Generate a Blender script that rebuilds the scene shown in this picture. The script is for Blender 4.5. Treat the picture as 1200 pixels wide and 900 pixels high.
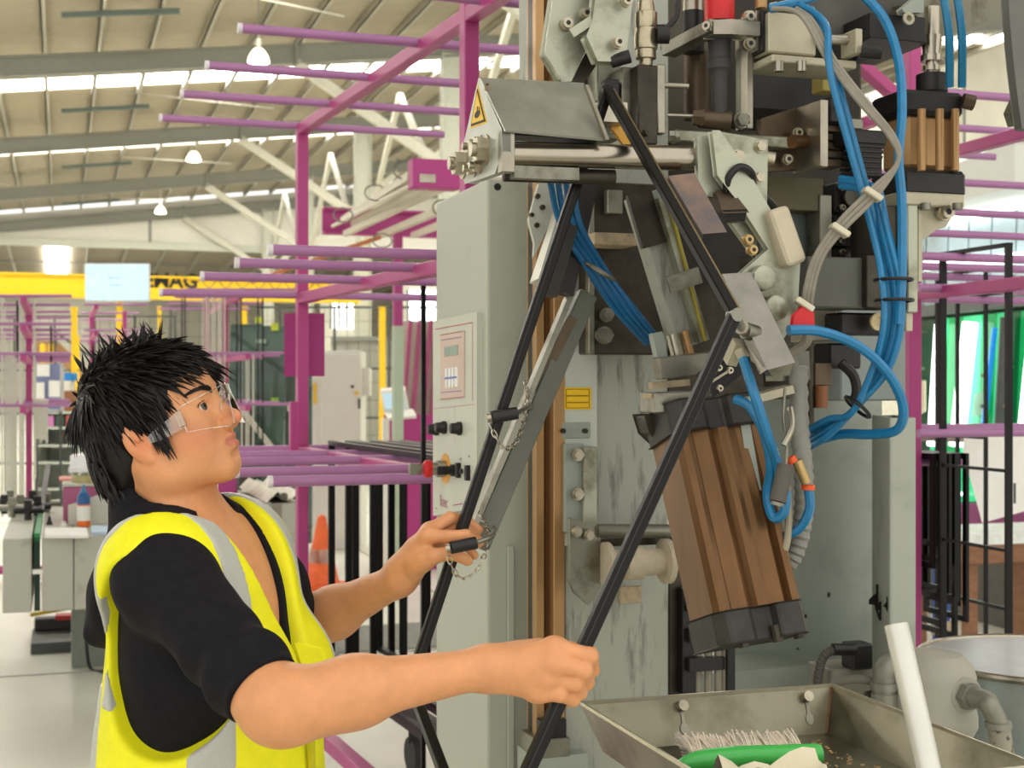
import bpy, bmesh, math, random
import numpy as np
from mathutils import Vector, Matrix, Euler

for o in list(bpy.data.objects): bpy.data.objects.remove(o)
scene = bpy.context.scene
COL = scene.collection
V = Vector
rnd = random.Random(7)

# ------------------------------------------------------------------ camera
FPX = 1600.0; CAMZ = 1.53
cam_d = bpy.data.cameras.new('camera'); cam_d.lens = 48.0; cam_d.sensor_width = 36.0
cam_d.clip_start = 0.05; cam_d.clip_end = 500
cam = bpy.data.objects.new('camera', cam_d); COL.objects.link(cam)
cam.location = (0, 0, CAMZ); cam.rotation_euler = (math.pi/2, 0, 0)
scene.camera = cam
cam_d.dof.use_dof = True; cam_d.dof.focus_distance = 2.15; cam_d.dof.aperture_fstop = 9.0

# ------------------------------------------------------------------ world / light
w = bpy.data.worlds.new('world'); scene.world = w; w.use_nodes = True
bg = w.node_tree.nodes['Background']; bg.inputs['Color'].default_value = (1.0, 0.97, 0.91, 1); bg.inputs['Strength'].default_value = 1.0
scene.view_settings.view_transform = 'Standard'; scene.view_settings.look = 'None'
scene.view_settings.exposure = 0.48; scene.view_settings.gamma = 1.0
scene.view_settings.use_curve_mapping = False
scene.cycles.use_denoising = True
scene.cycles.max_bounces = 8; scene.cycles.diffuse_bounces = 4; scene.cycles.glossy_bounces = 4
scene.cycles.transmission_bounces = 8; scene.cycles.transparent_max_bounces = 16
scene.cycles.sample_clamp_indirect = 6.0; scene.cycles.caustics_reflective = False; scene.cycles.caustics_refractive = False
SKY_E = 11.0     # roof-light panels (daylight through translucent sheets)

# ------------------------------------------------------------------ frames of reference
TH = math.atan2(528.0, 1600.0)                       # the hall's long axis is turned from the view axis
C2 = V((math.cos(TH), math.sin(TH), 0)); D2 = V((-math.sin(TH), math.cos(TH), 0)); UP = V((0, 0, 1))
def P(px, py, Y): return V(((px-600)/FPX*Y, Y, CAMZ-(py-450)/FPX*Y))
def H(u, v, z): return C2*u + D2*v + UP*z
def HV(px, py, v):                                   # point on the hall's cross plane v = const
    q = (px-600)/FPX; Y = v/(q*D2.x + D2.y); return P(px, py, Y)
def PF(px, py, z=0.0):                               # point on a level plane
    Y = (CAMZ-z)*FPX/(py-450); return P(px, py, Y)
def depth_on(A, px):                                 # depth where the cross plane through A meets column px
    v = A.dot(D2); q = (px-600)/FPX; return v/(q*D2.x + D2.y)

# ------------------------------------------------------------------ materials
def lin(c):
    if isinstance(c, str):
        c = c.lstrip('#'); c = [int(c[i:i+2], 16)/255 for i in (0, 2, 4)]
    return tuple(x/12.92 if x <= 0.04045 else ((x+0.055)/1.055)**2.4 for x in c)
MATS = {}
def pm(name, col, rough=0.5, metal=0.0, var=0.12, scale=12.0, bump=0.0, col2=None, thr=None, coat=0.0, spec=0.5,
       emit=None, es=1.0, trans=0.0, sss=0.0, stretch=None, alpha=1.0, ior=1.45):
    if name in MATS: return MATS[name]
    m = bpy.data.materials.new(name); m.use_nodes = True; nt = m.node_tree; N = nt.nodes; L = nt.links
    b = N['Principled BSDF']; c = lin(col)
    b.inputs['Roughness'].default_value = rough; b.inputs['Metallic'].default_value = metal
    b.inputs['Specular IOR Level'].default_value = spec; b.inputs['Coat Weight'].default_value = coat
    b.inputs['Transmission Weight'].default_value = trans; b.inputs['IOR'].default_value = ior
    b.inputs['Alpha'].default_value = alpha
    tc = N.new('ShaderNodeTexCoord'); src = tc.outputs['Object']
    if stretch:
        mp = N.new('ShaderNodeMapping'); mp.inputs['Scale'].default_value = stretch
        L.new(src, mp.inputs['Vector']); src = mp.outputs['Vector']
    nz = N.new('ShaderNodeTexNoise'); nz.inputs['Scale'].default_value = scale; nz.inputs['Detail'].default_value = 5
    nz.inputs['Roughness'].default_value = 0.6
    L.new(src, nz.inputs['Vector'])
    rp = N.new('ShaderNodeValToRGB')
    if col2 is None:
        lo = [max(0, x*(1-var)) for x in c]; hi = [min(1, x*(1+var)) for x in c]
        rp.color_ramp.elements[0].position = 0.3; rp.color_ramp.elements[1].position = 0.7
    else:
        lo = lin(col2); hi = c; t = thr or (0.35, 0.5)
        rp.color_ramp.elements[0].position = t[0]; rp.color_ramp.elements[1].position = t[1]
    rp.color_ramp.elements[0].color = (*lo, 1); rp.color_ramp.elements[1].color = (*hi, 1)
    L.new(nz.outputs['Fac'], rp.inputs['Fac']); L.new(rp.outputs['Color'], b.inputs['Base Color'])
    if bump:
        bp = N.new('ShaderNodeBump'); bp.inputs['Strength'].default_value = bump; bp.inputs['Distance'].default_value = 0.01
        L.new(nz.outputs['Fac'], bp.inputs['Height']); L.new(bp.outputs['Normal'], b.inputs['Normal'])
    if emit is not None:
        b.inputs['Emission Color'].default_value = (*lin(emit), 1); b.inputs['Emission Strength'].default_value = es
    if sss:
        b.inputs['Subsurface Weight'].default_value = sss; b.inputs['Subsurface Radius'].default_value = (0.012, 0.005, 0.002)
        b.inputs['Subsurface Scale'].default_value = 1.0
    MATS[name] = m
    return m

# ------------------------------------------------------------------ object helpers
def put(o, parent=None, label=None, cat=None, group=None, kind=None):
    if o.name not in COL.objects: COL.objects.link(o)
    if parent is not None: o.parent = parent
    if label: o['label'] = label
    if cat: o['category'] = cat
    if group: o['group'] = group
    if kind: o['kind'] = kind
    return o
def wloc(o):                                          # all our parents are pure translations
    p = V((0, 0, 0))
    while o is not None: p += V(o.location); o = o.parent
    return p
def thing(name, loc, label, cat, group=None):
    o = bpy.data.objects.new(name, None); o.empty_display_size = 0.1; o.location = loc
    return put(o, None, label, cat, group)
def frame(d, up=UP):
    d = V(d).normalized(); s = d.cross(up)
    if s.length < 1e-4: s = d.cross(V((1, 0, 0)))
    s.normalize(); return d, s, s.cross(d).normalized()
def catmull(pts, n=8, closed=False):
    pts = [V(p) for p in pts]; out = []; m = len(pts)
    for i in range(m if closed else m-1):
        if closed: a, b, c, d = pts[i-1], pts[i], pts[(i+1) % m], pts[(i+2) % m]
        else: a, b, c, d = pts[max(i-1, 0)], pts[i], pts[i+1], pts[min(i+2, m-1)]
        for k in range(n):
            t = k/n
            out.append(0.5*((2*b)+(c-a)*t+(2*a-5*b+4*c-d)*t*t+(3*b-a-3*c+d)*t**3))
    if not closed: out.append(pts[-1])
    return out

class MB:
    """collects shapes in world coordinates, build() makes ONE mesh object of them"""
    def __init__(s): s.v = []; s.f = []; s.mi = []; s.cur = 0; s.sm = []
    def mat(s, i): s.cur = i; return s
    def add(s, vs, fs, smooth=False):
        o = len(s.v); s.v += [V(x) for x in vs]
        for f in fs: s.f.append([i+o for i in f]); s.mi.append(s.cur); s.sm.append(smooth)
        return s
    def obox(s, o, a, b, c):                           # corner + three edge vectors
        o, a, b, c = V(o), V(a), V(b), V(c)
        vs = [o, o+a, o+a+b, o+b, o+c, o+a+c, o+a+b+c, o+b+c]
        fs = [(0, 3, 2, 1), (4, 5, 6, 7), (0, 1, 5, 4), (1, 2, 6, 5), (2, 3, 7, 6), (3, 0, 4, 7)]
        if a.cross(b).dot(c) < 0: fs = [f[::-1] for f in fs]
        return s.add(vs, fs)
    def cbox(s, ctr, a, b, c):                         # centre + three full edge vectors
        a, b, c = V(a), V(b), V(c); return s.obox(V(ctr)-(a+b+c)/2, a, b, c)
    def bar(s, p0, p1, w, h, up=UP):                   # beam, w across, h along up
        p0, p1 = V(p0), V(p1); d, sd, u = frame(p1-p0, up)
        return s.obox(p0-sd*w/2-u*h/2, p1-p0, sd*w, u*h)
    def hb(s, A, w, h, dep, zdown=True):               # hall box: front-left-top corner A
        A = V(A); return s.obox(A-UP*h, C2*w, D2*dep, UP*h)
    def cyl(s, p0, p1, r0, r1=None, n=16, caps=True):
        p0, p1 = V(p0), V(p1); r1 = r0 if r1 is None else r1
        d, sd, u = frame(p1-p0); vs = []; fs = []
        for p, r in ((p0, r0), (p1, r1)):
            for i in range(n):
                a = 2*math.pi*i/n; vs.append(p+(sd*math.cos(a)+u*math.sin(a))*r)
        s.add(vs, [(i, n+i, n+(i+1) % n, (i+1) % n) for i in range(n)], n > 8)
        if caps:
            s.add(vs, [tuple(range(n)), tuple(range(2*n-1, n-1, -1))])
        return s
    def lathe(s, p0, d, prof, n=20):                   # prof: (distance along d, radius)
        p0 = V(p0); d, sd, u = frame(d); vs = []; fs = []; m = len(prof)
        for t, r in prof:
            for i in range(n):
                a = 2*math.pi*i/n; vs.append(p0+d*t+(sd*math.cos(a)+u*math.sin(a))*r)
        for k in range(m-1):
            for i in range(n): fs.append((k*n+i, (k+1)*n+i, (k+1)*n+(i+1) % n, k*n+(i+1) % n))
        s.add(vs, fs, True)
        if prof[0][1] > 1e-5: s.add(vs[:n], [tuple(range(n))])
        if prof[-1][1] > 1e-5: s.add(vs[-n:], [tuple(range(n-1, -1, -1))])
        return s
    def tube(s, pts, r, n=10, closed=False, taper=None):
        pts = [V(p) for p in pts]; m = len(pts); vs = []; fs = []; u = None
        for i, p in enumerate(pts):
            if closed: t = pts[(i+1) % m]-pts[i-1]
            else: t = pts[min(i+1, m-1)]-pts[max(i-1, 0)]
            t.normalize()
            if u is None: _, sd, u = frame(t)
            else:
                u = u-t*u.dot(t)
                u = u.normalized() if u.length > 1e-6 else frame(t)[2]
                sd = t.cross(u)
            rr = r if taper is None else r*taper(i/(m-1))
            for k in range(n):
                a = 2*math.pi*k/n; vs.append(p+(sd*math.cos(a)+u*math.sin(a))*rr)
        for i in range(m if closed else m-1):
            j = (i+1) % m
            for k in range(n): fs.append((i*n+k, i*n+(k+1) % n, j*n+(k+1) % n, j*n+k))
        s.add(vs, fs, n > 4)
        if not closed: s.add(vs[:n], [tuple(range(n-1, -1, -1))]); s.add(vs[-n:], [tuple(range(n))])
        return s
    def prism(s, poly, ext):                           # planar polygon (3-D points) + extrusion vector
        poly = [V(p) for p in poly]; ext = V(ext); n = len(poly); nn = V((0, 0, 0))
        for i in range(n): nn += poly[i].cross(poly[(i+1) % n])
        if nn.dot(ext) > 0: poly = poly[::-1]
        vs = poly+[p+ext for p in poly]
        return s.add(vs, [tuple(range(n)), tuple(range(2*n-1, n-1, -1))]+[(i, n+i, n+(i+1) % n, (i+1) % n)[::-1] for i in range(n)])
    def sphere(s, c, r, n=12, sc=(1, 1, 1)):
        c = V(c); vs = []; fs = []; m = n//2
        for j in range(m+1):
            th = math.pi*j/m
            for i in range(n):
                a = 2*math.pi*i/n
                vs.append(c+V((math.sin(th)*math.cos(a)*sc[0], math.sin(th)*math.sin(a)*sc[1], math.cos(th)*sc[2]))*r)
        for j in range(m):
            for i in range(n): fs.append((j*n+i, (j+1)*n+i, (j+1)*n+(i+1) % n, j*n+(i+1) % n))
        return s.add(vs, fs, True)
    def hexn(s, p, d, r, h, n=6): return s.cyl(p, V(p)+V(d).normalized()*h, r, r, n)
    def build(s, name, mats, parent=None, bevel=0.0, seg=1, label=None, cat=None, group=None, kind=None, loc=None):
        if not isinstance(mats, (list, tuple)): mats = [mats]
        base = wloc(parent) if parent is not None else V((0, 0, 0))
        l = V(loc)-base if loc is not None else V((0, 0, 0))
        off = base+l
        me = bpy.data.meshes.new(name)
        me.from_pydata([tuple(p-off) for p in s.v], [], s.f)
        for m in mats: me.materials.append(m)
        me.polygons.foreach_set('material_index', s.mi); me.polygons.foreach_set('use_smooth', s.sm)
        if bevel:
            bm = bmesh.new(); bm.from_mesh(me)
            bmesh.ops.remove_doubles(bm, verts=bm.verts, dist=1e-6)
            es = [e for e in bm.edges if len(e.link_faces) == 2 and e.calc_face_angle(0) > 0.6]
            bmesh.ops.bevel(bm, geom=es, offset=bevel, segments=seg, affect='EDGES', profile=0.6, clamp_overlap=True)
            bm.to_mesh(me); bm.free()
        if any(s.sm):
            bm = bmesh.new(); bm.from_mesh(me)
            for e in bm.edges:
                if len(e.link_faces) == 2 and e.calc_face_angle(0) > 0.62: e.smooth = False
            bm.to_mesh(me); bm.free()
        me.update()
        o = bpy.data.objects.new(name, me); o.location = l
        return put(o, parent, label, cat, group, kind)

def text_mesh(name, body, mat, size, loc, xdir, ydir, parent=None, bold=0.0, ext=0.001, align='CENTER', **kw):
    cu = bpy.data.curves.new(name, 'FONT'); cu.body = body; cu.size = size; cu.extrude = ext; cu.offset = bold
    cu.align_x = align; cu.align_y = 'CENTER'; cu.resolution_u = 2
    t = bpy.data.objects.new(name+'_tmp', cu); COL.objects.link(t)
    bpy.context.view_layer.update()
    me = bpy.data.meshes.new_from_object(t.evaluated_get(bpy.context.evaluated_depsgraph_get()))
    bpy.data.objects.remove(t); bpy.data.curves.remove(cu)
    x = V(xdir).normalized(); z = x.cross(V(ydir)).normalized(); y = z.cross(x)
    M = Matrix((x, y, z)).transposed().to_4x4()
    base = wloc(parent) if parent is not None else V((0, 0, 0))
    M.translation = V(loc)-base
    me.transform(M); me.materials.clear(); me.materials.append(mat); me.name = name
    return put(bpy.data.objects.new(name, me), parent, **kw)
# ================================================================== THE HALL
floor_m = pm('floor_concrete', '#d9d8cb', rough=0.32, var=0.07, scale=1.3, bump=0.02, spec=0.4)
roof_m = pm('roof_lining', '#a39984', rough=0.7, var=0.12, scale=3.0, stretch=(1, 6, 1))
steel_m = pm('grey_roof_steel', '#8f8f86', rough=0.55, var=0.06)
purlin_m = pm('galvanised_purlin', '#b4b0a2', rough=0.45, metal=0.25, var=0.12)
sky_m = pm('rooflight_sheet', '#ffffff', emit='#fffdf6', es=SKY_E, rough=0.6)
wall_m = pm('pale_wall', '#d3d0c2', rough=0.8, var=0.06, scale=2)

fl = MB(); fl.add([H(-22, -4, 0), H(40, -4, 0), H(40, 76, 0), H(-22, 76, 0), H(-22, -4, -.2), H(40, -4, -.2), H(40, 76, -.2), H(-22, 76, -.2)],
                  [(0, 1, 2, 3), (7, 6, 5, 4), (0, 4, 5, 1), (1, 5, 6, 2), (2, 6, 7, 3), (3, 7, 4, 0)])
FLOOR = fl.build('floor', floor_m, kind='structure', label='pale smooth concrete factory floor', cat='floor')
seam_m = pm('floor_joint_filler', '#8d8a80', rough=0.8)
for k, (a, b) in enumerate([(H(-20, 7.6, .0015), H(30, 7.6, .0015)), (H(2.6, 3, .0015), H(2.6, 60, .0015)), (H(-20, 16, .0015), H(30, 16, .0015))]):
    MB().bar(a, b, .012, .003).build('floor_joint', seam_m, FLOOR)

def zr(u): return 7.53+.12*(u+1.1)
VR = [9.7, 18.65, 27.6, 36.55, 45.5, 54.45]
U0, U1 = -18, 44
rt = 0.62                                              # sheet above rafter centre line
sheet = MB()
def slab(mb, u0, u1, v0, v1, z0, th): 
    vs = [H(u0, v0, zr(u0)+z0), H(u1, v0, zr(u1)+z0), H(u1, v1, zr(u1)+z0), H(u0, v1, zr(u0)+z0)]
    vs += [p+UP*th for p in vs]
    mb.add(vs, [(0, 3, 2, 1), (4, 5, 6, 7), (0, 1, 5, 4), (1, 2, 6, 5), (2, 3, 7, 6), (3, 0, 4, 7)])
SKY = []; vprev = 2.0
for k in range(-1, 4):
    vm = 27.6+8.95*(k-1)+8.95*.53
    slab(sheet, U0, U1, vprev, vm-.62, rt, .08); SKY.append(vm); vprev = vm+.62
slab(sheet, U0, U1, vprev, 54.5, rt, .08)
CEIL = sheet.build('ceiling', roof_m, kind='structure', label='ribbed hall roof of lined sheeting between steel rafters', cat='ceiling')
for vm in SKY:
    m = MB(); slab(m, U0, U1, vm-.62, vm+.62, rt+.03, .03); m.build('skylight', sky_m, CEIL)
k = 0
u = U0+.3
while u < 43:                                          # purlins run down the length of the hall
    z = zr(u)+rt-.16
    m = MB(); m.obox(H(u, 3, z), C2*.03, D2*51.4, UP*.15); m.obox(H(u, 3, z), C2*.09, D2*51.4, UP*.02)
    m.obox(H(u, 3, z+.13), C2*.09, D2*51.4, UP*.02)
    m.build('purlin', purlin_m, CEIL); u += 1.02
for v in VR:                                           # I-section rafters
    m = MB(); du = U1-U0; e = C2*du+UP*(.12*du)
    for (dv, w2, z0, h) in ((-.09, .18, -.2, .03), (-.012, .024, -.2, .4), (-.09, .18, .17, .03)):
        m.obox(H(U0, v+dv, zr(U0)+z0), e, D2*w2, UP*h)
    r = m.build('rafter', steel_m, CEIL)
    for us in (4.5, 10.9, -8.0):
        MB().obox(H(us-.02, v-.11, zr(us)-.24), C2*.05, D2*.22, UP*.5).build('splice_plate', steel_m, r)
    if v > 15:
        m = MB(); m.obox(H(7.55, v-.13, 0), C2*.03, D2*.26, UP*(zr(7.5)-.1)); m.obox(H(7.97, v-.13, 0), C2*.03, D2*.26, UP*(zr(7.9)-.1))
        m.obox(H(7.55, v-.015, 0), C2*.44, D2*.03, UP*(zr(7.5)-.1))
        m.build('column', pm('column_paint', '#c4c5b6', rough=.5, var=.05), CEIL)
        pb = pm('pale_brace', '#c9c6b6', rough=.5, var=.06)
        m = MB(); m.bar(H(4.5, v, zr(4.5)-.2), H(7.6, v, 6.1), .16, .2); m.build('knee_brace', pb, CEIL)
        m = MB(); m.bar(H(10.9, v, zr(10.9)-.2), H(7.95, v, 6.1), .16, .2); m.build('knee_brace', pb, CEIL)
        if v < 50:
            m = MB(); m.bar(H(7.75, v+.2, 5.2), H(7.75, v+4.5, zr(7.7)-.1), .12, .14); m.build('wall_brace', pb, CEIL)
            m = MB(); m.bar(H(7.75, v+8.7, 5.2), H(7.75, v+4.5, zr(7.7)-.1), .12, .14); m.build('wall_brace', pb, CEIL)
for k, v in enumerate(VR[1:-1]):                       # thin rod bracing and purlin struts under the sheets
    m = MB(); m.bar(H(-5, v+1, zr(-5)+.1), H(-1.5, v+8, zr(-1.5)+.12), .03, .03); m.build('brace_rod', purlin_m, CEIL)
    m = MB(); m.bar(H(-1.5, v+1, zr(-1.5)+.1), H(-5, v+8, zr(-5)+.12), .03, .03); m.build('brace_rod', purlin_m, CEIL)
    m = MB(); m.bar(H(1.2, v+3.3, zr(1.2)+.1), H(5, v+6.5, zr(5)+.12), .03, .03); m.build('brace_rod', purlin_m, CEIL)
    for uu in (-8.2, -4.1, 0.0):
        for dv in (2.6, 6.8):
            MB().bar(H(uu, v+dv, zr(uu)+.4), H(uu+2.04, v+dv, zr(uu+2.04)+.4), .06, .1).build('purlin_strut', pm('dark_strut', '#5d6a64', rough=.5), CEIL)

# gable panel above the opening into the lower rear bay, rear bay and back wall
gw = MB(); va = 54.7
ug = -8.0
gw.add([H(ug, va, 6.95), H(U1, va, 6.95), H(U1, va, zr(U1)+.5), H(ug, va, zr(ug)+.5), H(ug, va+.1, 6.95), H(U1, va+.1, 6.95), H(U1, va+.1, zr(U1)+.5), H(ug, va+.1, zr(ug)+.5)],
       [(0, 1, 2, 3), (7, 6, 5, 4), (0, 4, 5, 1), (1, 5, 6, 2), (2, 6, 7, 3), (3, 7, 4, 0)])
GW = gw.build('wall_gable', pm('gable_white', '#dedbd0', rough=.7, var=.04), kind='structure', label='white gable panel above the opening to the rear bay', cat='wall')
MB().obox(H(-9, va-.12, 6.75), C2*(U1+9), D2*.2, UP*.28).build('lintel_beam', pm('column_paint', '#c4c5b6'), GW)
MB().obox(H(3.2, va-.05, 6.95), C2*.12, D2*.06, UP*1.2).build('cover_strip', steel_m, GW)
rb = MB(); va += .09; rb.add([H(U0, va, 7.2), H(U1, va, 7.2), H(U1, 76, 6.4), H(U0, 76, 6.4), H(U0, va, 7.3), H(U1, va, 7.3), H(U1, 76, 6.5), H(U0, 76, 6.5)],
                  [(0, 3, 2, 1), (4, 5, 6, 7), (0, 1, 5, 4), (1, 2, 6, 5), (2, 3, 7, 6), (3, 0, 4, 7)])
RB = rb.build('ceiling_rear', roof_m, kind='structure', label='lower sheeted roof of the rear bay', cat='ceiling')
u = -17.0
while u < 20:
    MB().obox(H(u, va+.2, 6.98), C2*.07, D2*21, UP*.2-D2*0).build('purlin', purlin_m, RB) if False else MB().bar(H(u, va+.2, 7.05), H(u, 75.02, 6.31), .06, .22).build('purlin', purlin_m, RB)
    u += 1.5
MB().bar(H(-.2, 57, 6.99), H(-.2, 73, 6.41), .9, .05).build('skylight', sky_m, RB)
MB().bar(H(U0, 62, 6.78), H(12, 62, 6.78), .08, .1).build('purlin_strut', steel_m, RB)
MB().bar(H(U0, 69, 6.5), H(12, 69, 6.5), .08, .1).build('purlin_strut', steel_m, RB)
wb = MB(); wb.obox(H(U0, 75, 0), C2*(U1-U0+6), D2*.2, UP*6.45)
WB = wb.build('wall_back', wall_m, kind='structure', label='pale back wall of the rear bay', cat='wall')

# hanging high-bay lamps
lamp_m = pm('lamp_glass', '#fff6e0', emit='#fff0cf', es=14, rough=.3)
lampb_m = pm('lamp_body', '#c9c4b4', rough=.4, metal=.4)
def highbay(px, py, v, lab):
    p = HV(px, py, v); u = p.dot(C2)
    t = thing('high_bay_lamp', p, lab, 'lamp', 'high bay lamps under the roof')
    MB().lathe(p+UP*.27, -UP, [(0, .02), (.013, .056), (.19, .062), (.22, .08)], 14).build('lamp_housing', lampb_m, t)
    m = MB(); m.lathe(p+UP*.064, -UP, [(-.013, .075), (.04, .125), (.13, .18), (.23, .205)], 18); m.build('reflector', pm('lamp_reflector', '#fff4d8', emit='#fff0d0', es=2.2, rough=.3), t)
    MB().lathe(p-UP*.16, -UP, [(-.013, .186), (.013, .192), (.03, .124), (.035, 0)], 18).build('lens', lamp_m, t)
    MB().cyl(p+UP*.26, V((p.x, p.y, zr(u)+rt+.01)), .012, n=6).build('drop_rod', steel_m, t)
highbay(303, 62, 25.5, 'lit high bay lamp hanging in the first roof bay near the pink rack top')
highbay(227, 181, 38.6, 'lit high bay lamp hanging between the middle rafters')
highbay(188, 244, 51.5, 'lit high bay lamp hanging before the white gable panel')
# ================================================================== THE WORKER (signed-distance modelling, meshed with surface nets)
F32 = np.float32
class SDF:
    def __init__(s, lo, hi, h):
        s.h = h; s.lo = np.array(lo, F32); s.n = np.ceil((np.array(hi)-np.array(lo))/h).astype(int)+1
        s.ax = [s.lo[i]+h*np.arange(s.n[i], dtype=F32) for i in range(3)]
        s.f = np.full(tuple(s.n), 9.0, F32)
    def sub(s, lo, hi):
        sl = []
        for i in range(3):
            a = int(np.floor((lo[i]-s.lo[i])/s.h)); b = int(np.ceil((hi[i]-s.lo[i])/s.h))+1
            a = max(a, 0); b = min(b, int(s.n[i]))
            if b <= a: return None, None
            sl.append(slice(a, b))
        g = [s.ax[0][sl[0]][:, None, None], s.ax[1][sl[1]][None, :, None], s.ax[2][sl[2]][None, None, :]]
        return tuple(sl), g
    def mix(s, sl, d, k, mode):
        a = s.f[sl]
        if mode == 'add':
            if k > 0:
                h = np.clip(.5+.5*(a-d)/k, 0, 1); s.f[sl] = a+(d-a)*h-k*h*(1-h)
            else: s.f[sl] = np.minimum(a, d)
        elif mode == 'cut':
            d = -d
            if k > 0:
                h = np.clip(.5-.5*(a-d)/k, 0, 1); s.f[sl] = a+(d-a)*h+k*h*(1-h)
            else: s.f[sl] = np.maximum(a, d)
    def cap(s, p0, p1, r0, r1=None, k=.01, mode='add', flat=None):
        r1 = r0 if r1 is None else r1
        p0 = np.array(p0, F32); p1 = np.array(p1, F32); R = max(r0, r1)+k+.02
        sl, g = s.sub(np.minimum(p0, p1)-R, np.maximum(p0, p1)+R)
        if sl is None: return s
        d = p1-p0; L2 = float(d@d)+1e-9
        x = [g[i]-p0[i] for i in range(3)]
        t = np.clip((x[0]*d[0]+x[1]*d[1]+x[2]*d[2])/L2, 0, 1)
        q = [x[i]-t*d[i] for i in range(3)]
        if flat is not None:                            # squash along one direction
            fd, fs = np.array(flat[0], F32), flat[1]; fd = fd/np.linalg.norm(fd)
            dt = q[0]*fd[0]+q[1]*fd[1]+q[2]*fd[2]
            q = [q[i]+fd[i]*dt*(1/fs-1) for i in range(3)]
        dist = np.sqrt(q[0]**2+q[1]**2+q[2]**2)-(r0+t*(r1-r0))
        s.mix(sl, dist, k, mode); return s
    def ell(s, c, r, R=None, k=.01, mode='add', infl=0):
        c = np.array(c, F32); r = np.array(r, F32)+infl; m = float(r.max())+k+.02
        sl, g = s.sub(c-m, c+m)
        if sl is None: return s
        x = [g[i]-c[i] for i in range(3)]
        if R is not None: x = [x[0]*R[0][j]+x[1]*R[1][j]+x[2]*R[2][j] for j in range(3)]   # R columns: local axes in world
        k0 = np.sqrt((x[0]/r[0])**2+(x[1]/r[1])**2+(x[2]/r[2])**2)
        k1 = np.sqrt((x[0]/r[0]**2)**2+(x[1]/r[1]**2)**2+(x[2]/r[2]**2)**2)+1e-6
        s.mix(sl, k0*(k0-1)/k1, k, mode); return s
    def fn(s, f, k=0, mode='cut'):
        g = [s.ax[0][:, None, None], s.ax[1][None, :, None], s.ax[2][None, None, :]]
        s.mix((slice(None),)*3, f(*g), k, mode); return s
    def mesh(s):
        f = s.f; inside = f < 0
        n = np.array(f.shape)-1
        cnt = np.zeros(tuple(n), np.int8)
        for dx in (0, 1):
            for dy in (0, 1):
                for dz in (0, 1): cnt += inside[dx:n[0]+dx, dy:n[1]+dy, dz:n[2]+dz]
        act = (cnt > 0) & (cnt < 8)
        idx = np.argwhere(act); vid = np.full(tuple(n), -1, np.int64); vid[act] = np.arange(len(idx))
        acc = np.zeros((len(idx), 3)); w = np.zeros(len(idx)); I, J, K = idx.T
        corners = [(a, b, c) for a in (0, 1) for b in (0, 1) for c in (0, 1)]
        for a in corners:
            for ax in range(3):
                if a[ax]: continue
                b = list(a); b[ax] = 1
                fa = f[I+a[0], J+a[1], K+a[2]]; fb = f[I+b[0], J+b[1], K+b[2]]
                cr = (fa < 0) != (fb < 0)
                t = np.where(cr, fa/(np.where(cr, fa-fb, 1)), 0)
                p = np.array(a, float)[None, :].repeat(len(idx), 0); p[:, ax] += t
                acc += p*cr[:, None]; w += cr
        vv = s.lo+(idx+acc/w[:, None])*s.h
        quads = []
        for ax in range(3):
            o1, o2 = [(1, 2), (2, 0), (0, 1)][ax]
            sl0 = [slice(None)]*3; sl1 = [slice(None)]*3
            sl0[ax] = slice(0, n[ax]); sl1[ax] = slice(1, n[ax]+1)
            A = inside[tuple(sl0)]; B = inside[tuple(sl1)]
            e = np.argwhere(A != B)
            e = e[(e[:, o1] > 0) & (e[:, o2] > 0) & (e[:, o1] < n[o1]) & (e[:, o2] < n[o2])]
            if not len(e): continue
            flip = A[tuple(e.T)]
            def at(d1, d2):
                q = e.copy(); q[:, o1] -= d1; q[:, o2] -= d2; return vid[tuple(q.T)]
            q = np.stack([at(0, 0), at(1, 0), at(1, 1), at(0, 1)], 1)
            q[~flip] = q[~flip][:, ::-1]
            quads.append(q)
        q = np.concatenate(quads); q = q[(q >= 0).all(1)]
        return vv, q
def np_mesh(name, vv, quads, mat, parent=None, base=V((0, 0, 0)), smooth=True, attr=None, **kw):
    me = bpy.data.meshes.new(name)
    vv = np.asarray(vv, np.float32)-np.array(base, np.float32)
    me.vertices.add(len(vv)); me.vertices.foreach_set('co', vv.ravel())
    nq = len(quads); me.loops.add(nq*4); me.loops.foreach_set('vertex_index', np.asarray(quads, np.int32).ravel())
    me.polygons.add(nq); me.polygons.foreach_set('loop_start', np.arange(0, nq*4, 4, dtype=np.int32))
    me.polygons.foreach_set('loop_total', np.full(nq, 4, np.int32))
    me.update(calc_edges=True); me.validate()
    me.polygons.foreach_set('use_smooth', np.full(len(me.polygons), smooth))
    me.materials.append(mat)
    if attr:
        for an, av in attr.items():
            a = me.attributes.new(an, 'FLOAT', 'POINT'); a.data.foreach_set('value', np.asarray(av, np.float32))
    o = bpy.data.objects.new(name, me)
    return put(o, parent, **kw)
def relax(vv, q, it=2, lam=.5):
    e = np.concatenate([q[:, [0, 1]], q[:, [1, 2]], q[:, [2, 3]], q[:, [3, 0]]]); e = np.concatenate([e, e[:, ::-1]])
    for _ in range(it):
        a = np.zeros_like(vv); c = np.bincount(e[:, 0], minlength=len(vv)).astype(float)
        for i in range(3): a[:, i] = np.bincount(e[:, 0], vv[e[:, 1], i], minlength=len(vv))
        vv = vv*(1-lam)+lam*a/np.maximum(c, 1)[:, None]
    return vv

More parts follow.
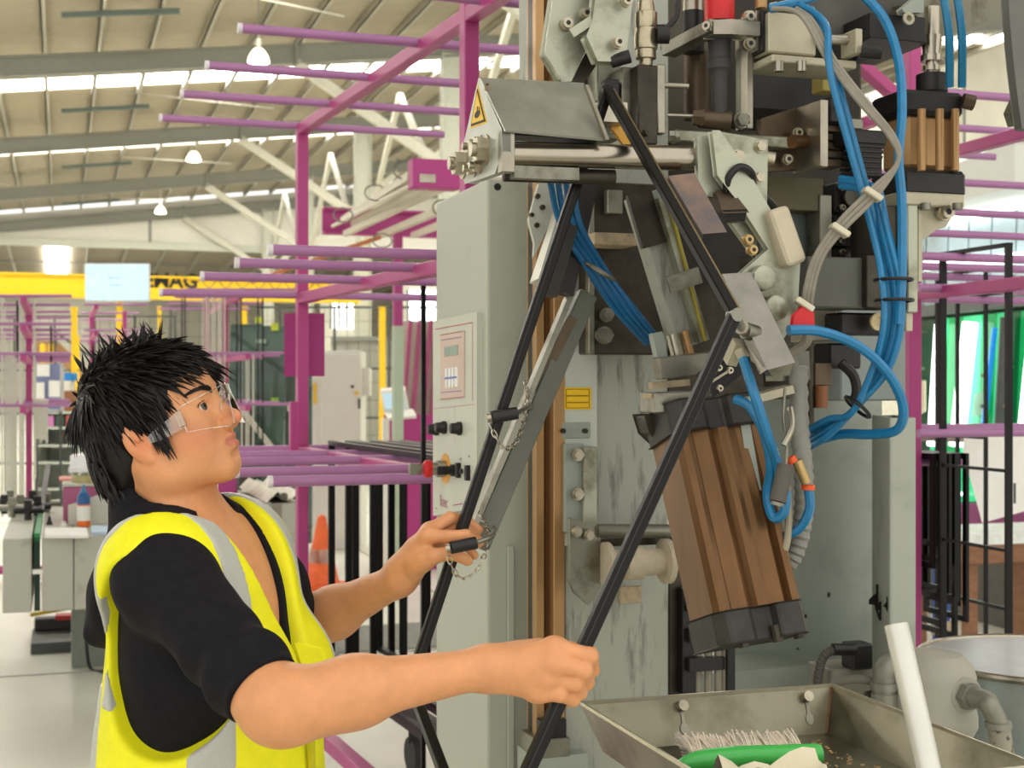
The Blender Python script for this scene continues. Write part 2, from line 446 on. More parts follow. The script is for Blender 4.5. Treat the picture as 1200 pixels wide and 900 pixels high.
# ---- pose: torso frame (x forward, y left) and head frame
YAW = math.radians(-13); TO = np.array([-.452, 2.035, 0.])
tf = np.array([math.cos(YAW), math.sin(YAW), 0]); tl = np.array([-math.sin(YAW), math.cos(YAW), 0]); tz = np.array([0, 0, 1.])
TR = np.stack([tf, tl, tz], 1)
def T(x, y, z): return TO+tf*x+tl*y+tz*z
def tloc(X, Y, Z):
    dx = X-F32(TO[0]); dy = Y-F32(TO[1]); return dx*F32(tf[0])+dy*F32(tf[1]), dx*F32(tl[0])+dy*F32(tl[1]), Z
HC = np.array([-.514, 2.02, 1.449])
HR_ = (Matrix.Rotation(math.radians(-7.5), 3, 'Z') @ Matrix.Rotation(math.radians(-24), 3, 'Y') @ Matrix.Rotation(math.radians(3), 3, 'X'))
HR = np.array(HR_)
def HD(x, y, z): return HC+HR@np.array([x, y, z], float)
def hloc(X, Y, Z):
    d = [X-F32(HC[0]), Y-F32(HC[1]), Z-F32(HC[2])]
    return [d[0]*F32(HR[0, j])+d[1]*F32(HR[1, j])+d[2]*F32(HR[2, j]) for j in range(3)]
A_ = lambda v: np.array(v, float)
SR = A_(P(196, 682, 1.875)); ER = A_(P(322, 826, 1.725)); WR = A_(P(566, 783, 1.795))
SL = A_(P(316, 688, 2.205)); EL = A_(P(344, 742, 2.35)); WL = A_(P(466, 680, 2.225))
NB = T(-.03, 0, 1.29); NT = HD(-.012, 0, -.03)

def torso(s, o=0.0, k=.05):
    s.ell(T(.0, 0, 1.13), (.112, .150, .19), TR, k, infl=o)
    s.cap(T(-.012, -.125, 1.262), T(-.012, .125, 1.258), .058+o, k=k)
    s.ell(T(.075, -.072, 1.095), (.062, .066, .066), TR, .035, infl=o); s.ell(T(.075, .072, 1.095), (.062, .066, .066), TR, .035, infl=o)
    s.ell(T(.0, 0, .95), (.108, .145, .17), TR, k, infl=o)
    s.ell(T(-.005, 0, .83), (.120, .168, .14), TR, k, infl=o)
def shoulders(s, o=0.0):
    for S, y in ((SR, -1), (SL, 1)):
        s.cap(T(-.035, y*.03, 1.335), S, .036+o, .044+o, k=.05)
def upper_arms(s, o=0.0, k=.03):
    s.cap(SR, ER, .056+o, .043+o, k=k); s.cap(SL, EL, .054+o, .042+o, k=k)
def head_neck(s):
    s.cap(NB, NT, .056, .053, k=.03)
    s.cap(T(.02, -.03, 1.27), HD(-.02, -.055, -.03), .016, .016, k=.03); s.cap(T(.02, .03, 1.27), HD(-.02, .055, -.03), .016, .016, k=.03)
    s.cap(T(-.06, 0, 1.27), HD(-.06, 0, -.02), .045, .045, k=.04)
    e = lambda c, r, k=.02, mode='add': s.ell(HD(*c), r, HR, k, mode)
    e((-.008, 0, .045), (.094, .073, .082), .03)
    e((.048, 0, .062), (.046, .060, .052), .03)
    e((.040, 0, .002), (.053, .060, .068), .03)
    for y in (-1, 1):
        s.cap(HD(-.002, y*.052, -.034), HD(.010, y*.050, -.054), .016, .016, k=.03)
        s.cap(HD(.010, y*.050, -.054), HD(.062, y*.018, -.073), .017, .016, k=.03)
        e((.058, y*.043, -.012), (.026, .018, .022), .03)
        e((.043, y*.038, -.036), (.030, .019, .033), .03)
    s.cap(HD(.0665, -.010, -.0705), HD(.0665, .010, -.0705), .0165, k=.025)
    s.cap(HD(.079, -.030, .036), HD(.079, .030, .036), .013, k=.02)
    e((.074, 0, -.041), (.020, .029, .025), .02)
    # eye sockets, lids, opening
    for y in (-1, 1):
        e((.097, y*.032, .017), (.016, .019, .0125), .012, 'cut')
        e((.0755, y*.0315, .0165), (.0155, .0165, .0145), .006)
        e((.0935, y*.0330, .0172), (.013, .0175, .0074), .002, 'cut')
        s.cap(HD(.0895, y*.021, .0255), HD(.085, y*.043, .023), .0022, k=.006)
    # nose
    s.cap(HD(.086, 0, .030), HD(.1075, 0, -.010), .0075, .0100, k=.012)
    e((.1095, 0, -.0140), (.0120, .0125, .0108), .007)
    for y in (-1, 1):
        e((.0985, y*.0135, -.0185), (.0120, .0080, .0092), .005)
        e((.1045, y*.0070, -.0272), (.0055, .0040, .0048), .002, 'cut')
    # lips
    for y in (-1, 1): s.cap(HD(.0945, y*.005, -.0365), HD(.0835, y*.0235, -.0435), .0062, .0030, k=.004)
    s.cap(HD(.0925, -.006, -.0490), HD(.0925, .006, -.0490), .0072, k=.003)
    for y in (-1, 1): s.cap(HD(.0925, y*.006, -.0490), HD(.0835, y*.022, -.0445), .0068, .0025, k=.003)
    s.cap(HD(.1025, 0, -.0430), HD(.0905, -.0245, -.0448), .0013, k=.003, mode='cut'); s.cap(HD(.1025, 0, -.0430), HD(.0905, .0245, -.0448), .0013, k=.003, mode='cut')
    e((.091, 0, -.0635), (.006, .016, .005), .008, 'cut')
    # ears
    for y in (-1, 1):
        Re = HR@np.array(Matrix.Rotation(math.radians(y*-22), 3, 'Z') @ Matrix.Rotation(math.radians(-12), 3, 'Y'))
        s.ell(HD(-.010, y*.074, .004), (.0185, .0075, .032), Re, .006)
        s.ell(HD(-.004, y*.081, .006), (.0105, .0060, .019), Re, .004, 'cut')
        s.ell(HD(-.008, y*.0795, .014), (.005, .003, .010), Re, .003)
        s.ell(HD(-.002, y*.073, -.022), (.009, .007, .010), Re, .005)
        s.cap(HD(.004, y*.070, .008), HD(.006, y*.071, -.004), .0055, k=.006)
def forearm_r(s):
    mid = ER*.62+WR*.38
    s.cap(SR*.25+ER*.75, ER, .045, .043, k=.02)
    s.cap(ER, mid, .043, .040, k=.03); s.cap(mid, WR, .040, .0255, k=.03)
    s.cap(ER+A_((.02, 0, -.01)), mid+A_((0, 0, -.006)), .036, .030, k=.03)
def forearm_l(s):
    mid = EL*.6+WL*.4
    s.cap(SL*.3+EL*.7, EL, .043, .041, k=.02)
    s.cap(EL, mid, .042, .040, k=.03); s.cap(mid, WL, .040, .0255, k=.03)
def fingers(s, chains, k=.012):
    g = SDF(s.lo, s.lo+(s.n-1)*s.h, s.h); g.f = np.full(s.f.shape, 9.0, F32)
    for pts, rr in chains:
        c = SDF(s.lo, s.lo+(s.n-1)*s.h, s.h)
        c.f = np.full(s.f.shape, 9.0, F32)
        for i in range(len(pts)-1): c.cap(pts[i], pts[i+1], rr[i], rr[i+1], k=.004)
        g.f = np.minimum(g.f, c.f)
    h = np.clip(.5+.5*(s.f-g.f)/k, 0, 1); s.f = s.f+(g.f-s.f)*h-k*h*(1-h)
Q = lambda *a: A_(P(*a))
MC_R = [Q(649, 759, 1.786), Q(647, 777, 1.774), Q(639, 795, 1.778), Q(629, 811, 1.783)]
def hand_r(s):
    for m in MC_R: s.cap(WR*.86+m*.14, m, .0175, .0125, k=.022)
    s.cap(WR, WR*.4+MC_R[1]*.6+A_((0, .010, 0)), .024, .017, k=.02)
    s.cap(WR*.6+MC_R[0]*.4+A_((0, .02, .0)), WR*.2+MC_R[0]*.8+A_((0, .026, 0)), .016, .013, k=.02)
    for m in MC_R: s.cap(m+A_((0, -.002, .001)), m+A_((0.002, -.002, .001)), .0108, k=.01)
    fingers(s, [
        ([MC_R[0], Q(691, 769, 1.787), Q(694, 785, 1.808), Q(674, 789, 1.8215)], [.0120, .0116, .0095, .0085]),
        ([MC_R[1], Q(684, 786, 1.780), Q(688, 800, 1.804), Q(667, 803, 1.8185)], [.0122, .0116, .0095, .0085]),
        ([MC_R[2], Q(674, 801, 1.781), Q(680, 812, 1.801), Q(659, 815, 1.8165)], [.0115, .0110, .0090, .0080]),
        ([MC_R[3], Q(656, 814, 1.775), Q(672, 821, 1.796), Q(651, 826, 1.8135)], [.0105, .0098, .0080, .0072]),
        ([WR*.5+MC_R[0]*.5+A_((0, .02, .0)), Q(640, 768, 1.815), Q(668, 762, 1.830), Q(692, 764, 1.834)], [.014, .0125, .0115, .0095]),
    ])
def hand_l(s):
    mc = [Q(501, 628, 2.190), Q(503, 622, 2.208), Q(505, 630, 2.226), Q(506, 640, 2.240)]
    for m in mc: s.cap(WL*.86+m*.14, m, .0175, .0118, k=.02)
    s.cap(WL, WL*.4+mc[1]*.6, .0235, .017, k=.02)
    s.cap(WL*.8+mc[0]*.2, Q(497, 657, 2.185), .020, .0155, k=.02)
    fingers(s, [
        ([mc[0], Q(524, 629, 2.187), Q(546, 627, 2.196), Q(560, 637, 2.209)], [.0112, .0105, .0092, .0080]),
        ([mc[1], Q(527, 607, 2.224), Q(547, 610, 2.248), Q(561, 621, 2.250)], [.0112, .0105, .0092, .0080]),
        ([mc[2], Q(531, 618, 2.2345), Q(552, 622, 2.250), Q(562, 636, 2.256)], [.0108, .010, .0088, .0078]),
        ([mc[3], Q(528, 632, 2.254), Q(547, 640, 2.266), Q(556, 651, 2.262)], [.0100, .0092, .0080, .0072]),
        ([Q(488, 662, 2.192), Q(508, 652, 2.176), Q(529, 648, 2.176), Q(548, 657, 2.186)], [.0150, .0125, .0110, .0088]),
    ])
def legs(s, o=0.0, k=.03):
    for y in (-1, 1):
        s.cap(T(-.005, y*.085, .82), T(.015, y*.095, .46), .088+o, .057+o, k=k); s.cap(T(.015, y*.095, .46), T(-.02, y*.1, .07), .056+o, .038+o, k=k)

pieces = []
def piece(lo, hi, h, fns, it=1):
    s = SDF(lo, hi, h)
    for f in fns: f(s)
    vv, q = s.mesh(); vv = relax(vv, q, it, .4); pieces.append((vv, q))
piece((-.66, 1.90, 1.17), (-.33, 2.16, 1.62), .0021, [lambda s: torso(s), lambda s: shoulders(s), head_neck], 1)
a = np.minimum(ER, WR); piece((ER[0]-.09, 1.655, 1.02), (P(705, 0, 1.8)[0], 1.90, 1.24), .0023, [forearm_r, hand_r])
piece((EL[0]-.06, 2.12, 1.03), (P(575, 0, 2.2)[0], 2.43, 1.36), .0025, [forearm_l, hand_l])
piece((-.70, 1.66, .70), (-.22, 2.45, 1.22), .008, [lambda s: torso(s, -.006), lambda s: upper_arms(s, -.006)])
piece((-.60, 1.80, .02), (-.26, 2.30, .80), .010, [lambda s: legs(s, -.008)])
vv = np.concatenate([p[0] for p in pieces]); o = 0; qs = []
for p in pieces: qs.append(p[1]+o); o += len(p[0])
qs = np.concatenate(qs)
hl = (vv-HC)@HR
lip = np.zeros(len(vv))
yy = np.abs(hl[:, 1])
up_c = -.0395-.20*yy; lo_c = -.0490+.16*yy
din = np.minimum(np.clip((up_c+.0085-.10*yy-hl[:, 2])/.0022, 0, 1), np.clip((hl[:, 2]-(lo_c-.0078+.12*yy))/.0022, 0, 1))
lip = din*np.clip((.0250-yy)/.003, 0, 1)*(hl[:, 0] > .078)
blush = np.exp(-(((hl[:, 0]-.062)/.030)**2+((hl[:, 1]+.048)/.03)**2+((hl[:, 2]+.02)/.022)**2))+np.exp(-(((hl[:, 0]-.112)/.016)**2+(hl[:, 1]/.016)**2+((hl[:, 2]+.018)/.016)**2))
earr = np.exp(-(((hl[:, 0]+.008)/.022)**2+((yy-.078)/.010)**2+((hl[:, 2])/.034)**2))
for m in MC_R: earr = earr+.7*np.exp(-(((vv-m)/.012)**2).sum(1))
skin = pm('skin', '#dc9b6b', rough=.42, var=.09, scale=28, bump=.035, sss=.10, spec=.45)
nt = skin.node_tree; b = nt.nodes['Principled BSDF']; src = b.inputs['Base Color'].links[0].from_socket
def mixattr(src, an, col, f):
    at = nt.nodes.new('ShaderNodeAttribute'); at.attribute_name = an
    ml = nt.nodes.new('ShaderNodeMath'); ml.operation = 'MULTIPLY'; ml.use_clamp = True; ml.inputs[1].default_value = f; nt.links.new(at.outputs['Fac'], ml.inputs[0])
    mx = nt.nodes.new('ShaderNodeMix'); mx.data_type = 'RGBA'; nt.links.new(ml.outputs[0], mx.inputs[0]); nt.links.new(src, mx.inputs[6])
    mx.inputs[7].default_value = (*lin(col), 1); return mx.outputs[2]
src = mixattr(src, 'blush', '#d8795c', .55); src = mixattr(src, 'ear', '#d87f58', .6); src = mixattr(src, 'lip', '#bd6a5c', .75)
nt.links.new(src, b.inputs['Base Color'])
PB = V((TO[0], TO[1], 0))
person = np_mesh('person', vv, qs, skin, None, PB, attr={'lip': lip, 'blush': blush, 'ear': earr},
                 label='person in yellow safety vest and black top gripping the black spacer frame', cat='person')
person.location = PB

# ---- clothing
cloth_b = pm('black_jersey', '#17161a', rough=.85, var=.25, scale=70, bump=.10, spec=.25)
s = SDF((-.74, 1.63, .76), (-.20, 2.45, 1.40), .004)
torso(s, .010); shoulders(s, .008); s.cap(SR, SR*.10+ER*.90, .060, .056, k=.035); s.cap(SL, SL*.05+EL*.95, .060, .054, k=.035)
s.ell(T(-.118, -.02, 1.21), (.035, .10, .065), TR, .04); s.cap(T(-.05, 0, 1.28), HD(-.055, 0, -.075), .060, .060, k=.04)
s.ell(T(-.150, .0, 1.165), (.020, .09, .030), TR, .03); s.cap(T(-.075, -.045, 1.325), T(-.118, -.05, 1.225), .046, .038, k=.04)
adir = (ER-SR)/np.linalg.norm(ER-SR); ldir = (EL-SL)/np.linalg.norm(EL-SL)
X, Y_, Z = s.ax[0][:, None, None], s.ax[1][None, :, None], s.ax[2][None, None, :]
aR = (X-F32(SR[0]))*F32(adir[0])+(Y_-F32(SR[1]))*F32(adir[1])+(Z-F32(SR[2]))*F32(adir[2])
near = np.exp(-((aR-.20)/.07)**2)
s.f += near*.0042*np.sin(aR*125+30*Z-22*X)+.0016*np.sin(60*X+45*Z+20*Y_)*np.sin(38*Y_-25*X)
LR = np.linalg.norm(ER-SR); LL = np.linalg.norm(EL-SL)
lim = aR-F32(LR*.90)
rad = np.sqrt(np.maximum((X-F32(SR[0]))**2+(Y_-F32(SR[1]))**2+(Z-F32(SR[2]))**2-aR**2, 0))
s.f = np.where((rad < .11) & (aR > .1), np.maximum(s.f, lim), s.f)
aL = (X-F32(SL[0]))*F32(ldir[0])+(Y_-F32(SL[1]))*F32(ldir[1])+(Z-F32(SL[2]))*F32(ldir[2])
s.f = np.where((Y_ > 2.25), np.maximum(s.f, aL-F32(LL*.86)), s.f)
lx, ly, lz = tloc(X, Y_, Z)
# neckline: open round the neck, running into a deep V at the front
s.cap(T(-.005, 0, 1.30), HD(.004, 0, -.06), .062, .078, k=.006, mode='cut')
vneck = np.maximum(np.abs(ly+.01)-(lz-1.13)*.42, -(lx-.02))
s.f = np.maximum(s.f, -np.maximum(vneck, 1.10-lz))
vv, q = s.mesh(); vv = relax(vv, q, 2, .5)
shirt = np_mesh('shirt', vv, q, cloth_b, person, PB, label='black jersey top with pushed up sleeves')

vest_m = pm('hi_vis_yellow', '#f3ee12', rough=.62, var=.05, scale=40, bump=.05, emit=None)
refl_m = pm('reflective_grey', '#b9bab0', rough=.35, var=.05, scale=200, bump=.05)
def smax(a, b, k):
    h = np.clip(.5-.5*(a-b)/k, 0, 1); return a+(b-a)*h+k*h*(1-h)
def vest_sdf(o):
    s = SDF((-.74, 1.74, .70), (-.18, 2.36, 1.42), .004)
    torso(s, .026+o, .07)
    s.ell(T(.005, 0, .90), (.150+o, .185+o, .30), TR, .06)
    s.cap(T(-.02, -.11, 1.275), T(-.02, .11, 1.27), .062+o, k=.05)
    for y in (-1, 1): s.cap(T(-.035, y*.07, 1.302), T(-.01, y*.13, 1.278), .046+o, .054+o, k=.04)
    X, Y_, Z = s.ax[0][:, None, None], s.ax[1][None, :, None], s.ax[2][None, None, :]
    lx, ly, lz = tloc(X, Y_, Z)
    s.f = s.f+.0045*np.sin(26*lx+7*lz+2)*np.sin(9*lz+12*ly)*np.clip((1.22-lz)/.2, 0, 1)+.006*np.sin(46*lx+10*ly+4*lz)*np.clip((1.06-lz)/.2, 0, 1)
    s.f = np.maximum(s.f, .74-lz)
    # armholes: wide openings at each side
    for y in (-1, 1):
        c = T(.012, y*.185, 1.150) if y < 0 else T(.0, .20, 1.15)
        r = (.118, .130, .132) if y < 0 else (.12, .125, .12)
        s.ell(c, r, TR, .006, 'cut')
        s.ell(T(.03, y*.24, 1.20), (.13, .12, .11), TR, .01, 'cut')
    # neck hole and V
    s.cap(T(-.03, -.015, 1.285), HD(-.02, 0, -.02), .105, .14, k=.01, mode='cut')
    vn = np.maximum(np.abs(ly+.005)-(lz-1.085)*.33, -(lx-.0))
    s.f = smax(s.f, -vn, .010)
    gap = np.maximum(np.abs(ly-.004)-.004, -(lx-.05)); s.f = np.maximum(s.f, -gap)
    return s, lx, ly, lz
s, lx, ly, lz = vest_sdf(0)
vv, q = s.mesh(); vv = relax(vv, q, 5, .5)
vest = np_mesh('safety_vest', vv, q, vest_m, person, PB, label='fluorescent yellow sleeveless safety vest with grey reflective strips')
s, lx, ly, lz = vest_sdf(.0022); base = s.f.copy()
strips = []
for y in (-1, 1):                                        # over-the-shoulder strips
    c = np.abs(ly-y*(.112+.06*np.clip(1.25-lz, 0, .3)))-.021 if y > 0 else np.abs(ly-y*(.110+.040*np.clip(-lx/.06, 0, 1)-.02*np.clip(1.25-lz, 0, .3)))-.021
    strips.append(np.maximum(c.astype(F32), 1.07-lz))
strips.append(np.maximum(np.maximum(np.abs(lx-.085+.05*(1.07-lz))-.029, ly), lz-1.075))      # broad strip below the near armhole
strips.append(np.maximum(np.maximum(np.abs(ly+.105-.35*(lz-1.07))-.014, lx+.04), np.maximum(lz-1.10, .955-lz)))
strips.append(np.maximum(np.abs(ly+.085)+np.abs(lz-.94)-.052, lx+.04))
for c in strips:
    s.f = smax(base, c, .003); vv, q = s.mesh()
    if len(q): np_mesh('reflective_strip', relax(vv, q, 3, .5), q, refl_m, vest, PB, label='grey reflective strip sewn on the yellow vest')
# binding and zip flap at the front edge
m = MB(); m.bar(V(T(.168, -.022, 1.118)), V(T(.172, -.010, .80)), .006, .010); 
m.build('zip_tape', pm('vest_zip', '#c9bf22', rough=.5), vest)
m = MB(); m.prism([V(T(.150, -.030, 1.155)), V(T(.180, -.012, 1.145)), V(T(.192, -.004, 1.105)), V(T(.168, -.02, 1.09))], V(T(0, .006, 0))-V(T(0, 0, 0))); m.build('vest_flap', vest_m, vest, bevel=.001)

s = SDF((-.70, 1.78, .03), (-.20, 2.32, 1.0), .009)
legs(s, .018, .04); s.ell(T(-.005, 0, .86), (.128, .172, .15), TR, .05)
s.fn(lambda X, Y, Z: .97-Z+0*X+0*Y-.0, mode='cut') if False else None
vv, q = s.mesh(); np_mesh('trousers', relax(vv, q, 2), q, pm('dark_trousers', '#25262c', rough=.9, var=.2, scale=60, bump=.1), person, PB, label='dark work trousers')
for y in (-1, 1):
    s = SDF(T(-.10, y*.1, -.005)-.16, T(.10, y*.1, .13)+.16, .006)
    s.cap(T(-.055, y*.1, .042), T(.145, y*.105, .034), .042, .036, k=.02); s.cap(T(-.03, y*.1, .05), T(-.025, y*.1, .13), .05, .05, k=.03)
    s.f = np.maximum(s.f, -s.ax[2][None, None, :]+.001)
    vv, q = s.mesh(); np_mesh('boot', relax(vv, q, 1), q, pm('boot_leather', '#2a211b', rough=.5), person, PB, label='dark leather work boot')

# ---- eyes
eye_w = pm('eye_white', '#e9e4dc', rough=.12, var=.03); iris_m = pm('iris', '#56483b', rough=.1, var=.4, scale=900); pup_m = pm('pupil', '#070606', rough=.08)
for y in (-1, 1):
    g = V(HR@np.array([1, -.34 if y < 0 else -.30, .05])).normalized(); c = V(HD(.0768, y*.0318, .0168)); r = .0136
    m = MB(); n = 24; rings = [0, .16, .26, .50, .58, .8, 1.2, 1.8, 2.5, math.pi]
    d, sd, u = frame(g); vs = [c+d*r]; fs = []
    for th in rings[1:-1]:
        for i in range(n):
            a = 2*math.pi*i/n; vs.append(c+d*math.cos(th)*r+(sd*math.cos(a)+u*math.sin(a))*math.sin(th)*r)
    vs.append(c-d*r); L = len(rings)-2
    m.mat(2).add(vs, [(0, 1+(i+1) % n, 1+i) for i in range(n)], True)
    for kx in range(L-1):
        m.cur = 2 if kx == 0 else (1 if kx < 3 else 0)
        m.add(vs, [(1+kx*n+i, 1+kx*n+(i+1) % n, 1+(kx+1)*n+(i+1) % n, 1+(kx+1)*n+i) for i in range(n)], True)
    m.build('eye', [eye_w, iris_m, pup_m], person)
    la = []
    for i in range(13):
        a = math.pi*i/12; dy, dz = .0178*math.cos(a), .0076*math.sin(a)-.0004; la.append(V(HD(.0768+math.sqrt(max(1e-6, .0146**2-(dy*.62)**2-dz**2))+.0006-abs(dy)*.16, y*.0328+dy, .0172+dz)))
    MB().tube(la, .0009, 5).build('eyelash_line', pup_m, person)

# ---- hair: cap + locks
hair_m = pm('black_hair', '#120e0c', rough=.45, var=.5, scale=120, spec=.4)
def hairline_ok(p):                                      # head-local point on the scalp
    x, y, z = p; ay = abs(y)
    if z > .090: return x < .078-.25*max(0, ay-.025)
    if z > .012: return x < .030+.42*(z-.012)+ (.012 if z > .05 else 0)
    if z > -.028: return x < .030-.10*(.012-z) and not (-.030 < x < .010 and z < .012) and (x < -.02 or x > .008 or z > .012)
    return x < -.030 and z > -.095-.3*(x+.03)*0
s = SDF(HC-.17, HC+.17, .0028)
s.ell(HD(-.010, 0, .052), (.103, .083, .090), HR, .02); s.ell(HD(-.055, 0, -.005), (.058, .066, .070), HR, .03)
s.cap(HD(-.062, 0, -.02), HD(-.052, 0, -.088), .050, .036, k=.03)
s.ell(HD(.0, 0, .098), (.070, .058, .036), HR, .03)
X, Y_, Z = s.ax[0][:, None, None], s.ax[1][None, :, None], s.ax[2][None, None, :]
hx, hy, hz = hloc(X, Y_, Z)
ay = np.abs(hy)
front = np.where(hz > .085, .084-.10*np.maximum(ay-.03, 0), np.where(hz > .012, .038+.50*(hz-.012), .034))
cutf = hx-front
cutf = np.where(hz < .012, np.maximum(cutf, -9), cutf)
ear = np.sqrt(((hx+.006)/.026)**2+((hz-.002)/.036)**2)-1
side = np.where(hz < -.030+(.034-hx)*0.4, hx+.026, -9)          # below the sideburn only the nape keeps hair
s.f = np.maximum(np.maximum(s.f, cutf), np.maximum(-ear*.02, side))
s.f = np.maximum(s.f, -.100-hz)
s.f += .0022*np.sin(130*hy+60*hx)*np.sin(70*hx-90*hz)
vv, q = s.mesh(); vv = relax(vv, q, 1)
hair = np_mesh('hair', vv, q, hair_m, person, PB, label='short spiky black hair')
hr = random.Random(11); lm = MB(); crown = V((-.055, -.01, .125)); cnt = 0
CE = V((-.010, 0, .052)); RE = V((.101, .081, .088))
def lock(root, t, n, L, w, lift, droop, curl=0):
    pts = []; 
    for i in range(6):
        q = i/5
        p = root+t*(L*q)+n*(lift*L*(q-.35*q*q))+V((0, 0, -1))*(droop*L*q*q)+V((0, 1, 0))*curl*q*q*L
        pts.append(V(HD(*p)))
    lm.tube(pts, w, 4, taper=lambda q: (1-q)**.75*(.65+.35*math.sin(min(1, q*3)*1.57))+.03)
tries = 0
while cnt < 2600 and tries < 40000:
    tries += 1
    d = V((hr.gauss(0, 1), hr.gauss(0, 1), hr.gauss(0, 1))).normalized()
    p = CE+V((d.x*RE.x, d.y*RE.y, d.z*RE.z))
    if p.z < 0: p = V((p.x*.98-.004, p.y*.92, p.z*1.05))
    if not hairline_ok(p) or p.z < -.07: continue
    n = V((d.x/RE.x, d.y/RE.y, d.z/RE.z)).normalized()
    t = p-crown
    t = t-n*t.dot(n)
    t = t.normalized() if t.length > 1e-3 else V((1, 0, 0))
    top = min(1, max(0, (p.z-.07)/.05)); fr = min(1, max(0, (p.x+.05)/.09))
    if (p-crown).length < .045: t = (t*.25+V((1, hr.uniform(-.9, .6), 0))*.9).normalized()
    t = (t*(1-.55*top*fr)+V((1, -.25, 0))*(.75*top*fr)+V((hr.gauss(0, .16), hr.gauss(0, .16), hr.gauss(0, .16))))
    t = (t-n*t.dot(n)*.8).normalized()
    if top > .15:
        L = hr.uniform(.034, .056); lift = hr.uniform(.22, .60)*(.5+.5*top); droop = .08
    else:
        L = hr.uniform(.022, .042); lift = hr.uniform(.02, .14); droop = .25
        t = (t+V((.12 if p.x > -.02 else -.05, 0, -.5))).normalized(); t = (t-n*t.dot(n)).normalized()
    if p.z < .0: L *= .65
    lock(p-n*.001, t, n, L, hr.uniform(.0026, .0046), lift, droop); cnt += 1
for i in range(520):                                     # short hair down the nape and behind the ears
    a = hr.uniform(-1.25, 1.25); z0 = hr.uniform(-.078, .035); rr_ = 1-.34*max(0, -(z0+.01))/.07
    n = V((-math.cos(a), math.sin(a), 0)); pp = V((-.052-.064*math.cos(a)*rr_+.006*max(0, z0)/.03, .080*math.sin(a)*rr_, z0))
    lock(pp, V((.18*max(0, -z0)/.07+hr.gauss(0, .08), hr.gauss(0, .1), -1)).normalized(), n, hr.uniform(.020, .036), hr.uniform(.0022, .0036), .10, 0)
for i in range(150):                                     # fringe sweeping forward over the brow
    y = hr.uniform(-.062, .062); x0 = .068-.22*abs(y)**1.25+hr.uniform(-.035, .012)
    zz = .128-.35*max(0, x0-.01)-1.1*y*y*6+hr.uniform(-.004, .006)
    t = V((.80, .10+hr.gauss(0, .12)+(.35 if y > 0 else .28), -.30+hr.gauss(0, .12))).normalized()
    lock(V((x0-.004, y, zz)), t, V((.3, 0, 1)).normalized(), (hr.uniform(.035, .060) if y > -.005 else hr.uniform(.016, .030)), hr.uniform(.0026, .0042), .12, .75)
for i in range(70):                                      # pointed sideburn in front of the ear
    z0 = hr.uniform(.00, .06); x0 = .024+.30*max(z0-.01, 0)+hr.uniform(-.014, .006)
    for y in (-1, 1):
        lock(V((x0, y*(.076-.06*max(0, z0-.03)), z0)), V((.10+hr.gauss(0, .08), 0, -1)).normalized(), V((0, y, 0)), hr.uniform(.026, .044), .0030, .06, 0)
for i in range(90):                                      # swept up tuft on the crown
    lock(V((hr.uniform(-.06, .05), hr.uniform(-.05, .05), .133)), V((hr.uniform(-.3, 1), hr.gauss(0, .4), .5)).normalized(), V((0, 0, 1)), hr.uniform(.022, .040), hr.uniform(.002, .0034), .45, .05)
locks = lm.build('hair_locks', hair_m, hair); locks['kind'] = 'stuff'
hv = hl[(hl[:, 0] > .05) & (hl[:, 2] > .02) & (hl[:, 2] < .06)]
def face_x(y, z):
    m = (np.abs(hv[:, 1]-y) < .0035) & (np.abs(hv[:, 2]-z) < .0035); return float(hv[m, 0].max()) if m.any() else .08
for y in (-1, 1):
    bm_ = MB()
    for i in range(260):
        q = hr.random(); py_ = y*(.013+.040*q); pz = .0350+.0075*math.sin(q*2.0)+hr.uniform(-.0046, .0046)*(1.1-.75*q)
        ey = py_+y*.007; ez = pz+.0035-.006*q
        p = V((face_x(py_, pz)-.0004, py_, pz)); e = V((face_x(ey, ez)+.0006, ey, ez))
        bm_.tube([V(HD(*p)), V(HD(*((p+e)/2+V((.0014, 0, 0))))), V(HD(*e))], .0009, 4, taper=lambda q: 1.05-q)
    bm_.build('eyebrow', hair_m, person)['kind'] = 'stuff'

# ---- safety glasses (a thing of their own, worn)
def clear_mat(name, tint, fac, lo=0.0):
    m = bpy.data.materials.new(name); m.use_nodes = True; nt = m.node_tree; nt.nodes.clear()
    out = nt.nodes.new('ShaderNodeOutputMaterial'); mx = nt.nodes.new('ShaderNodeMixShader'); tr = nt.nodes.new('ShaderNodeBsdfTransparent')
    gb = nt.nodes.new('ShaderNodeBsdfGlossy'); fr = nt.nodes.new('ShaderNodeFresnel'); fr.inputs['IOR'].default_value = fac
    nz = nt.nodes.new('ShaderNodeTexNoise'); nz.inputs['Scale'].default_value = 40
    rp = nt.nodes.new('ShaderNodeMapRange'); rp.inputs[3].default_value = .015; rp.inputs[4].default_value = .05
    nt.links.new(nz.outputs['Fac'], rp.inputs[0]); nt.links.new(rp.outputs[0], gb.inputs['Roughness'])
    tr.inputs[0].default_value = (*lin(tint), 1); gb.inputs[0].default_value = (1, 1, 1, 1)
    ad = nt.nodes.new('ShaderNodeMath'); ad.operation = 'ADD'; ad.inputs[1].default_value = lo; nt.links.new(fr.outputs[0], ad.inputs[0])
    nt.links.new(ad.outputs[0], mx.inputs[0]); nt.links.new(tr.outputs[0], mx.inputs[1]); nt.links.new(gb.outputs[0], mx.inputs[2]); nt.links.new(mx.outputs[0], out.inputs[0])
    MATS[name] = m; return m
gl = clear_mat('clear_polycarbonate', '#fefefd', 1.12)
gl_edge = clear_mat('lens_rim', '#f0f2ea', 1.3, .25)
GO = V(HD(.09, 0, .01))
G = thing('safety_glasses', GO, 'clear wraparound safety glasses worn on the face', 'glasses')
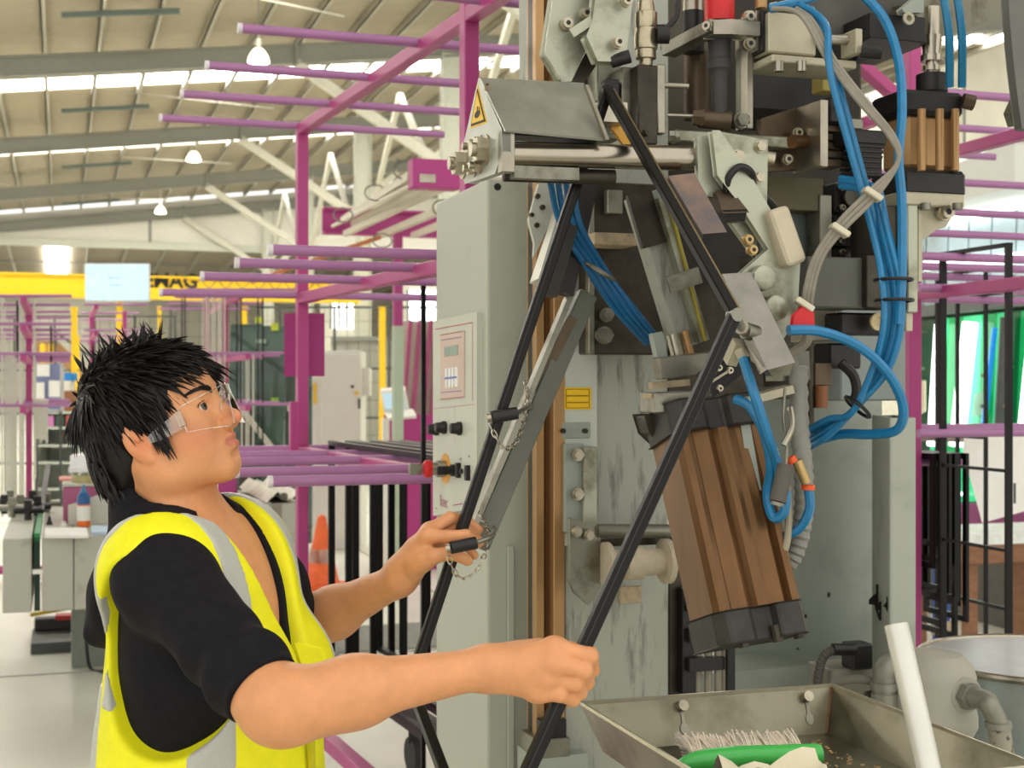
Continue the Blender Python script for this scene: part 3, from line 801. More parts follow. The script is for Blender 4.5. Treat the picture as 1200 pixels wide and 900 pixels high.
def lens_pt(a, z, y): 
    R = .085; return V(HD(.034+R*math.cos(a), y*(R*.94)*math.sin(a), z))
m = MB(); n, k = 40, 8; vs = []; fs = []
def edge(q):                                              # lower and upper lens edge from nose (0) to temple (1)
    q = abs(q); top = .037-.011*q
    f = min(1, max(0, (q-.05)/.22)); f = f*f*(3-2*f)
    return .020-f*(.046-.012*max(0, q-.4)**1.0*1.6)+.004*q, top
AM = 1.22
for th in (0, -.0010):
    for i in range(n+1):
        q = -1+2*i/n; b_, t_ = edge(q)
        for j in range(k+1):
            p = lens_pt(q*AM, b_+(t_-b_)*j/k, 1); c0 = V(HD(.03, 0, .01)); vs.append(p+(p-c0).normalized()*th)
N1 = (n+1)*(k+1)
for i in range(n):
    for j in range(k):
        A = i*(k+1)+j; f = (A, A+1, A+k+2, A+k+1); fs.append(f); fs.append(tuple(x+N1 for x in f)[::-1])
m.add(vs, fs, True); lens = m.build('lens', gl, G)
rim = [lens_pt((-1+2*i/n)*AM, edge(-1+2*i/n)[1], 1) for i in range(n+1)]+[lens_pt((-1+2*i/n)*AM, edge(-1+2*i/n)[0], 1) for i in range(n, -1, -1)]
MB().tube(rim, .0008, 6, closed=True).build('lens_rim', gl_edge, lens)
for y in (-1, 1):
    a0 = [V(HD(.064, y*.0745, .010)), V(HD(.036, y*.0760, .005)), V(HD(.018, y*.0770, .003)), V(HD(.008, y*.0775, .002))]
    m = MB(); pts = catmull(a0, 6); uz_ = V(HR[:, 2]); ox = V(HR[:, 1])*y*.0015; vs = []
    for i, p in enumerate(pts):
        q = i/(len(pts)-1); hgt = (.026*(1-q)+.010*q)/2; vs += [p-uz_*hgt, p+uz_*hgt, p+uz_*hgt+ox, p-uz_*hgt+ox]
    fs = [(4*i+k, 4*i+(k+1) % 4, 4*i+4+(k+1) % 4, 4*i+4+k) for i in range(len(pts)-1) for k in range(4)]
    m.add(vs, fs)
    m.build('temple', clear_mat('clear_temple', '#f3efe4', 1.3, .10) if 'clear_temple' not in MATS else MATS['clear_temple'], G)
    MB().cbox(V(HD(.062, y*.0755, .011)), V(HR[:, 0])*.010, V(HR[:, 1])*.004, V(HR[:, 2])*.024).build('hinge_block', MATS['clear_temple'], G, bevel=.001)
for y in (-1, 1): MB().tube(catmull([lens_pt(y*.10, .016, 1), V(HD(.104, y*.0085, .012)), V(HD(.100, y*.0115, .002))], 4), .0016, 6).build('nose_pad', gl_edge, G)
# ================================================================== THE FILLING MACHINE
gsteel = pm('weathered_steel', '#8a887a', rough=.36, metal=.75, var=.3, scale=14, col2='#57503f', thr=(.28, .5), bump=.04)
dsteel = pm('dark_oily_steel', '#3f392f', rough=.42, metal=.55, var=.4, scale=18, bump=.05)
black_p = pm('black_plastic', '#1b1a1a', rough=.42, var=.3, scale=30)
pgreen = pm('pale_green_casting', '#aeb09c', rough=.36, metal=.5, var=.12, scale=11, col2='#77735f', thr=(.30, .50), bump=.03)
mgrey = pm('grey_green_enamel', '#9aa195', rough=.45, var=.06, scale=5, col2='#80877b', thr=(.25, .5))
mgrey2 = pm('worn_grey_enamel', '#a3a699', rough=.5, var=.1, scale=7, col2='#6e6a5e', thr=(.30, .46), stretch=(6, 6, 1))
bronze = pm('bronze_anodised', '#b08a5c', rough=.34, metal=.45, var=.15, scale=3, stretch=(8, 8, .6))
bronze_d = pm('dull_bronze_anodised', '#6e5032', rough=.32, metal=.65, var=.18, scale=4, stretch=(8, 8, .6))
chrome = pm('bright_steel', '#b0a898', rough=.24, metal=1.0, var=.1, scale=10)
bolt_m = pm('zinc_bolt', '#b3ab96', rough=.3, metal=.9, var=.15, scale=60)
alu = pm('milled_aluminium', '#a39d8d', rough=.3, metal=.9, var=.25, scale=10)
copper = pm('tinted_steel_block', '#8f735f', rough=.38, metal=.6, var=.25, scale=7, col2='#56565a', thr=(.35, .6))
copper_d = pm('browned_steel', '#5a4c3b', rough=.42, metal=.55, var=.3, scale=10)
cream_m = pm('cream_casting', '#b9b299', rough=.4, metal=.15, var=.1, scale=12)
blue_h = pm('blue_hose', '#1f76a6', rough=.32, var=.12, scale=40, coat=.2)
grey_h = pm('grey_cable', '#8c8678', rough=.55, var=.12, scale=40)
red_m = pm('red_plastic', '#cf1f24', rough=.35, var=.1)
yel_m = pm('sticker_yellow', '#f2c313', rough=.5, var=.05)
dusty = pm('dust_covered_steel', '#b7a384', rough=.8, var=.25, scale=30, col2='#8d8470', thr=(.35, .55), bump=.1)
spool_m = pm('dusty_nylon', '#bdb098', rough=.65, var=.12, scale=40)

MO = P(780, 450, 2.95); MO.z = 0
MACH = thing('desiccant_filling_machine', MO, 'tall grey desiccant filling machine with bronze air cylinders and blue hoses', 'machine')
def HU(px, py, u):
    q = (px-600)/FPX; Y = u/(q*C2.x+C2.y); return P(px, py, Y)
def poly_v(pts, Y): A = P(pts[0][0], pts[0][1], Y); v = A.dot(D2); return [HV(x, y, v) for x, y in pts]
def plate(name, pts, Y, th, mat, par=MACH, bev=.0012, lab=None):
    return MB().prism(poly_v(pts, Y), D2*th).build(name, mat, par, bevel=bev, label=lab)
def width_to(A, x1): q = (x1-600)/FPX; return (q*A.y-A.x)/(C2.x-q*C2.y)
def fbox(name, x0, y0, x1, y1, Y, dep, mat, par=MACH, bev=.0015, floor=False, lab=None):
    A = P(x0, y0, Y); h = A.z if floor else (y1-y0)/FPX*Y
    return MB().hb(A, width_to(A, x1), h, dep).build(name, mat, par, bevel=bev, label=lab)
def rodp(name, a, b, rp, mat, par=MACH, n=16, lab=None):       # a, b = (px, py, Y); rp radius in px at a
    A, B = P(*a), P(*b); return MB().cyl(A, B, rp*a[2]/FPX, rp*b[2]/FPX, n).build(name, mat, par, label=lab)
def bolt(par, px, py, Y, rp=6, d=None, mat=None, sock=True, L=None):
    d = -D2 if d is None else V(d).normalized(); r = rp*Y/FPX; p = P(px, py, Y)
    r *= .88; m = MB(); m.cyl(p-d*.006, p+d*.002, r*1.2, n=14); m.cyl(p, p+d*(L or r*1.1), r, n=6 if not sock else 14)
    if sock: m.mat(1).cyl(p+d*(L or r*1.1), p+d*((L or r*1.1)+.0004), r*.5, n=6)
    return m.build('bolt', [mat or bolt_m, black_p], par)
def hose(name, pts, r, mat, par=MACH, n=8, sub=7, lab=None):
    return MB().tube(catmull([P(*p) for p in pts], sub), r, n).build(name, mat, par, label=lab)

# ---- carrying structure
fbox('machine_base', 680, 800, 985, 900, 3.02, .24, mgrey, floor=True)
COLM = fbox('machine_column', 661, -90, 784, 900, 2.86, .30, mgrey2, floor=True, bev=.004, lab='worn grey steel column')
fbox('column_strip', 661, 395, 700, 640, 2.845, .02, pm('pale_grey_enamel', '#bfc4b8', rough=.5, var=.05), COLM)
fbox('column_shadow_gap', 784, 640, 800, 900, 2.95, .15, dsteel, COLM, floor=True)  # dark strip in place of the shaded gap beside the column
BP = fbox('back_panel', 862, 330, 1034, 900, 3.34, .05, mgrey, floor=True, lab='large grey green sheet panel')
rim_m = pm('panel_edge', '#a5a99d', rough=.5)
m = MB()                                                # open-topped cable duct beside the panel
zt = P(1022, 487, 3.25).z; A = P(1020, 487, 3.30); A.z = 0
wd = width_to(P(1043, 524, 3.02), 1073)
c0 = P(1043, 524, 3.02); c0.z = 0; c1 = c0+C2*wd; b0 = P(1022, 487, 3.30); b0.z = 0; b1 = b0+C2*wd*.95
for p, q in ((c0, c1), (c1, b1), (b1, b0), (b0, c0)):
    d = (q-p).normalized(); nrm = V((-d.y, d.x, 0))*.004; m.obox(p, q-p, nrm, UP*zt)
m.build('cable_duct', pm('duct_enamel', '#a8ada0', rough=.45, var=.05, scale=6, col2='#8e9285', thr=(.25, .45)), MACH)
chip_m = pm('bare_dark_metal', '#2b2622', rough=.6)
for (x, y, s_) in ((1028, 702, 14), (1032, 716, 9), (1040, 708, 7)):
    A = P(x, y, 3.018+(1043-x)*.012); MB().prism([A+C2*(math.cos(a)*s_*.0019*(.6+.4*math.sin(3*a+x)))+UP*(math.sin(a)*s_*.0019*1.5*(.7+.3*math.cos(4*a))) for a in [i*math.pi/7 for i in range(14)]], -D2*.001).build('paint_chip', chip_m, MACH)
for i in range(26):
    x = rnd.choice([rnd.gauss(938, 9), rnd.uniform(880, 1010), rnd.gauss(925, 6)]); y = rnd.choice([rnd.gauss(770, 16), rnd.uniform(660, 790)]); s_ = rnd.uniform(.8, 2.6)
    A = HV(x, y, P(862, 330, 3.34).dot(D2)-.0006); MB().prism([A+C2*(math.cos(a)*s_*.002)+UP*(math.sin(a)*s_*.003) for a in [k*math.pi/3 for k in range(6)]], -D2*.0006).build('paint_chip', chip_m, BP)
# bronze guide rail
for (x0, x1, Y, mt) in ((628, 638, 2.84, bronze), (638, 649, 2.86, bronze_d), (649, 662, 2.835, bronze)):
    fbox('guide_rail', x0, -60, x1, 868, Y, .06, mt, lab='tall bronze guide rail')
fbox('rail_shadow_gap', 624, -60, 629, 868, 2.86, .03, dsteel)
fbox('rail_foot', 628, 868, 668, 890, 2.80, .10, gsteel); fbox('rail_foot', 634, 845, 664, 872, 2.81, .03, black_p)
fbox('rail_support', 626, 889, 690, 900, 2.80, .11, mgrey, floor=True)
# dark bolt plate
DP = fbox('bolt_plate', 690, 212, 778, 415, 2.78, .06, dsteel, bev=.003); fbox('plate_flange', 690, 212, 697, 415, 2.775, .02, gsteel, DP)
for (x, y, r) in ((711, 369, 8), (708, 393, 10)): bolt(DP, x, y, 2.775, r, mat=gsteel, sock=False)
fbox('dusty_ledge', 697, 272, 748, 286, 2.70, .08, dusty, DP); fbox('slotted_guide', 712, 222, 730, 250, 2.76, .02, gsteel, DP)
# column hardware
SB = fbox('side_bracket', 684, 524, 700, 620, 2.83, .03, pgreen, COLM)
for y in (533, 579): bolt(SB, 677, y, 2.825, 7, sock=False)
fbox('bolt_strip', 662, 520, 684, 624, 2.83, .02, mgrey, SB)
HP_ = fbox('hinge_plate', 658, 495, 692, 514, 2.84, .02, mgrey, COLM)
for x in (660, 686): bolt(HP_, x, 505, 2.838, 3, mat=dsteel)
RBK = plate('roller_bracket', [(669, 608), (703, 619), (703, 690), (690, 708), (674, 694), (669, 680)], 2.74, .014, gsteel, bev=.002)
for x in (676, 690): bolt(RBK, x, 627 if x > 680 else 623, 2.738, 6, sock=False)
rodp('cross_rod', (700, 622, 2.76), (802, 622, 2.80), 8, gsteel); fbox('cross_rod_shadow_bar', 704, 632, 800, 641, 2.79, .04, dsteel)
sp0 = P(708, 661, 2.74); spd = C2
MB().lathe(sp0, spd, [(0, .02), (0, .044), (.010, .044), (.012, .028), (.040, .028), (.042, .035), (.080, .035), (.083, .028), (.128, .027), (.130, .046), (.142, .046), (.144, .02)], 24).build('guide_roller', spool_m, MACH, label='dusty nylon guide roller with flanged ends')
fbox('worn_pad', 727, 688, 752, 708, 2.855, .01, dusty, COLM)
# yellow notice
YS = fbox('warning_notice', 661, 454, 693, 480, 2.843, .002, yel_m, COLM, bev=0, lab='yellow notice with two lines of black print')
c = P(677, 467, 2.838); c = HV(677, 467, P(661, 454, 2.843).dot(D2)-.0012)
blk = pm('black_print', '#1a1712', rough=.6, var=.1)
for dy, tx in ((.0055, 'REMOVE TRANSPORT SAFETY'), (-.0085, 'DEVICE BEFORE STARTING !!')):
    text_mesh('notice_text', tx, blk, .0037, c+UP*dy, C2, UP, YS, ext=.0003)
bd = MB(); w_ = .056; 
for (dx, dz, a, b) in ((0, .0195, w_*.92, .0008), (0, -.0195, w_*.92, .0008), (-w_*.46, 0, .0008, .039), (w_*.46, 0, .0008, .039)): bd.cbox(c+C2*dx+UP*dz, C2*a, D2*.0006, UP*b)
bd.build('notice_border', blk, YS)
# cable chain
CH = fbox('cable_chain', 800, 690, 816, 815, 2.93, .04, black_p, lab='black cable chain carrying grey hoses')
fbox('chain_rail', 853, 740, 862, 815, 2.93, .04, black_p, CH)
for y in (702, 738, 772): fbox('chain_link', 808, y, 858, y+16, 2.915, .02, black_p, CH)
for x in (818, 830, 842, 850): rodp('chain_hose', (x, 690, 2.95), (x, 815, 2.95), 5, grey_h, CH, 10)

# ---- slanted channel with yellow edge
CHN = MB(); p0, p1 = P(752, 228, 2.58), P(806, 405, 2.60); CHN.bar(p0, p1, .058, .05, -D2); CHN = CHN.build('slanted_channel', mgrey2, MACH, bevel=.002, label='slanted grey channel with oil stains')
MB().bar(P(748, 226, 2.55), P(766, 288, 2.552), .050, .012, -D2).build('oil_stained_end', dsteel, CHN)
MB().bar(P(773, 232, 2.55), P(822, 400, 2.57), .020, .03, -D2).build('channel_edge', pgreen, CHN); MB().bar(P(782, 236, 2.54), P(824, 400, 2.56), .005, .02, -D2).build('yellow_strip', pm('ochre_strip', '#a89a3c', rough=.5), CHN)
MB().bar(P(783, 334, 2.5), P(820, 322, 2.5), .03, .018, -D2).build('clamp_strap', gsteel, CHN)
MB().bar(P(768, 390, 2.52), P(776, 428, 2.52), .020, .02, -D2).build('guide_pin_block', mgrey, MACH); rodp('guide_pin', (788, 392, 2.55), (800, 440, 2.55), 8, alu); rodp('guide_pin', (802, 388, 2.56), (814, 436, 2.56), 5, bronze)
MB().bar(P(770, 432, 2.5), P(830, 425, 2.52), .04, .05, -D2).build('pivot_block', gsteel, MACH, bevel=.002); MB().bar(P(762, 452, 2.49), P(806, 448, 2.5), .03, .012, UP).build('dusty_ledge', dusty, MACH)

# ---- spindle with end plate, cover and tips
SPN = rodp('spindle', (588, 180, 2.19), (824, 186, 2.32), 14.5, chrome, n=28, lab='polished horizontal steel spindle')
rodp('spindle_support', (590, 204, 2.235), (720, 208, 2.275), 9, dsteel); MB().bar(P(600, 202, 2.20), P(676, 205, 2.24), .02, .020).build('support_bar', gsteel, MACH)
uE = P(588, 160, 2.15).dot(C2)
EP = MB().prism([HU(x, y, uE) for x, y in ((561, 91), (588, 152), (588, 178), (580, 203), (545, 215), (538, 192))], C2*.016).build('end_plate', pm('cast_zinc_plate', '#a9aca0', rough=.35, metal=.6, var=.15, scale=10), MACH, bevel=.001, label='angled steel end plate with warning triangle')
MB().obox(HU(588, 152, uE)-UP*.066, C2*.022, D2*.05-D2*.03, UP*.066).build('plate_collar', alu, EP, bevel=.001)
for (x, y, r, L) in ((569, 176, 15, .018), (543, 192, 15, .018), (555, 172, 8, .012), (563, 168, 8, .012), (556, 198, 8, .012), (563, 194, 8, .012)):
    p = HU(x, y, uE); m = MB(); r2 = r*2.25/FPX; m.cyl(p, p-C2*.002, r2*1.25, n=18); m.cyl(p-C2*.002, p-C2*L, r2, n=6); m.cyl(p-C2*L, p-C2*(L+.008), r2*.55, n=12); m.build('hex_nut', bolt_m, EP)
def tri(k, e):
    pts = [(560, 99), (571, 144), (551, 151)]; cx = sum(p[0] for p in pts)/3; cy = sum(p[1] for p in pts)/3
    return MB().prism([HU(cx+(x-cx)*k, cy+(y-cy)*k, uE)-C2*e for x, y in pts], -C2*.0006)
WT = tri(1.0, 0).build('warning_triangle', yel_m, EP, label='yellow warning triangle sticker')
t2 = tri(.86, .0007); t2.build('triangle_border', blk, WT); tri(.70, .0014).build('triangle_field', yel_m, WT)
m = MB(); cc = HU(561, 134, uE)-C2*.0022
m.prism([cc+D2*(math.cos(a)*.016)+UP*(math.sin(a)*.006) for a in [i*math.pi/5 for i in range(10)]], -C2*.0006); m.cbox(cc+UP*.008, D2*.006, C2*.0006, UP*.010); m.cbox(cc+UP*.006-D2*.010, D2*.004, C2*.0006, UP*.008)
m.build('hand_symbol', blk, WT)
CV = MB(); a = [HU(563, 91, uE), None, P(708, 163, 2.22), P(592, 152, 2.14)]
pn = (a[3]-a[0]).cross(a[2]-a[0]); ray = V(((684-600)/FPX, 1, -(97-450)/FPX)); a[1] = V((0, 0, CAMZ))+ray*((a[0]-V((0, 0, CAMZ))).dot(pn)/ray.dot(pn))
nrm = (a[1]-a[0]).cross(a[3]-a[0]).normalized()*.004
CV.prism([a[0], a[1], a[2], a[3]], nrm if nrm.y > 0 else -nrm); CV = CV.build('spindle_cover', pm('brushed_cover', '#b0b0a6', rough=.36, metal=.75, var=.3, scale=6), MACH, label='bent sheet steel cover above the spindle')
MB().obox(P(686, 99, 2.29), P(710, 163, 2.21)-P(686, 99, 2.29), D2*.01, C2*.006).build('cover_flange', alu, CV)
MB().obox(P(704, 118, 2.352), C2*.05, D2*.06, -UP*.035).build('cover_tab', alu, CV)
for (x, y) in ((571, 101), (589, 144)): bolt(CV, x, y, 2.21, 4, d=(0, -.7, .7), L=.003)
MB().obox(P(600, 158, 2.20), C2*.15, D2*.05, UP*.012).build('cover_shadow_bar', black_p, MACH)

# ---- gripper castings at the top left
g1 = plate('gripper_casting', [(655, -30), (702, -30), (700, 22), (690, 46), (668, 93), (660, 93), (641, 61)], 2.42, .03, pgreen, bev=.004)
g2 = plate('gripper_casting', [(697, 24), (704, -30), (742, -30), (731, 70), (702, 69), (690, 42)], 2.38, .03, pgreen, bev=.004)
for (x, y) in ((664, 28), (686, 16)): bolt(g1, x, y, 2.415, 7)
for (x, y) in ((734, 1), (724, 50)): bolt(g2, x, y, 2.375, 7)
MB().bar(P(670, 40, 2.40), P(694, 24, 2.40), .012, .016).build('casting_rib', pgreen, g1)
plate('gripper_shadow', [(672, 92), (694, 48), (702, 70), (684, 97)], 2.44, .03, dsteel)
fbox('rear_cover', 676, 75, 728, 160, 2.52, .06, gsteel); fbox('rear_cover', 700, 62, 728, 118, 2.48, .05, pgreen)
rodp('locating_pin', (716, 72, 2.40), (738, 66, 2.40), 8, black_p)

# ---- dark upper body
UB = fbox('upper_body', 690, -90, 1012, 335, 2.98, .34, pm('oily_dark_casting', '#2f2a21', rough=.5, metal=.3, var=.4, scale=7), bev=.01, lab='dark oily machine body behind the valve gear')
fbox('upper_body_plate', 690, -90, 840, 150, 2.93, .04, pm('olive_dull_plate', '#4f4a3b', rough=.5, metal=.3, var=.2, scale=6), UB)
fbox('rear_plate', 784, 328, 930, 468, 2.93, .08, dsteel); fbox('valve_terminal', 985, 212, 1062, 470, 3.10, .2, pm('grey_valve_body', '#87908c', rough=.5, var=.1, scale=6), bev=.004)
# valve block with ball valve
VB = fbox('valve_block', 748, 75, 771, 168, 2.40, .07, dsteel, bev=.002); fbox('valve_block_face', 729, 78, 748, 150, 2.43, .06, gsteel, VB)
fbox('edge_plate', 771, 75, 780, 156, 2.41, .02, alu, VB); rodp('stop_pin', (779, 100, 2.42), (807, 101, 2.42), 3.5, alu, VB)
bolt(VB, 758, 155, 2.398, 4, mat=dsteel); fbox('terminal_box', 711, 92, 726, 118, 2.42, .03, black_p, VB); plate('copper_shim', [(718, 150), (722, 128), (756, 170), (733, 171)], 2.40, .01, pm('brass_shim', '#b58a3f', rough=.35, metal=.7), VB)
bz = P(757, 75, 2.42)
BV = MB().lathe(bz, UP, [(-.005, .010), (0, .012), (.008, .012), (.009, .018), (.024, .018), (.026, .020), (.034, .021), (.05, .021), (.062, .019), (.064, .020), (.09, .020), (.092, .016), (.11, .014), (.114, .010)], 20).build('ball_valve', pm('nickel_brass', '#b3a88e', rough=.3, metal=.9, var=.15, scale=30), MACH, label='nickel ball valve with black lever')
MB().cyl(P(770, 40, 2.40), P(784, 40, 2.40), .017, n=16).build('valve_neck', black_p, BV)
MB().tube(catmull([P(780, 34, 2.39), P(792, 20, 2.39), (P(794, 0, 2.39)), P(794, -20, 2.39)], 4), .005, 8).build('valve_lever', black_p, BV)
# dosing nozzle group
rodp('dosing_tube', (817, 62, 2.56), (817, 140, 2.56), 16, copper_d, n=20); rodp('dosing_tube_collar', (812, 62, 2.52), (812, 14, 2.52), 13, black_p, n=20); rodp('dosing_tube_tip', (812, 14, 2.52), (812, -30, 2.52), 12.5, alu, n=20)
rodp('red_knurled_sleeve', (843, 26, 2.45), (843, -40, 2.45), 18, red_m, n=24, lab='red ribbed sleeve')
BR = MB(); BR.bar(P(783, 60, 2.50), P(840, 30, 2.38), .03, .022); BR = BR.build('cross_bracket', gsteel, MACH, bevel=.001)
plate('cross_bracket_head', [(837, 24), (857, 23), (890, 26), (890, 41), (857, 39), (837, 39)], 2.37, .04, alu, BR)
for (x, y, Y) in ((781, 56, 2.50), (804, 45, 2.45), (830, 31, 2.38)): bolt(BR, x, y, Y, 6, d=(-.6, -.8, 0))
nz = P(843, 47, 2.43)
MB().lathe(nz, -UP, [(-.006, .024), (.0, .024), (.002, .020), (.034, .020), (.036, .0215), (.052, .0215), (.056, .018), (.07, .0155), (.135, .0145), (.14, .012)], 20).build('nozzle', pm('black_rubber', '#3b3a38', rough=.55, var=.15), MACH, label='black nozzle hanging from the bracket')
el = MB(); el.cyl(P(856, 142, 2.43), P(818, 139, 2.43), .018, .016, 18); el.cyl(P(824, 139, 2.425), P(812, 138, 2.425), .017, .013, 6); el.build('nozzle_elbow', copper_d, MACH)
rodp('elbow_rod', (812, 136, 2.43), (782, 135, 2.43), 2.4, alu); rodp('elbow_pin', (856, 141, 2.43), (878, 140, 2.43), 5, bronze_d); bolt(MACH, 868, 141, 2.42, 9, sock=False, mat=gsteel)
fbox('hanger_bar', 868, 55, 874, 152, 2.46, .02, gsteel); fbox('hanger_bar', 875, 40, 883, 150, 2.44, .03, alu)
VX = fbox('valve_box', 901, 13, 957, 61, 2.40, .09, cream_m, bev=.003, lab='square cream valve box'); fbox('valve_box_gasket', 893, 12, 901, 60, 2.41, .08, black_p, VX); fbox('valve_box_flange', 886, 11, 893, 59, 2.42, .08, alu, VX)
for (x, y) in ((877, 20), (877, 52)): bolt(VX, x, y, 2.40, 7)
rodp('brass_fitting', (892, 10, 2.42), (892, -6, 2.42), 7, bronze, VX); rodp('hose_nut', (903, 8, 2.40), (911, 6, 2.40), 5, alu, VX)
VP_ = fbox('valve_base_plate', 905, 63, 1004, 72, 2.38, .10, cream_m, bev=.002)
for x in (913, 939): rodp('base_screw', (x, 72, 2.385), (x, 84, 2.385), 6, alu, VP_)
rodp('valve_rod', (957, 46, 2.42), (1003, 47, 2.43), 6, alu, VX); fbox('rod_bracket', 1003, 33, 1011, 62, 2.40, .05, cream_m, VX); rodp('rod_end', (1010, 60, 2.40), (1032, 62, 2.40), 8, black_p, VX); fbox('rod_end_housing', 1004, 48, 1016, 70, 2.43, .05, black_p, VX)
fbox('upper_beam', 940, -30, 1085, 40, 2.62, .18, pm('dark_green_grey', '#4d4c45', rough=.5, metal=.3, var=.3, scale=8)); plate('upper_gusset', [(1058, 10), (1082, -10), (1082, 14), (1060, 14)], 2.55, .02, mgrey)
bk = fbox('pivot_housing', 1020, 14, 1085, 44, 2.56, .10, black_p); m = MB(); p = P(1064, 22, 2.555); m.lathe(p, -D2, [(0, .012), (.004, .012), (.004, .006), (0, .006)], 16); m.build('pivot_bush', cream_m, bk)
fbox('small_yellow_block', 964, 88, 981, 106, 2.55, .04, pm('ochre_block', '#a09148', rough=.5), MACH)
fbox('lower_shade_block', 880, 66, 985, 128, 2.62, .2, pm('black_shadow_fill', '#25221d', rough=.5, var=.3), bev=.004)  # dark block standing in for the shade beneath the valve plate
# rod with long bar, side plate
fbox('long_bar', 795, 152, 928, 165, 2.40, .035, pgreen, bev=.002)
bolt(MACH, 792, 160, 2.40, 8, d=(-1, 0, 0), mat=gsteel, sock=False)
SP2 = plate('side_plate', [(893, 140), (962, 118), (964, 195), (893, 200)], 2.50, .02, copper_d, bev=.002); fbox('side_plate_edge', 962, 116, 971, 195, 2.44, .10, alu, SP2)
for (x, y) in ((953, 150), (951, 182), (934, 156), (922, 187)): bolt(SP2, x, y, 2.495, 6)
rodp('piston_stub', (928, 166, 2.46), (950, 166, 2.50), 8, bronze_d, SP2)
for i in range(5): fbox('cooling_fin', 970, 146+i*10, 990, 154+i*10, 2.48, .05, copper_d, SP2)
cn = fbox('solenoid_plug', 972, 113, 998, 144, 2.46, .06, black_p, bev=.004); bolt(cn, 985, 124, 2.458, 3, mat=bronze)
cn2 = fbox('solenoid_plug', 992, 150, 1040, 168, 2.44, .06, black_p, bev=.004)
for i in range(6): fbox('plug_fin', 1003, 168+i*6, 1037-i, 172+i*6, 2.445, .055, black_p, cn2)
fbox('plug_core', 1006, 166, 1034, 205, 2.45, .04, black_p, cn2); fbox('plug_screw_block', 988, 138, 1012, 150, 2.47, .04, gsteel, cn2)
for (x, y) in ((1018, 118), (1020, 133)): rodp('white_clip', (x-3, y-4, 2.44), (x+2, y+6, 2.44), 3, pm('white_nylon', '#e6e2d4', rough=.4), cn2)
fbox('mid_plate', 900, 205, 965, 245, 2.60, .05, pm('olive_plate', '#5c553c', rough=.45, metal=.3, var=.2, scale=8)); fbox('mid_plate', 905, 228, 962, 330, 2.66, .05, pm('blue_grey_plate', '#6d7571', rough=.45, metal=.2, var=.1))
fbox('valve_spacer', 961, 228, 975, 330, 2.63, .05, gsteel)
for (y0, y1) in ((215, 248), (252, 288), (290, 322)):
    vm_ = fbox('valve_module', 977, y0, 1012, y1, 2.68, .08, black_p, bev=.003)
    p = P(998, (y0+y1)/2, 2.675); MB().cyl(p, p-D2*.006, .018, n=20).build('module_disc', gsteel, vm_)
    for yy_ in (y0+5, y1-5): bolt(vm_, 987, yy_, 2.675, 3.5)
fbox('cream_module', 950, 318, 982, 400, 2.66, .08, cream_m, bev=.003)
LB = fbox('lower_valve', 985, 366, 1060, 392, 2.58, .06, black_p, bev=.004); p = P(1028, 377, 2.575); MB().lathe(p, -D2, [(0, .017), (.006, .017), (.006, .009), (.001, .009)], 18).build('port_ring', pm('tan_ring', '#c9b78d', rough=.5), LB)
fbox('lower_valve', 972, 402, 1010, 432, 2.62, .06, black_p, bev=.004); fbox('fitting_block', 955, 425, 975, 452, 2.6, .04, copper_d); rodp('brass_fitting', (962, 452, 2.6), (962, 478, 2.6), 8, pm('rust_fitting', '#84532f', rough=.5)); rodp('grey_fitting', (948, 400, 2.6), (948, 505, 2.6), 6, dsteel)
hose('black_conduit', [(985, 425, 2.6), (1000, 440, 2.6), (1004, 460, 2.6), (998, 475, 2.6)], .010, black_p)
BM = fbox('square_beam', 946, 300, 1016, 360, 2.50, .10, pm('dull_dark_enamel', '#55574e', rough=.4, var=.12, scale=6), bev=.003, lab='dark grey square beam'); fbox('beam_end', 1016, 299, 1062, 360, 2.52, .10, dsteel, BM)
fbox('beam_riser', 1024, 240, 1050, 300, 2.56, .08, dsteel, BM)
VBAR = fbox('vertical_bar', 1064, 240, 1076, 366, 2.56, .05, pgreen, bev=.002); fbox('vertical_bar_edge', 1076, 244, 1081, 330, 2.58, .05, cream_m, VBAR); fbox('terminal_strip', 1062, 366, 1070, 388, 2.57, .03, cream_m, VBAR)

# ---- right-hand air cylinder
AC = fbox('cylinder_barrel', 1062, 131, 1122, 198, 2.58, .085, bronze, bev=.01, lab='upright bronze air cylinder barrel')
for (x, Y) in ((1080, 2.565), (1101, 2.57), (1119, 2.60)): rodp('tie_rod', (x, 128, Y), (x, 200, Y), 5, bronze, AC, 12)
fbox('cylinder_head', 1059, 103, 1131, 132, 2.565, .115, black_p, AC, .008); fbox('cylinder_foot', 1059, 196, 1134, 228, 2.565, .115, black_p, AC, .008)
ctr = P(1092, 105, 2.63)
MB().lathe(ctr, UP, [(-.005, .030), (.028, .030), (.030, .026), (.03, .008)], 22).build('cylinder_gland', black_p, AC)
MB().lathe(ctr+UP*.028, UP, [(0, .010), (.008, .010), (.008, .016), (.018, .016), (.018, .011), (.026, .011), (.026, .021), (.038, .021), (.038, .017), (.05, .018), (.075, .020), (.075, .016), (.13, .016)], 18).build('piston_rod', chrome, AC)
rodp('port_fitting', (1128, 118, 2.60), (1141, 121, 2.60), 9, copper_d, AC)
fbox('cylinder_base', 1056, 224, 1131, 240, 2.56, .12, cream_m, AC, .003)
CLV = plate('clevis', [(1080, 240), (1115, 240), (1115, 252), (1108, 264), (1096, 268), (1080, 280), (1074, 290)], 2.60, .03, cream_m, bev=.003); bolt(CLV, 1107, 249, 2.598, 9)
for x in (1085, 1122): rodp('foot_bolt', (x, 238, 2.57), (x, 246, 2.57), 6, gsteel, AC)
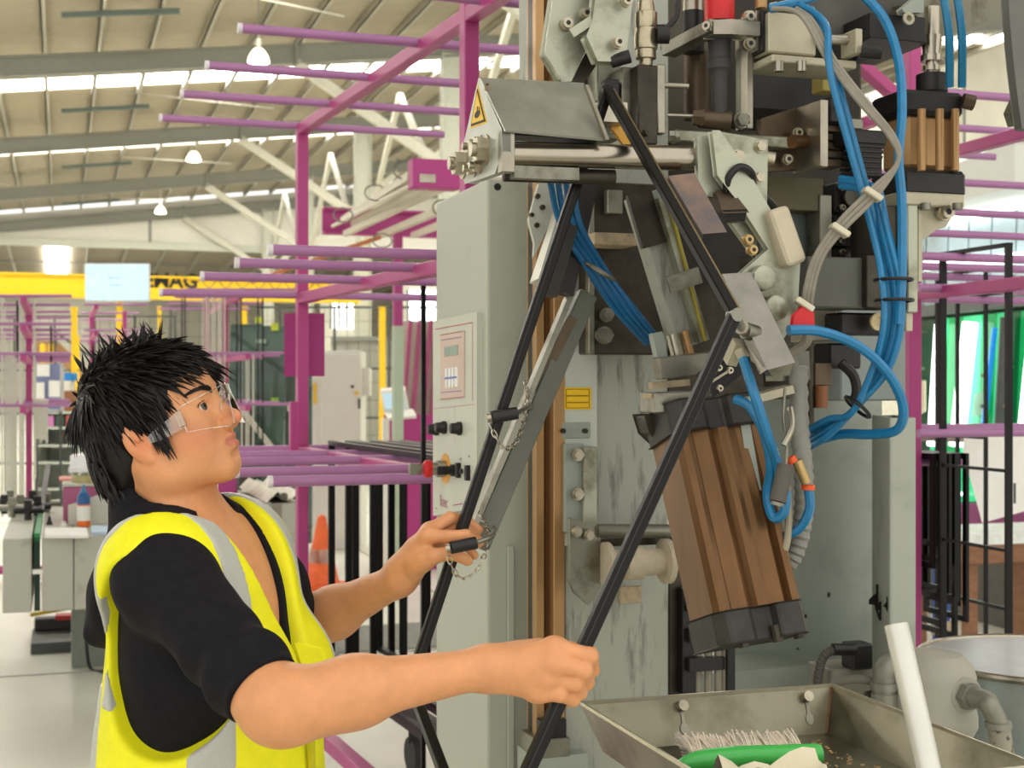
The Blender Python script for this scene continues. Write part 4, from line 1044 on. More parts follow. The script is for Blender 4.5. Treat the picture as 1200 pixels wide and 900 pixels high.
# curved guard at the right edge
cg = []
for i in range(9): q = i/8; cg.append((1181+17*q**1.6, -40+190*q))
plate('curved_guard', [(1230, -40)]+cg[:]+[(1230, 155)], 2.40, .02, pm('dark_grey_guard', '#62635c', rough=.4, var=.1), bev=.001)
MB().bar(P(1188, 140, 2.45), P(1260, -20, 2.7), .03, .03).build('guard_stay', gsteel, MACH)
MB().bar(P(1062, 30, 2.62), P(1260, -30, 3.1), .05, .08).build('guard_beam', gsteel, MACH)

# ---- bracket plates and lever on the right of the spindle
BKP = plate('bolt_bracket', [(818, 161), (837, 154), (899, 165), (898, 241), (886, 246), (886, 300), (850, 250), (842, 232), (820, 226)], 2.285, .014, pgreen, bev=.0015)
for (x, y, r) in ((890, 172, 7), (889, 208, 7), (864, 184, 8)): bolt(BKP, x, y, depth_on(P(818, 161, 2.285), x)-.001, r, sock=False)
rodp('bracket_lug', (896, 185, 2.36), (907, 187, 2.36), 9, bolt_m, BKP)
LV = plate('lever_arm', [(836, 154), (843, 154), (873, 196), (900, 243), (937, 302), (933, 371), (912, 405), (900, 400), (884, 330), (868, 322), (902, 292), (866, 236), (842, 205)], 2.262, .016, pgreen, bev=.002, lab='pale green lever arm with rounded bosses')
for (x, y, r) in ((893, 326, 14), (907, 361, 14)): p = P(x, y, 2.28); MB().lathe(p, -D2, [(0, .022), (.012, .021), (.016, .016), (.017, 0)], 20).build('boss', pgreen, LV)
MB().bar(P(905, 246, 2.30), P(928, 312, 2.30), .040, .05, -D2).build('arm_cover', pm('beige_cover', '#c2b79e', rough=.5, var=.08), MACH, bevel=.012, seg=3, label='rounded beige cover')
for (x, y) in ((881, 293), (876, 281)): bolt(LV, x, y, 2.275, 6, mat=pm('brass_bolt', '#b59a68', rough=.35, metal=.8))
def slab_px(name, pts, Y0, th, mat, par=MACH, bev=.002, lab=None, dirv=None): return MB().prism([P(x, y, Y) for x, y, Y in pts], (dirv or D2)*th).build(name, mat, par, bevel=bev, label=lab)
slab_px('tinted_block', [(785, 207, 2.26), (813, 204, 2.27), (850, 271, 2.22), (824, 273, 2.21)], 0, .05, copper, lab='long tinted steel stop block')
MB().prism([P(785, 207, 2.262), P(824, 273, 2.212), P(822, 292, 2.222), P(782, 216, 2.272)], C2*.03+D2*.02).build('tinted_block_side', dsteel, MACH)
MB().prism([P(824, 274, 2.211), P(849, 272, 2.221), P(838, 300, 2.24), P(822, 296, 2.23)], D2*.03).build('block_end', black_p, MACH)
slab_px('sensor_block', [(840, 224, 2.28), (856, 222, 2.285), (876, 248, 2.26), (848, 249, 2.255)], 0, .04, copper_d, lab='small brown sensor block'); MB().prism([P(848, 246, 2.254), P(876, 245, 2.259), P(873, 259, 2.27), P(850, 259, 2.265)], D2*.03).build('sensor_end', black_p, MACH)
hose('black_cable', [(851, 224, 2.28), (854, 208, 2.27), (866, 196, 2.27), (880, 202, 2.28), (884, 222, 2.32), (905, 240, 2.42), (930, 270, 2.5)], .0065, black_p)
AA = slab_px('aluminium_arm', [(848, 322, 2.26), (880, 320, 2.27), (930, 424, 2.17), (900, 432, 2.16)], 0, .03, pm('arm_aluminium', '#8d8981', rough=.28, metal=.9, var=.25, scale=9), lab='bright aluminium swing arm'); MB().prism([P(848, 322, 2.262), P(900, 432, 2.162), P(892, 438, 2.18), P(846, 336, 2.28)], D2*.025+C2*.01).build('arm_lip', chrome, AA)
MB().prism([P(899, 432, 2.165), P(929, 424, 2.175), P(926, 440, 2.19), P(905, 441, 2.18)], D2*.02).build('arm_end', gsteel, AA)
for (x, y) in ((875, 388), (888, 416)): p = P(x, y, 2.20); MB().lathe(p, V((-.8, -.5, .2)), [(-.02, .014), (.004, .014), (.004, .009), (-.004, .009)], 14).build('arm_hole_ring', gsteel, AA)
pin = P(860, 369, 2.03); MB().cyl(P(872, 390, 2.20), P(862.5, 372, 1.966), .007, n=14).build('corner_pin', gsteel, MACH)
rodp('pin_washer', (868.5, 383, 2.12), (868, 382.4, 2.11), 9, bolt_m)
MB().bar(P(866, 400, 2.24), P(855, 425, 2.26), .018, .02, -D2).build('cylinder_fitting', cream_m, MACH); rodp('fitting_nut', (866, 408, 2.24), (872, 420, 2.24), 8, cream_m)
LS = MB(); LS.prism([P(830, 438, 2.36), P(862, 415, 2.36), P(868, 438, 2.36), P(836, 464, 2.36)], D2*.04); LS = LS.build('limit_switch', black_p, MACH, bevel=.002, label='black limit switch with pale screws')
for (x, y) in ((842, 431), (843, 455), (855, 434)): bolt(LS, x, y, 2.357, 4)
MB().bar(P(833, 448, 2.355), P(855, 434, 2.355), .004, .004).build('switch_mark', cream_m, LS)
MB().bar(P(873, 470, 2.33), P(925, 456, 2.36), .03, .014).build('hose_bracket', cream_m, MACH); MB().bar(P(890, 300, 2.45), P(900, 450, 2.48), .05, .06, -D2).build('arm_back_plate', dsteel, MACH)
MB().bar(P(905, 430, 2.40), P(940, 428, 2.42), .05, .05).build('conduit_socket', gsteel, MACH)

# ---- the big slanted bronze cylinder
a0, a1 = P(826, 512, 2.36), P(872, 716, 2.28)
ax = (a1-a0).normalized(); ws = (C2-ax*C2.dot(ax)).normalized(); nn = ws.cross(ax).normalized()
nn = nn if nn.y < 0 else -nn
W = 108*2.34/FPX
prof = []
def cylprof(w, dpt):
    h = w/2; pts = [(-h, -dpt*.35), (-h*.93, -dpt*.47), (-h*.80, -dpt*.5), (-h*.68, -dpt*.47), (-h*.60, -dpt*.40), (-h*.5, -dpt*.42), (-h*.28, -dpt*.46), (-h*.14, -dpt*.42), (-h*.06, -dpt*.50), (h*.06, -dpt*.52), (h*.18, -dpt*.50), (h*.26, -dpt*.41), (h*.40, -dpt*.44), (h*.60, -dpt*.45), (h*.70, -dpt*.40), (h*.76, -dpt*.49), (h*.88, -dpt*.51), (h*.97, -dpt*.46), (h, -dpt*.35), (h, dpt*.4), (-h, dpt*.4)]
    return pts
BC = MB().prism([a0+ws*x-nn*y for x, y in cylprof(W, .12)], ax*(a1-a0).length).build('bronze_cylinder', bronze_d, MACH, label='large slanted bronze pneumatic cylinder with ribbed barrel')
for sgn, p, nm in ((-1, a0, 'cylinder_head'), (1, a1, 'cylinder_foot')):
    m = MB(); hw = W*.53
    m.prism([p+ws*x-nn*y for x, y in ((-hw, -.045), (-hw*.8, -.066), (-hw*.3, -.066), (-hw*.2, -.05), (hw*.2, -.05), (hw*.3, -.068), (hw*.8, -.066), (hw, -.045), (hw, .05), (-hw, .05))], ax*(.055*sgn))
    m.build(nm, pm('dark_cast_cap', '#34322e', rough=.5, metal=.2, var=.35, scale=20), BC, bevel=.003)
for x in (-.55, .25, .75): MB().cyl(a1+ws*(W*.5*x)+nn*.055+ax*.035, a1+ws*(W*.5*x)+nn*.055+ax*.062, .009, n=10).build('cap_screw', dsteel, BC)
hp = P(782, 470, 2.36)
MB().bar(P(758, 472, 2.34), P(806, 470, 2.36), .07, .035).build('cylinder_yoke', gsteel, BC, bevel=.002); MB().prism([P(757, 488, 2.35), P(808, 486, 2.37), P(806, 525, 2.38), P(778, 522, 2.37), P(763, 508, 2.36)], D2*.05).build('yoke_foot', dsteel, BC, bevel=.003)
MB().bar(P(756, 464, 2.33), P(790, 462, 2.34), .03, .008).build('dusty_ledge', dusty, BC)
MB().prism([P(866, 480, 2.33), P(892, 478, 2.34), P(905, 572, 2.31), P(882, 574, 2.30)], D2*.02).build('cylinder_side_cover', mgrey, BC, bevel=.002)

# ---- blue and grey hoses
hose('blue_hose', [(871, 420, 2.22), (884, 462, 2.20), (898, 505, 2.21), (911, 545, 2.24), (915, 580, 2.26)], .0085, blue_h)
hose('blue_hose', [(862, 468, 2.27), (880, 478, 2.25), (897, 512, 2.24), (903, 548, 2.25), (899, 580, 2.27), (906, 606, 2.26), (919, 600, 2.25), (921, 575, 2.25)], .0085, blue_h)
hose('blue_hose', [(947, 572, 2.26), (949, 595, 2.26), (938, 618, 2.27), (915, 632, 2.29), (903, 645, 2.31), (906, 668, 2.32), (912, 685, 2.32)], .008, blue_h)
hose('blue_hose', [(924, 387, 2.22), (960, 388, 2.24), (1005, 405, 2.26), (1040, 437, 2.28), (1058, 475, 2.30), (1052, 503, 2.32), (1020, 509, 2.36), (985, 509, 2.40), (945, 520, 2.44)], .0086, blue_h, lab='single blue hose looping below the valves')
HB = []
for i in range(7):
    o = (i-3)*3.4; z = .010*(i % 3-1)+.02*(i % 2)
    top = [(968-i*2, 30+i*4, 2.30+z), (985+o, 95, 2.28+z)] if i < 3 else [(1012+o, 205+i*3, 2.34+z), (1020+o, 222, 2.32+z)]
    hose('blue_hose', ([(938+i*6, 6+i*2, 2.34)] if i < 3 else [(985, 200+i*3, 2.40)])+top+[(1030+o*.9, 265, 2.30+z), (1044+o, 328, 2.28+z), (1046+o, 380, 2.28+z), (1032+o*.9, 432, 2.30+z), (1003+o*.5, 478-o*.6, 2.33+z), (972, 500+o*.9, 2.37+z), (944, 516+o, 2.42+z)], .0060, blue_h)
hose('blue_hose', [(902, 10, 2.36), (930, 4, 2.35), (960, -6, 2.36)], .0085, blue_h)
hose('blue_hose', [(1005, -12, 2.36), (1036, 22, 2.34), (1053, 72, 2.32), (1057, 130, 2.30), (1053, 185, 2.29), (1057, 240, 2.28), (1057, 320, 2.27), (1054, 380, 2.27)], .0082, blue_h)
for dx in (0, 16): hose('blue_hose', [(1104+dx, -14, 2.50), (1112+dx*.95, 40, 2.49), (1113+dx*.9, 102, 2.52)], .0075, pm('teal_blue_hose', '#22759c', rough=.35, var=.1))
for i in range(4):
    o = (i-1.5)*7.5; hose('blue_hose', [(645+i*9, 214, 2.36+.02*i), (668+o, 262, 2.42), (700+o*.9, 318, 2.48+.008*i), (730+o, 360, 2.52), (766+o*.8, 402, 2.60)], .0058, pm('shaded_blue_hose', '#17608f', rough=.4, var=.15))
m = MB(); m.tube([P(703, 318, 2.455)+V((math.cos(a)*.026, math.sin(a)*.02, math.sin(a)*.0+math.cos(a)*-.016)) for a in [i*math.pi/6 for i in range(12)]], .0025, 6, closed=True); m.build('hose_tie', gsteel, MACH)
for (x, y, Y, rx) in ((1047, 328, 2.285, .030), (1048, 352, 2.285, .030)):
    m = MB(); m.tube([P(x, y, Y)+V((math.cos(a)*rx, math.sin(a)*.034, 0)) for a in [i*math.pi/8 for i in range(16)]], .0032, 6, closed=True); m.build('hose_tie', black_p, MACH)
m = MB(); c_ = P(1005, 477, 2.33); d_ = V((.55, 0, .55)).normalized(); e_ = V((.6, 0, -.55)).normalized()
m.tube([c_+e_*(math.cos(a)*.026)+V((0, 1, 0))*(math.sin(a)*.034) for a in [i*math.pi/8 for i in range(16)]], .0032, 6, closed=True); m.build('hose_tie', black_p, MACH)
for i in range(3):
    o = (i-1)*4.5; hose('grey_cable', [(905+i*14, 10, 2.33), (938+i*8, 22+o, 2.30), (975+o, 72, 2.28), (1010+o, 118, 2.27), (1045+o*.6, 160, 2.27), (1052, 190, 2.26), (1024+o*.5, 226+o, 2.26), (988+o*.6, 262+o, 2.26), (960+o, 300, 2.27), (948+o, 340, 2.28), (945+o, 372, 2.30)], .0043, grey_h)
for (x, y) in ((1022, 228), (984, 270), (942, 357)):
    p = P(x, y, 2.26); MB().cbox(p, V((.03, 0, -.02)).normalized()*.034, V((0, .03, 0)), V((.02, 0, .03)).normalized()*.010).build('cable_tie', pm('tie_nylon', '#cfc8b0', rough=.4), MACH, bevel=.002)
m = MB(); m.prism([P(930, 385, 2.25), P(932, 370, 2.25), (P(944, 358, 2.25)), P(952, 362, 2.25), P(954, 388, 2.25)], D2*.01); m.build('red_tape_tag', red_m, MACH, bevel=.002)
hose('grey_cable', [(948, 372, 2.32), (945, 400, 2.32), (928, 415, 2.33), (930, 428, 2.34)], .009, grey_h)
hose('grey_cable', [(922, 560, 2.27), (924, 620, 2.27), (916, 650, 2.28), (900, 640, 2.3), (893, 600, 2.32)], .006, pm('beige_hose', '#a49a84', rough=.5))
pts = catmull([P(*p) for p in ((935, 430, 2.38), (937, 500, 2.36), (942, 560, 2.35), (940, 615, 2.35), (927, 655, 2.35), (908, 655, 2.36), (897, 610, 2.37), (892, 560, 2.38))], 14)
m = MB(); n_ = len(pts); m.tube(pts, .0165, 12, taper=lambda q: 1+.085*math.sin(q*(n_-1)*math.pi/1.5)); m.build('corrugated_conduit', pm('conduit_grey', '#8b8a80', rough=.5, var=.1), MACH, label='ribbed grey conduit hose')
GRP = rodp('hanging_grip', (921, 545, 2.20), (911, 588, 2.19), 10, pm('grey_rubber_grip', '#56524b', rough=.6), lab='dark grip hanging on a wire'); rodp('grip_end', (911, 588, 2.19), (910, 592, 2.19), 8, gsteel, GRP); hose('grip_wire', [(920, 455, 2.24), (918, 490, 2.22), (922, 520, 2.21), (921, 546, 2.20)], .0025, gsteel, GRP); hose('grip_hook', [(926, 478, 2.23), (928, 500, 2.21), (918, 522, 2.2)], .005, alu, GRP)
rodp('elbow_fitting', (934, 540, 2.25), (945, 566, 2.25), 6, pm('brass_bolt', '#b59a68')); rodp('orange_collar', (947, 568, 2.26), (947, 574, 2.26), 8, pm('orange_plastic', '#e2571e', rough=.4)); rodp('orange_collar', (926, 536, 2.25), (930, 542, 2.25), 6, pm('orange_plastic', '#e2571e'))
rodp('hose_fitting', (912, 684, 2.32), (915, 706, 2.32), 6, copper_d)

# ---- left guide arm with grips and chains
gx = pm('guide_green_grey', '#5f6256', rough=.42, metal=.3, var=.15, scale=8)
GA = MB(); q0, q1 = P(688, 345, 2.50), P(560, 640, 2.32); GA.bar(q0, q1, .036, .022, -D2); GA = GA.build('guide_arm', gx, MACH, bevel=.0015, label='slanted grey green guide channel')
MB().bar(P(668, 345, 2.48), P(546, 636, 2.30), .010, .022, -D2).build('guide_lip', gsteel, GA); MB().bar(P(671, 372, 2.465), P(628, 458, 2.42), .016, .012, -D2).build('guide_pad', copper_d, GA)
MB().bar(P(668, 215, 2.52), P(630, 330, 2.47), .012, .05, -D2).build('white_rail', pm('white_rail', '#c9c7b8', rough=.4, metal=.3), GA)
WPL = plate('adjuster_plate', [(632, 215), (656, 208), (654, 240), (626, 300), (627, 285), (620, 258)], 2.55, .01, pm('white_plate', '#c9cbbe', rough=.4, var=.05), bev=.001)
for (x, y) in ((630, 230), (636, 243), (623, 252), (629, 264)): bolt(WPL, x, y, 2.548, 3, mat=copper_d)
for (xa, xb, w_, Y) in ((680, 640, .034, 2.44), (690, 660, .03, 2.5)): MB().bar(P(xa, 210, Y), P(xb, 345, Y-.03), w_, .03, -D2).build('black_slide', pm('black_slide', '#26241f', rough=.4, metal=.3), GA)
for (g0, g1, hp_, chain, cy0) in (((576, 489, 2.217), (606, 484, 2.226), [(606, 484, 2.226), (617, 478, 2.29), (624, 476, 2.41)], [(616, 446, 2.385), (618, 472, 2.33), (612, 500, 2.28), (603, 521, 2.245), (590, 525, 2.205), (580, 510, 2.200), (571, 492, 2.205)], 0),
                                  ((528, 642, 2.150), (558, 636, 2.162), [(558, 636, 2.162), (577, 628, 2.19), (579, 618, 2.31)], [(562, 600, 2.285), (572, 625, 2.215), (566, 655, 2.158), (549, 676, 2.150), (536, 675, 2.147), (528, 660, 2.143), (523, 645, 2.145)], 1)):
    gr = rodp('clamp_grip', g0, g1, 7.5, black_p, lab='black round clamp grip'); rodp('grip_tip', (g0[0]-5, g0[1]+1, g0[2]), g0, 5, bolt_m, gr); hose('grip_stem', hp_, .004, gsteel, gr)
    pts = catmull([P(*p) for p in chain], 10)
    # resample to equal link pitch
    L = [0]
    for i in range(1, len(pts)): L.append(L[-1]+(pts[i]-pts[i-1]).length)
    pitch = .0112; n = int(L[-1]/pitch); chp = None
    for k in range(n):
        def at(s):
            for i in range(1, len(pts)):
                if L[i] >= s: f = (s-L[i-1])/(L[i]-L[i-1]+1e-9); return pts[i-1].lerp(pts[i], f)
            return pts[-1]
        p, q = at(k*pitch), at((k+1)*pitch); d, sd, u = frame(q-p, V((0, 1, 0))); 
        if k % 2: sd = u
        mid = (p+q)/2; hl_ = pitch*.72; hw = .0034
        loop = [mid+d*(hl_*math.cos(a)*.95)+sd*(hw*math.sin(a)) for a in [i*math.pi/5 for i in range(10)]]
        MB().tube(loop, .00115, 5, closed=True).build('chain_link', chrome, gr)

# ---- catch tray fastened to the machine
zt = P(975, 803, 2.5).z; K1 = P(975, 803, 2.5); K0 = PF(681, 824, zt); dep = .56; dT = D2*-dep
tr_m = pm('dull_stainless', '#8d8874', rough=.28, metal=.75, var=.25, scale=6, col2='#5f5a44', thr=(.3, .55))
h_ = .078; th = .002; ins = .03
TRM = MB()
r = [K0, K1, K1+dT, K0+dT]; bt = [K0+C2*ins-D2*ins-UP*h_, K1-C2*ins-D2*ins-UP*h_, K1+dT-C2*ins+D2*ins-UP*h_, K0+dT+C2*ins+D2*ins-UP*h_]
for i in range(4):
    j = (i+1) % 4; n_ = (r[j]-r[i]).cross(bt[i]-r[i]).normalized()*th; TRM.prism([r[i], r[j], bt[j], bt[i]], n_)
TRM.prism(bt, -UP*th); TR_ = TRM.build('catch_tray', tr_m, MACH, label='open stainless steel catch tray with sloping sides')
for i in range(4):
    MB().bar(r[i], r[(i+1) % 4], .004, .006).build('tray_rim', pm('bright_rim', '#cfc8b0', rough=.3, metal=.8), TR_)
MB().bar((r[1]*.96+bt[1]*.04), bt[1], .012, .004).build('weld_seam', pm('rusty_weld', '#7a5a3c', rough=.8, var=.4, scale=60), TR_)
for (x, y) in ((792, 832), (940, 822)):
    t_ = .3; A = P(x, y, 2.40); base = K0.lerp(K1, (x-681)/294.0); A = base.lerp(base-D2*ins-UP*h_, .22); nrm_ = (-D2*.9+UP*.4).normalized()
    slot = MB(); ux = C2; uz = (-D2*ins-UP*h_).normalized()
    slot.prism([A+ux*a+uz*b+nrm_*.0012 for a, b in ((-.003, 0), (.003, 0), (.003, .028), (.0075, .034), (.0075, .042), (.003, .048), (-.003, .048), (-.0075, .042), (-.0075, .034), (-.003, .028))], nrm_*.0006); slot.build('keyhole_slot', pm('slot_light', '#b9b6a0', rough=.6), TR_)
    m = MB(); m.cyl(A, A+nrm_*.014, .0095, n=16); m.cyl(A+nrm_*.014, A+nrm_*.0145, .005, n=6); m.build('slot_screw', bolt_m, TR_)
tb = MB(); cz = (bt[0]+bt[2])/2; tb.obox(V((cz.x, cz.y, 0))-C2*.13-D2*.13, C2*.26, D2*.26, UP*(bt[0].z-th)); tb.build('tray_pedestal', mgrey, MACH, bevel=.004)

# ---- the black spacer frame in the worker's hands
fr_m = pm('black_spacer', '#0f0e0c', rough=.35, var=.25, scale=50, spec=.3)
fr_e = pm('spacer_edge_highlight', '#8a7a5c', rough=.25, metal=.8)  # reflected light along the upper bar's edges, put in as bright colour
FT, FR_, FB, FL_ = P(712, 106, 2.32), P(861, 369, 1.955), P(564, 1023, 1.73), P(481, 801, 2.18)
SF = thing('held_spacer', (FB+FL_)/2, 'black rectangular spacer frame held tilted by the worker at the machine', 'frame')
for (p, q, w_, e) in ((FT, FR_, .017, 1), (FR_, FB, .019, 0), (FT, FL_, .018, 0), (FL_, FB, .016, 0)):
    d = (q-p).normalized()
    b_ = MB().bar(p-d*.008, q+d*.008, w_, .014, -D2).build('frame_bar', fr_m, SF, bevel=.002)
    sd = frame(q-p, -D2)[1]
    MB().bar(p+sd*(w_*.18)-D2*.0072, q+sd*(w_*.18)-D2*.0072, w_*.12, .0012, -D2).build('bar_groove', fr_e if e else pm('spacer_groove', '#2c2925', rough=.3, metal=.3), b_)
    if e: MB().bar(p-sd*(w_*.5), q-sd*(w_*.5), .004, .012, -D2).build('edge_highlight', fr_e, b_)
MB().cyl(FR_+D2*.010, FR_-D2*.010, .010, n=14).build('corner_key', gsteel, SF)

# ---- control cabinet
cab_m = pm('cabinet_enamel', '#b3b6a6', rough=.48, var=.05, scale=4, col2='#9c9e8e', thr=(.22, .4))
uC = P(571, 209, 2.95).dot(C2); kA = P(571, 209, 2.95)
wC = width_to(kA, 632); dC = (HU(511, 222, uC)-HU(571, 209, uC)).dot(D2)
CO = V((kA.x, kA.y, 0))
CAB = thing('control_cabinet', CO, 'tall pale grey control cabinet with red emergency button and display', 'cabinet')
MB().obox(V((kA.x, kA.y, .0)), C2*wC, D2*dC, UP*kA.z).build('cabinet_body', cab_m, CAB, bevel=.006, seg=2)
fbox('cover_strip', 595, 640, 603, 900, 2.952, .004, cab_m, CAB, floor=True)
p = HV(583, 219, kA.dot(D2)); MB().cyl(p+D2*.002, p-D2*.001, .008, n=16).build('cable_hole', black_p, CAB)
p_m = pm('panel_cream', '#c4c6b6', rough=.4, var=.03); red_l = pm('panel_red_line', '#a3415a', rough=.5); pink_l = pm('panel_pink', '#cdb4a6', rough=.45, var=.03)
def upl(name, pts, e, th, mat, par, bev=0): return MB().prism([HU(x, y, uC)-C2*e for x, y in pts], -C2*th).build(name, mat, par, bevel=bev)
PN = upl('control_panel', [(513, 377), (565, 366), (565, 594), (513, 604)], 0, .012, p_m, CAB, .001)
def uline(x0, y0, x1, y1, wpx, mat, par, e=.0122, name='panel_line'):
    A, B = HU(x0, y0, uC)-C2*e, HU(x1, y1, uC)-C2*e; return MB().bar(A, B, .001, wpx*3/FPX, UP if abs(x1-x0) > abs(y1-y0) else D2).build(name, mat, par)
uline(516, 386, 560, 378, 1.2, red_l, PN); uline(560, 378, 560, 470, .6, red_l, PN); uline(514, 479, 562, 474, .5, red_l, PN); uline(516, 595, 518, 596, 1.0, red_l, PN)
uline(539, 477, 539, 518, .4, pink_l, PN); uline(537, 592, 548, 590, 1.4, red_l, PN)
DS = upl('display_panel', [(523, 393), (551, 388), (551, 465), (523, 468)], .012, .003, pink_l, PN)
for a in ((524, 399, 548, 395), (524, 460, 548, 458)): uline(*a, .9, pm('panel_violet', '#7d6fa0', rough=.5), DS, .0155)
for a in ((523, 393, 551, 388), (523, 468, 551, 465)): uline(*a, .8, red_l, DS, .0155)
upl('display_screen', [(528, 407), (544, 404), (544, 416), (528, 418)], .015, .001, pm('lcd_green', '#6f8a72', rough=.2), DS)
KP = upl('keypad', [(529, 432), (544, 430), (544, 453), (529, 455)], .015, .001, pm('keypad_white', '#e9e7e2', rough=.4), DS)
for i in range(3): uline(532.5+i*3.7, 431.5-i*.4, 532.5+i*3.7, 454.5-i*.4, .8, pm('key_gap', '#8f9094', rough=.5), KP, .0165, 'key_gap')
uline(529, 443.5, 543, 442, 2.0, pm('keypad_blue', '#3159b5', rough=.4), KP, .0168, 'blue_band')
for (x, y) in ((519, 503), (528, 501), (546, 502)):
    p = HU(x, y, uC)-C2*.012; MB().lathe(p, -C2, [(0, .015), (.006, .016), (.012, .013), (.024, .012), (.026, .009), (.026, 0)], 18).build('rotary_knob', black_p, PN)
yo = HU(528, 549, uC)-C2*.012
MB().prism([yo+D2*(math.cos(a)*.042)+UP*(math.sin(a)*.036) for a in [i*math.pi/12 for i in range(24)]], -C2*.002).build('yellow_backing', pm('amber_disc', '#e2a02a', rough=.4), PN)
EB = MB().lathe(yo-C2*.002, -C2, [(0, .020), (.02, .020), (.02, .015), (.034, .015)], 18).build('button_collar', alu, PN)
MB().lathe(yo-C2*.034, -C2, [(0, .014), (.002, .020), (.008, .0215), (.016, .020), (.021, .014), (.022, 0)], 20).build('emergency_button', red_m, EB, label='red mushroom emergency stop button')
MB().cbox(yo-C2*.075, C2*.028, D2*.02, UP*.026).build('padlock_tab', gsteel, EB, bevel=.001)
p = HU(538, 551, uC)-C2*.012; MB().lathe(p, -C2, [(0, .014), (.008, .014), (.009, .010), (.02, .010)], 12).build('key_switch', black_p, PN); MB().cbox(p-C2*.026, C2*.03, D2*.008, UP*.02).build('switch_lever', black_p, PN, bevel=.002)
for (x, y) in ((545, 551), (556, 554)): MB().cbox(HU(x, y, uC)-C2*.016, C2*.012, D2*.016, UP*.034).build('rocker_switch', black_p, PN, bevel=.001)
p = HU(550, 552, uC)-C2*.016; MB().cyl(p, p-C2*.006, .006, n=10).build('key_hole', black_p, PN)
text_mesh('maker_logo', 'lisec', pm('logo_pink', '#b9808a', rough=.5), .040, HU(526, 588, uC)-C2*.0126, -D2, UP, PN, ext=.0004)
for (x, y) in ((546, 538), (556, 535)): text_mesh('switch_caption', 'I  O', pm('caption_grey', '#8d9087', rough=.5), .008, HU(x, y, uC)-C2*.0126, -D2, UP, PN, ext=.0003)
# ================================================================== PINK TUBE RACKS AND HANGING SPACER FRAMES
pink = pm('magenta_enamel', '#b0447f', rough=.4, var=.06, scale=6)
pinkt = pm('mauve_tube_enamel', '#ad78a5', rough=.35, var=.06, scale=6)
capw = pm('white_tube_cap', '#e5dfe2', rough=.5)
castor_m = pm('castor_rubber', '#2a2a2c', rough=.6)
def tube_arm(par, p, d, L0, L1, r=.014, capL=True):
    t = MB().cyl(p-d*L0, p+d*L1, r, n=12).build('rack_tube', pinkt, par)
    if capL: MB().cyl(p-d*(L0+.008), p-d*(L0-.004), r*1.12, n=12).build('tube_cap', capw, t)
    return t
# --- front rack: far post and near post joined by three beams, tubes across each beam
F0, F1 = V((-.80, 5.2, 0)), V((-.1125, 3.6, 0)); fd = (F1-F0).normalized(); fc = V((-fd.y, fd.x, 0))
tub = V((C2.x, C2.y, 0))
RK = thing('spacer_rack', F0, 'tall magenta rack with three tiers of mauve tubes behind the control cabinet', 'rack')
for p, nm, h in ((F0, 'post', 2.52), (F1, 'post', 3.2)):
    MB().bar(p+UP*.1, p+UP*h, .042, .042, fd).build('rack_post', pink, RK, bevel=.003)
tiers = ((2.50, (0, .45, .9, 1.38, 1.86)), (1.856, (0, .82, 1.34, 1.74)), (1.272, (0, .42, .82, 1.34, 1.74)))
for z, ss in tiers:
    MB().bar(F0+UP*z-fd*.02, F0+UP*z+fd*2.0, .04, .04).build('rack_beam', pink, RK, bevel=.003)
    for s_ in ss: tube_arm(RK, F0+fd*s_+UP*(z+.012), tub, .52, .56)
MB().bar(F0+UP*.26-fd*.3, F1+UP*.26+fd*.35, .05, .05).build('base_beam', pink, RK, bevel=.003)
MB().bar(F0+UP*.26-fc*.5, F0+UP*.26+fc*.5, .05, .05).build('base_beam', pink, RK, bevel=.003); MB().bar(F1+UP*.26-fc*.5, F1+UP*.26+fc*.5, .05, .05).build('base_beam', pink, RK, bevel=.003)
for c_ in (F0-fc*.45, F0+fc*.45, F1-fc*.45, F1+fc*.45):
    cs = MB(); cs.cyl(c_+V((0, 0, .07))-fc*.018, c_+V((0, 0, .07))+fc*.018, .07, n=20); cs.obox(c_+V((-.02, -.02, .12)), (.04, 0, 0), (0, .04, 0), (0, 0, .12)); cs.build('castor', castor_m, RK)
pb_ = MB(); A = HV(333, 367, F0.y-.12); k_ = (F0-fd*-.03)
pb_.prism([P(333, 367, 5.25), P(380, 367, 5.29), P(380, 441, 5.29), P(333, 441, 5.25)], V((0, .012, 0))); pb_.build('rack_board', pm('magenta_board', '#a83a7c', rough=.45, var=.04), RK)
MB().cbox(P(344, 534, 5.05)+UP*.09, fd*.03, fc*.03, UP*.22).build('beam_stop', pink, RK, bevel=.003)
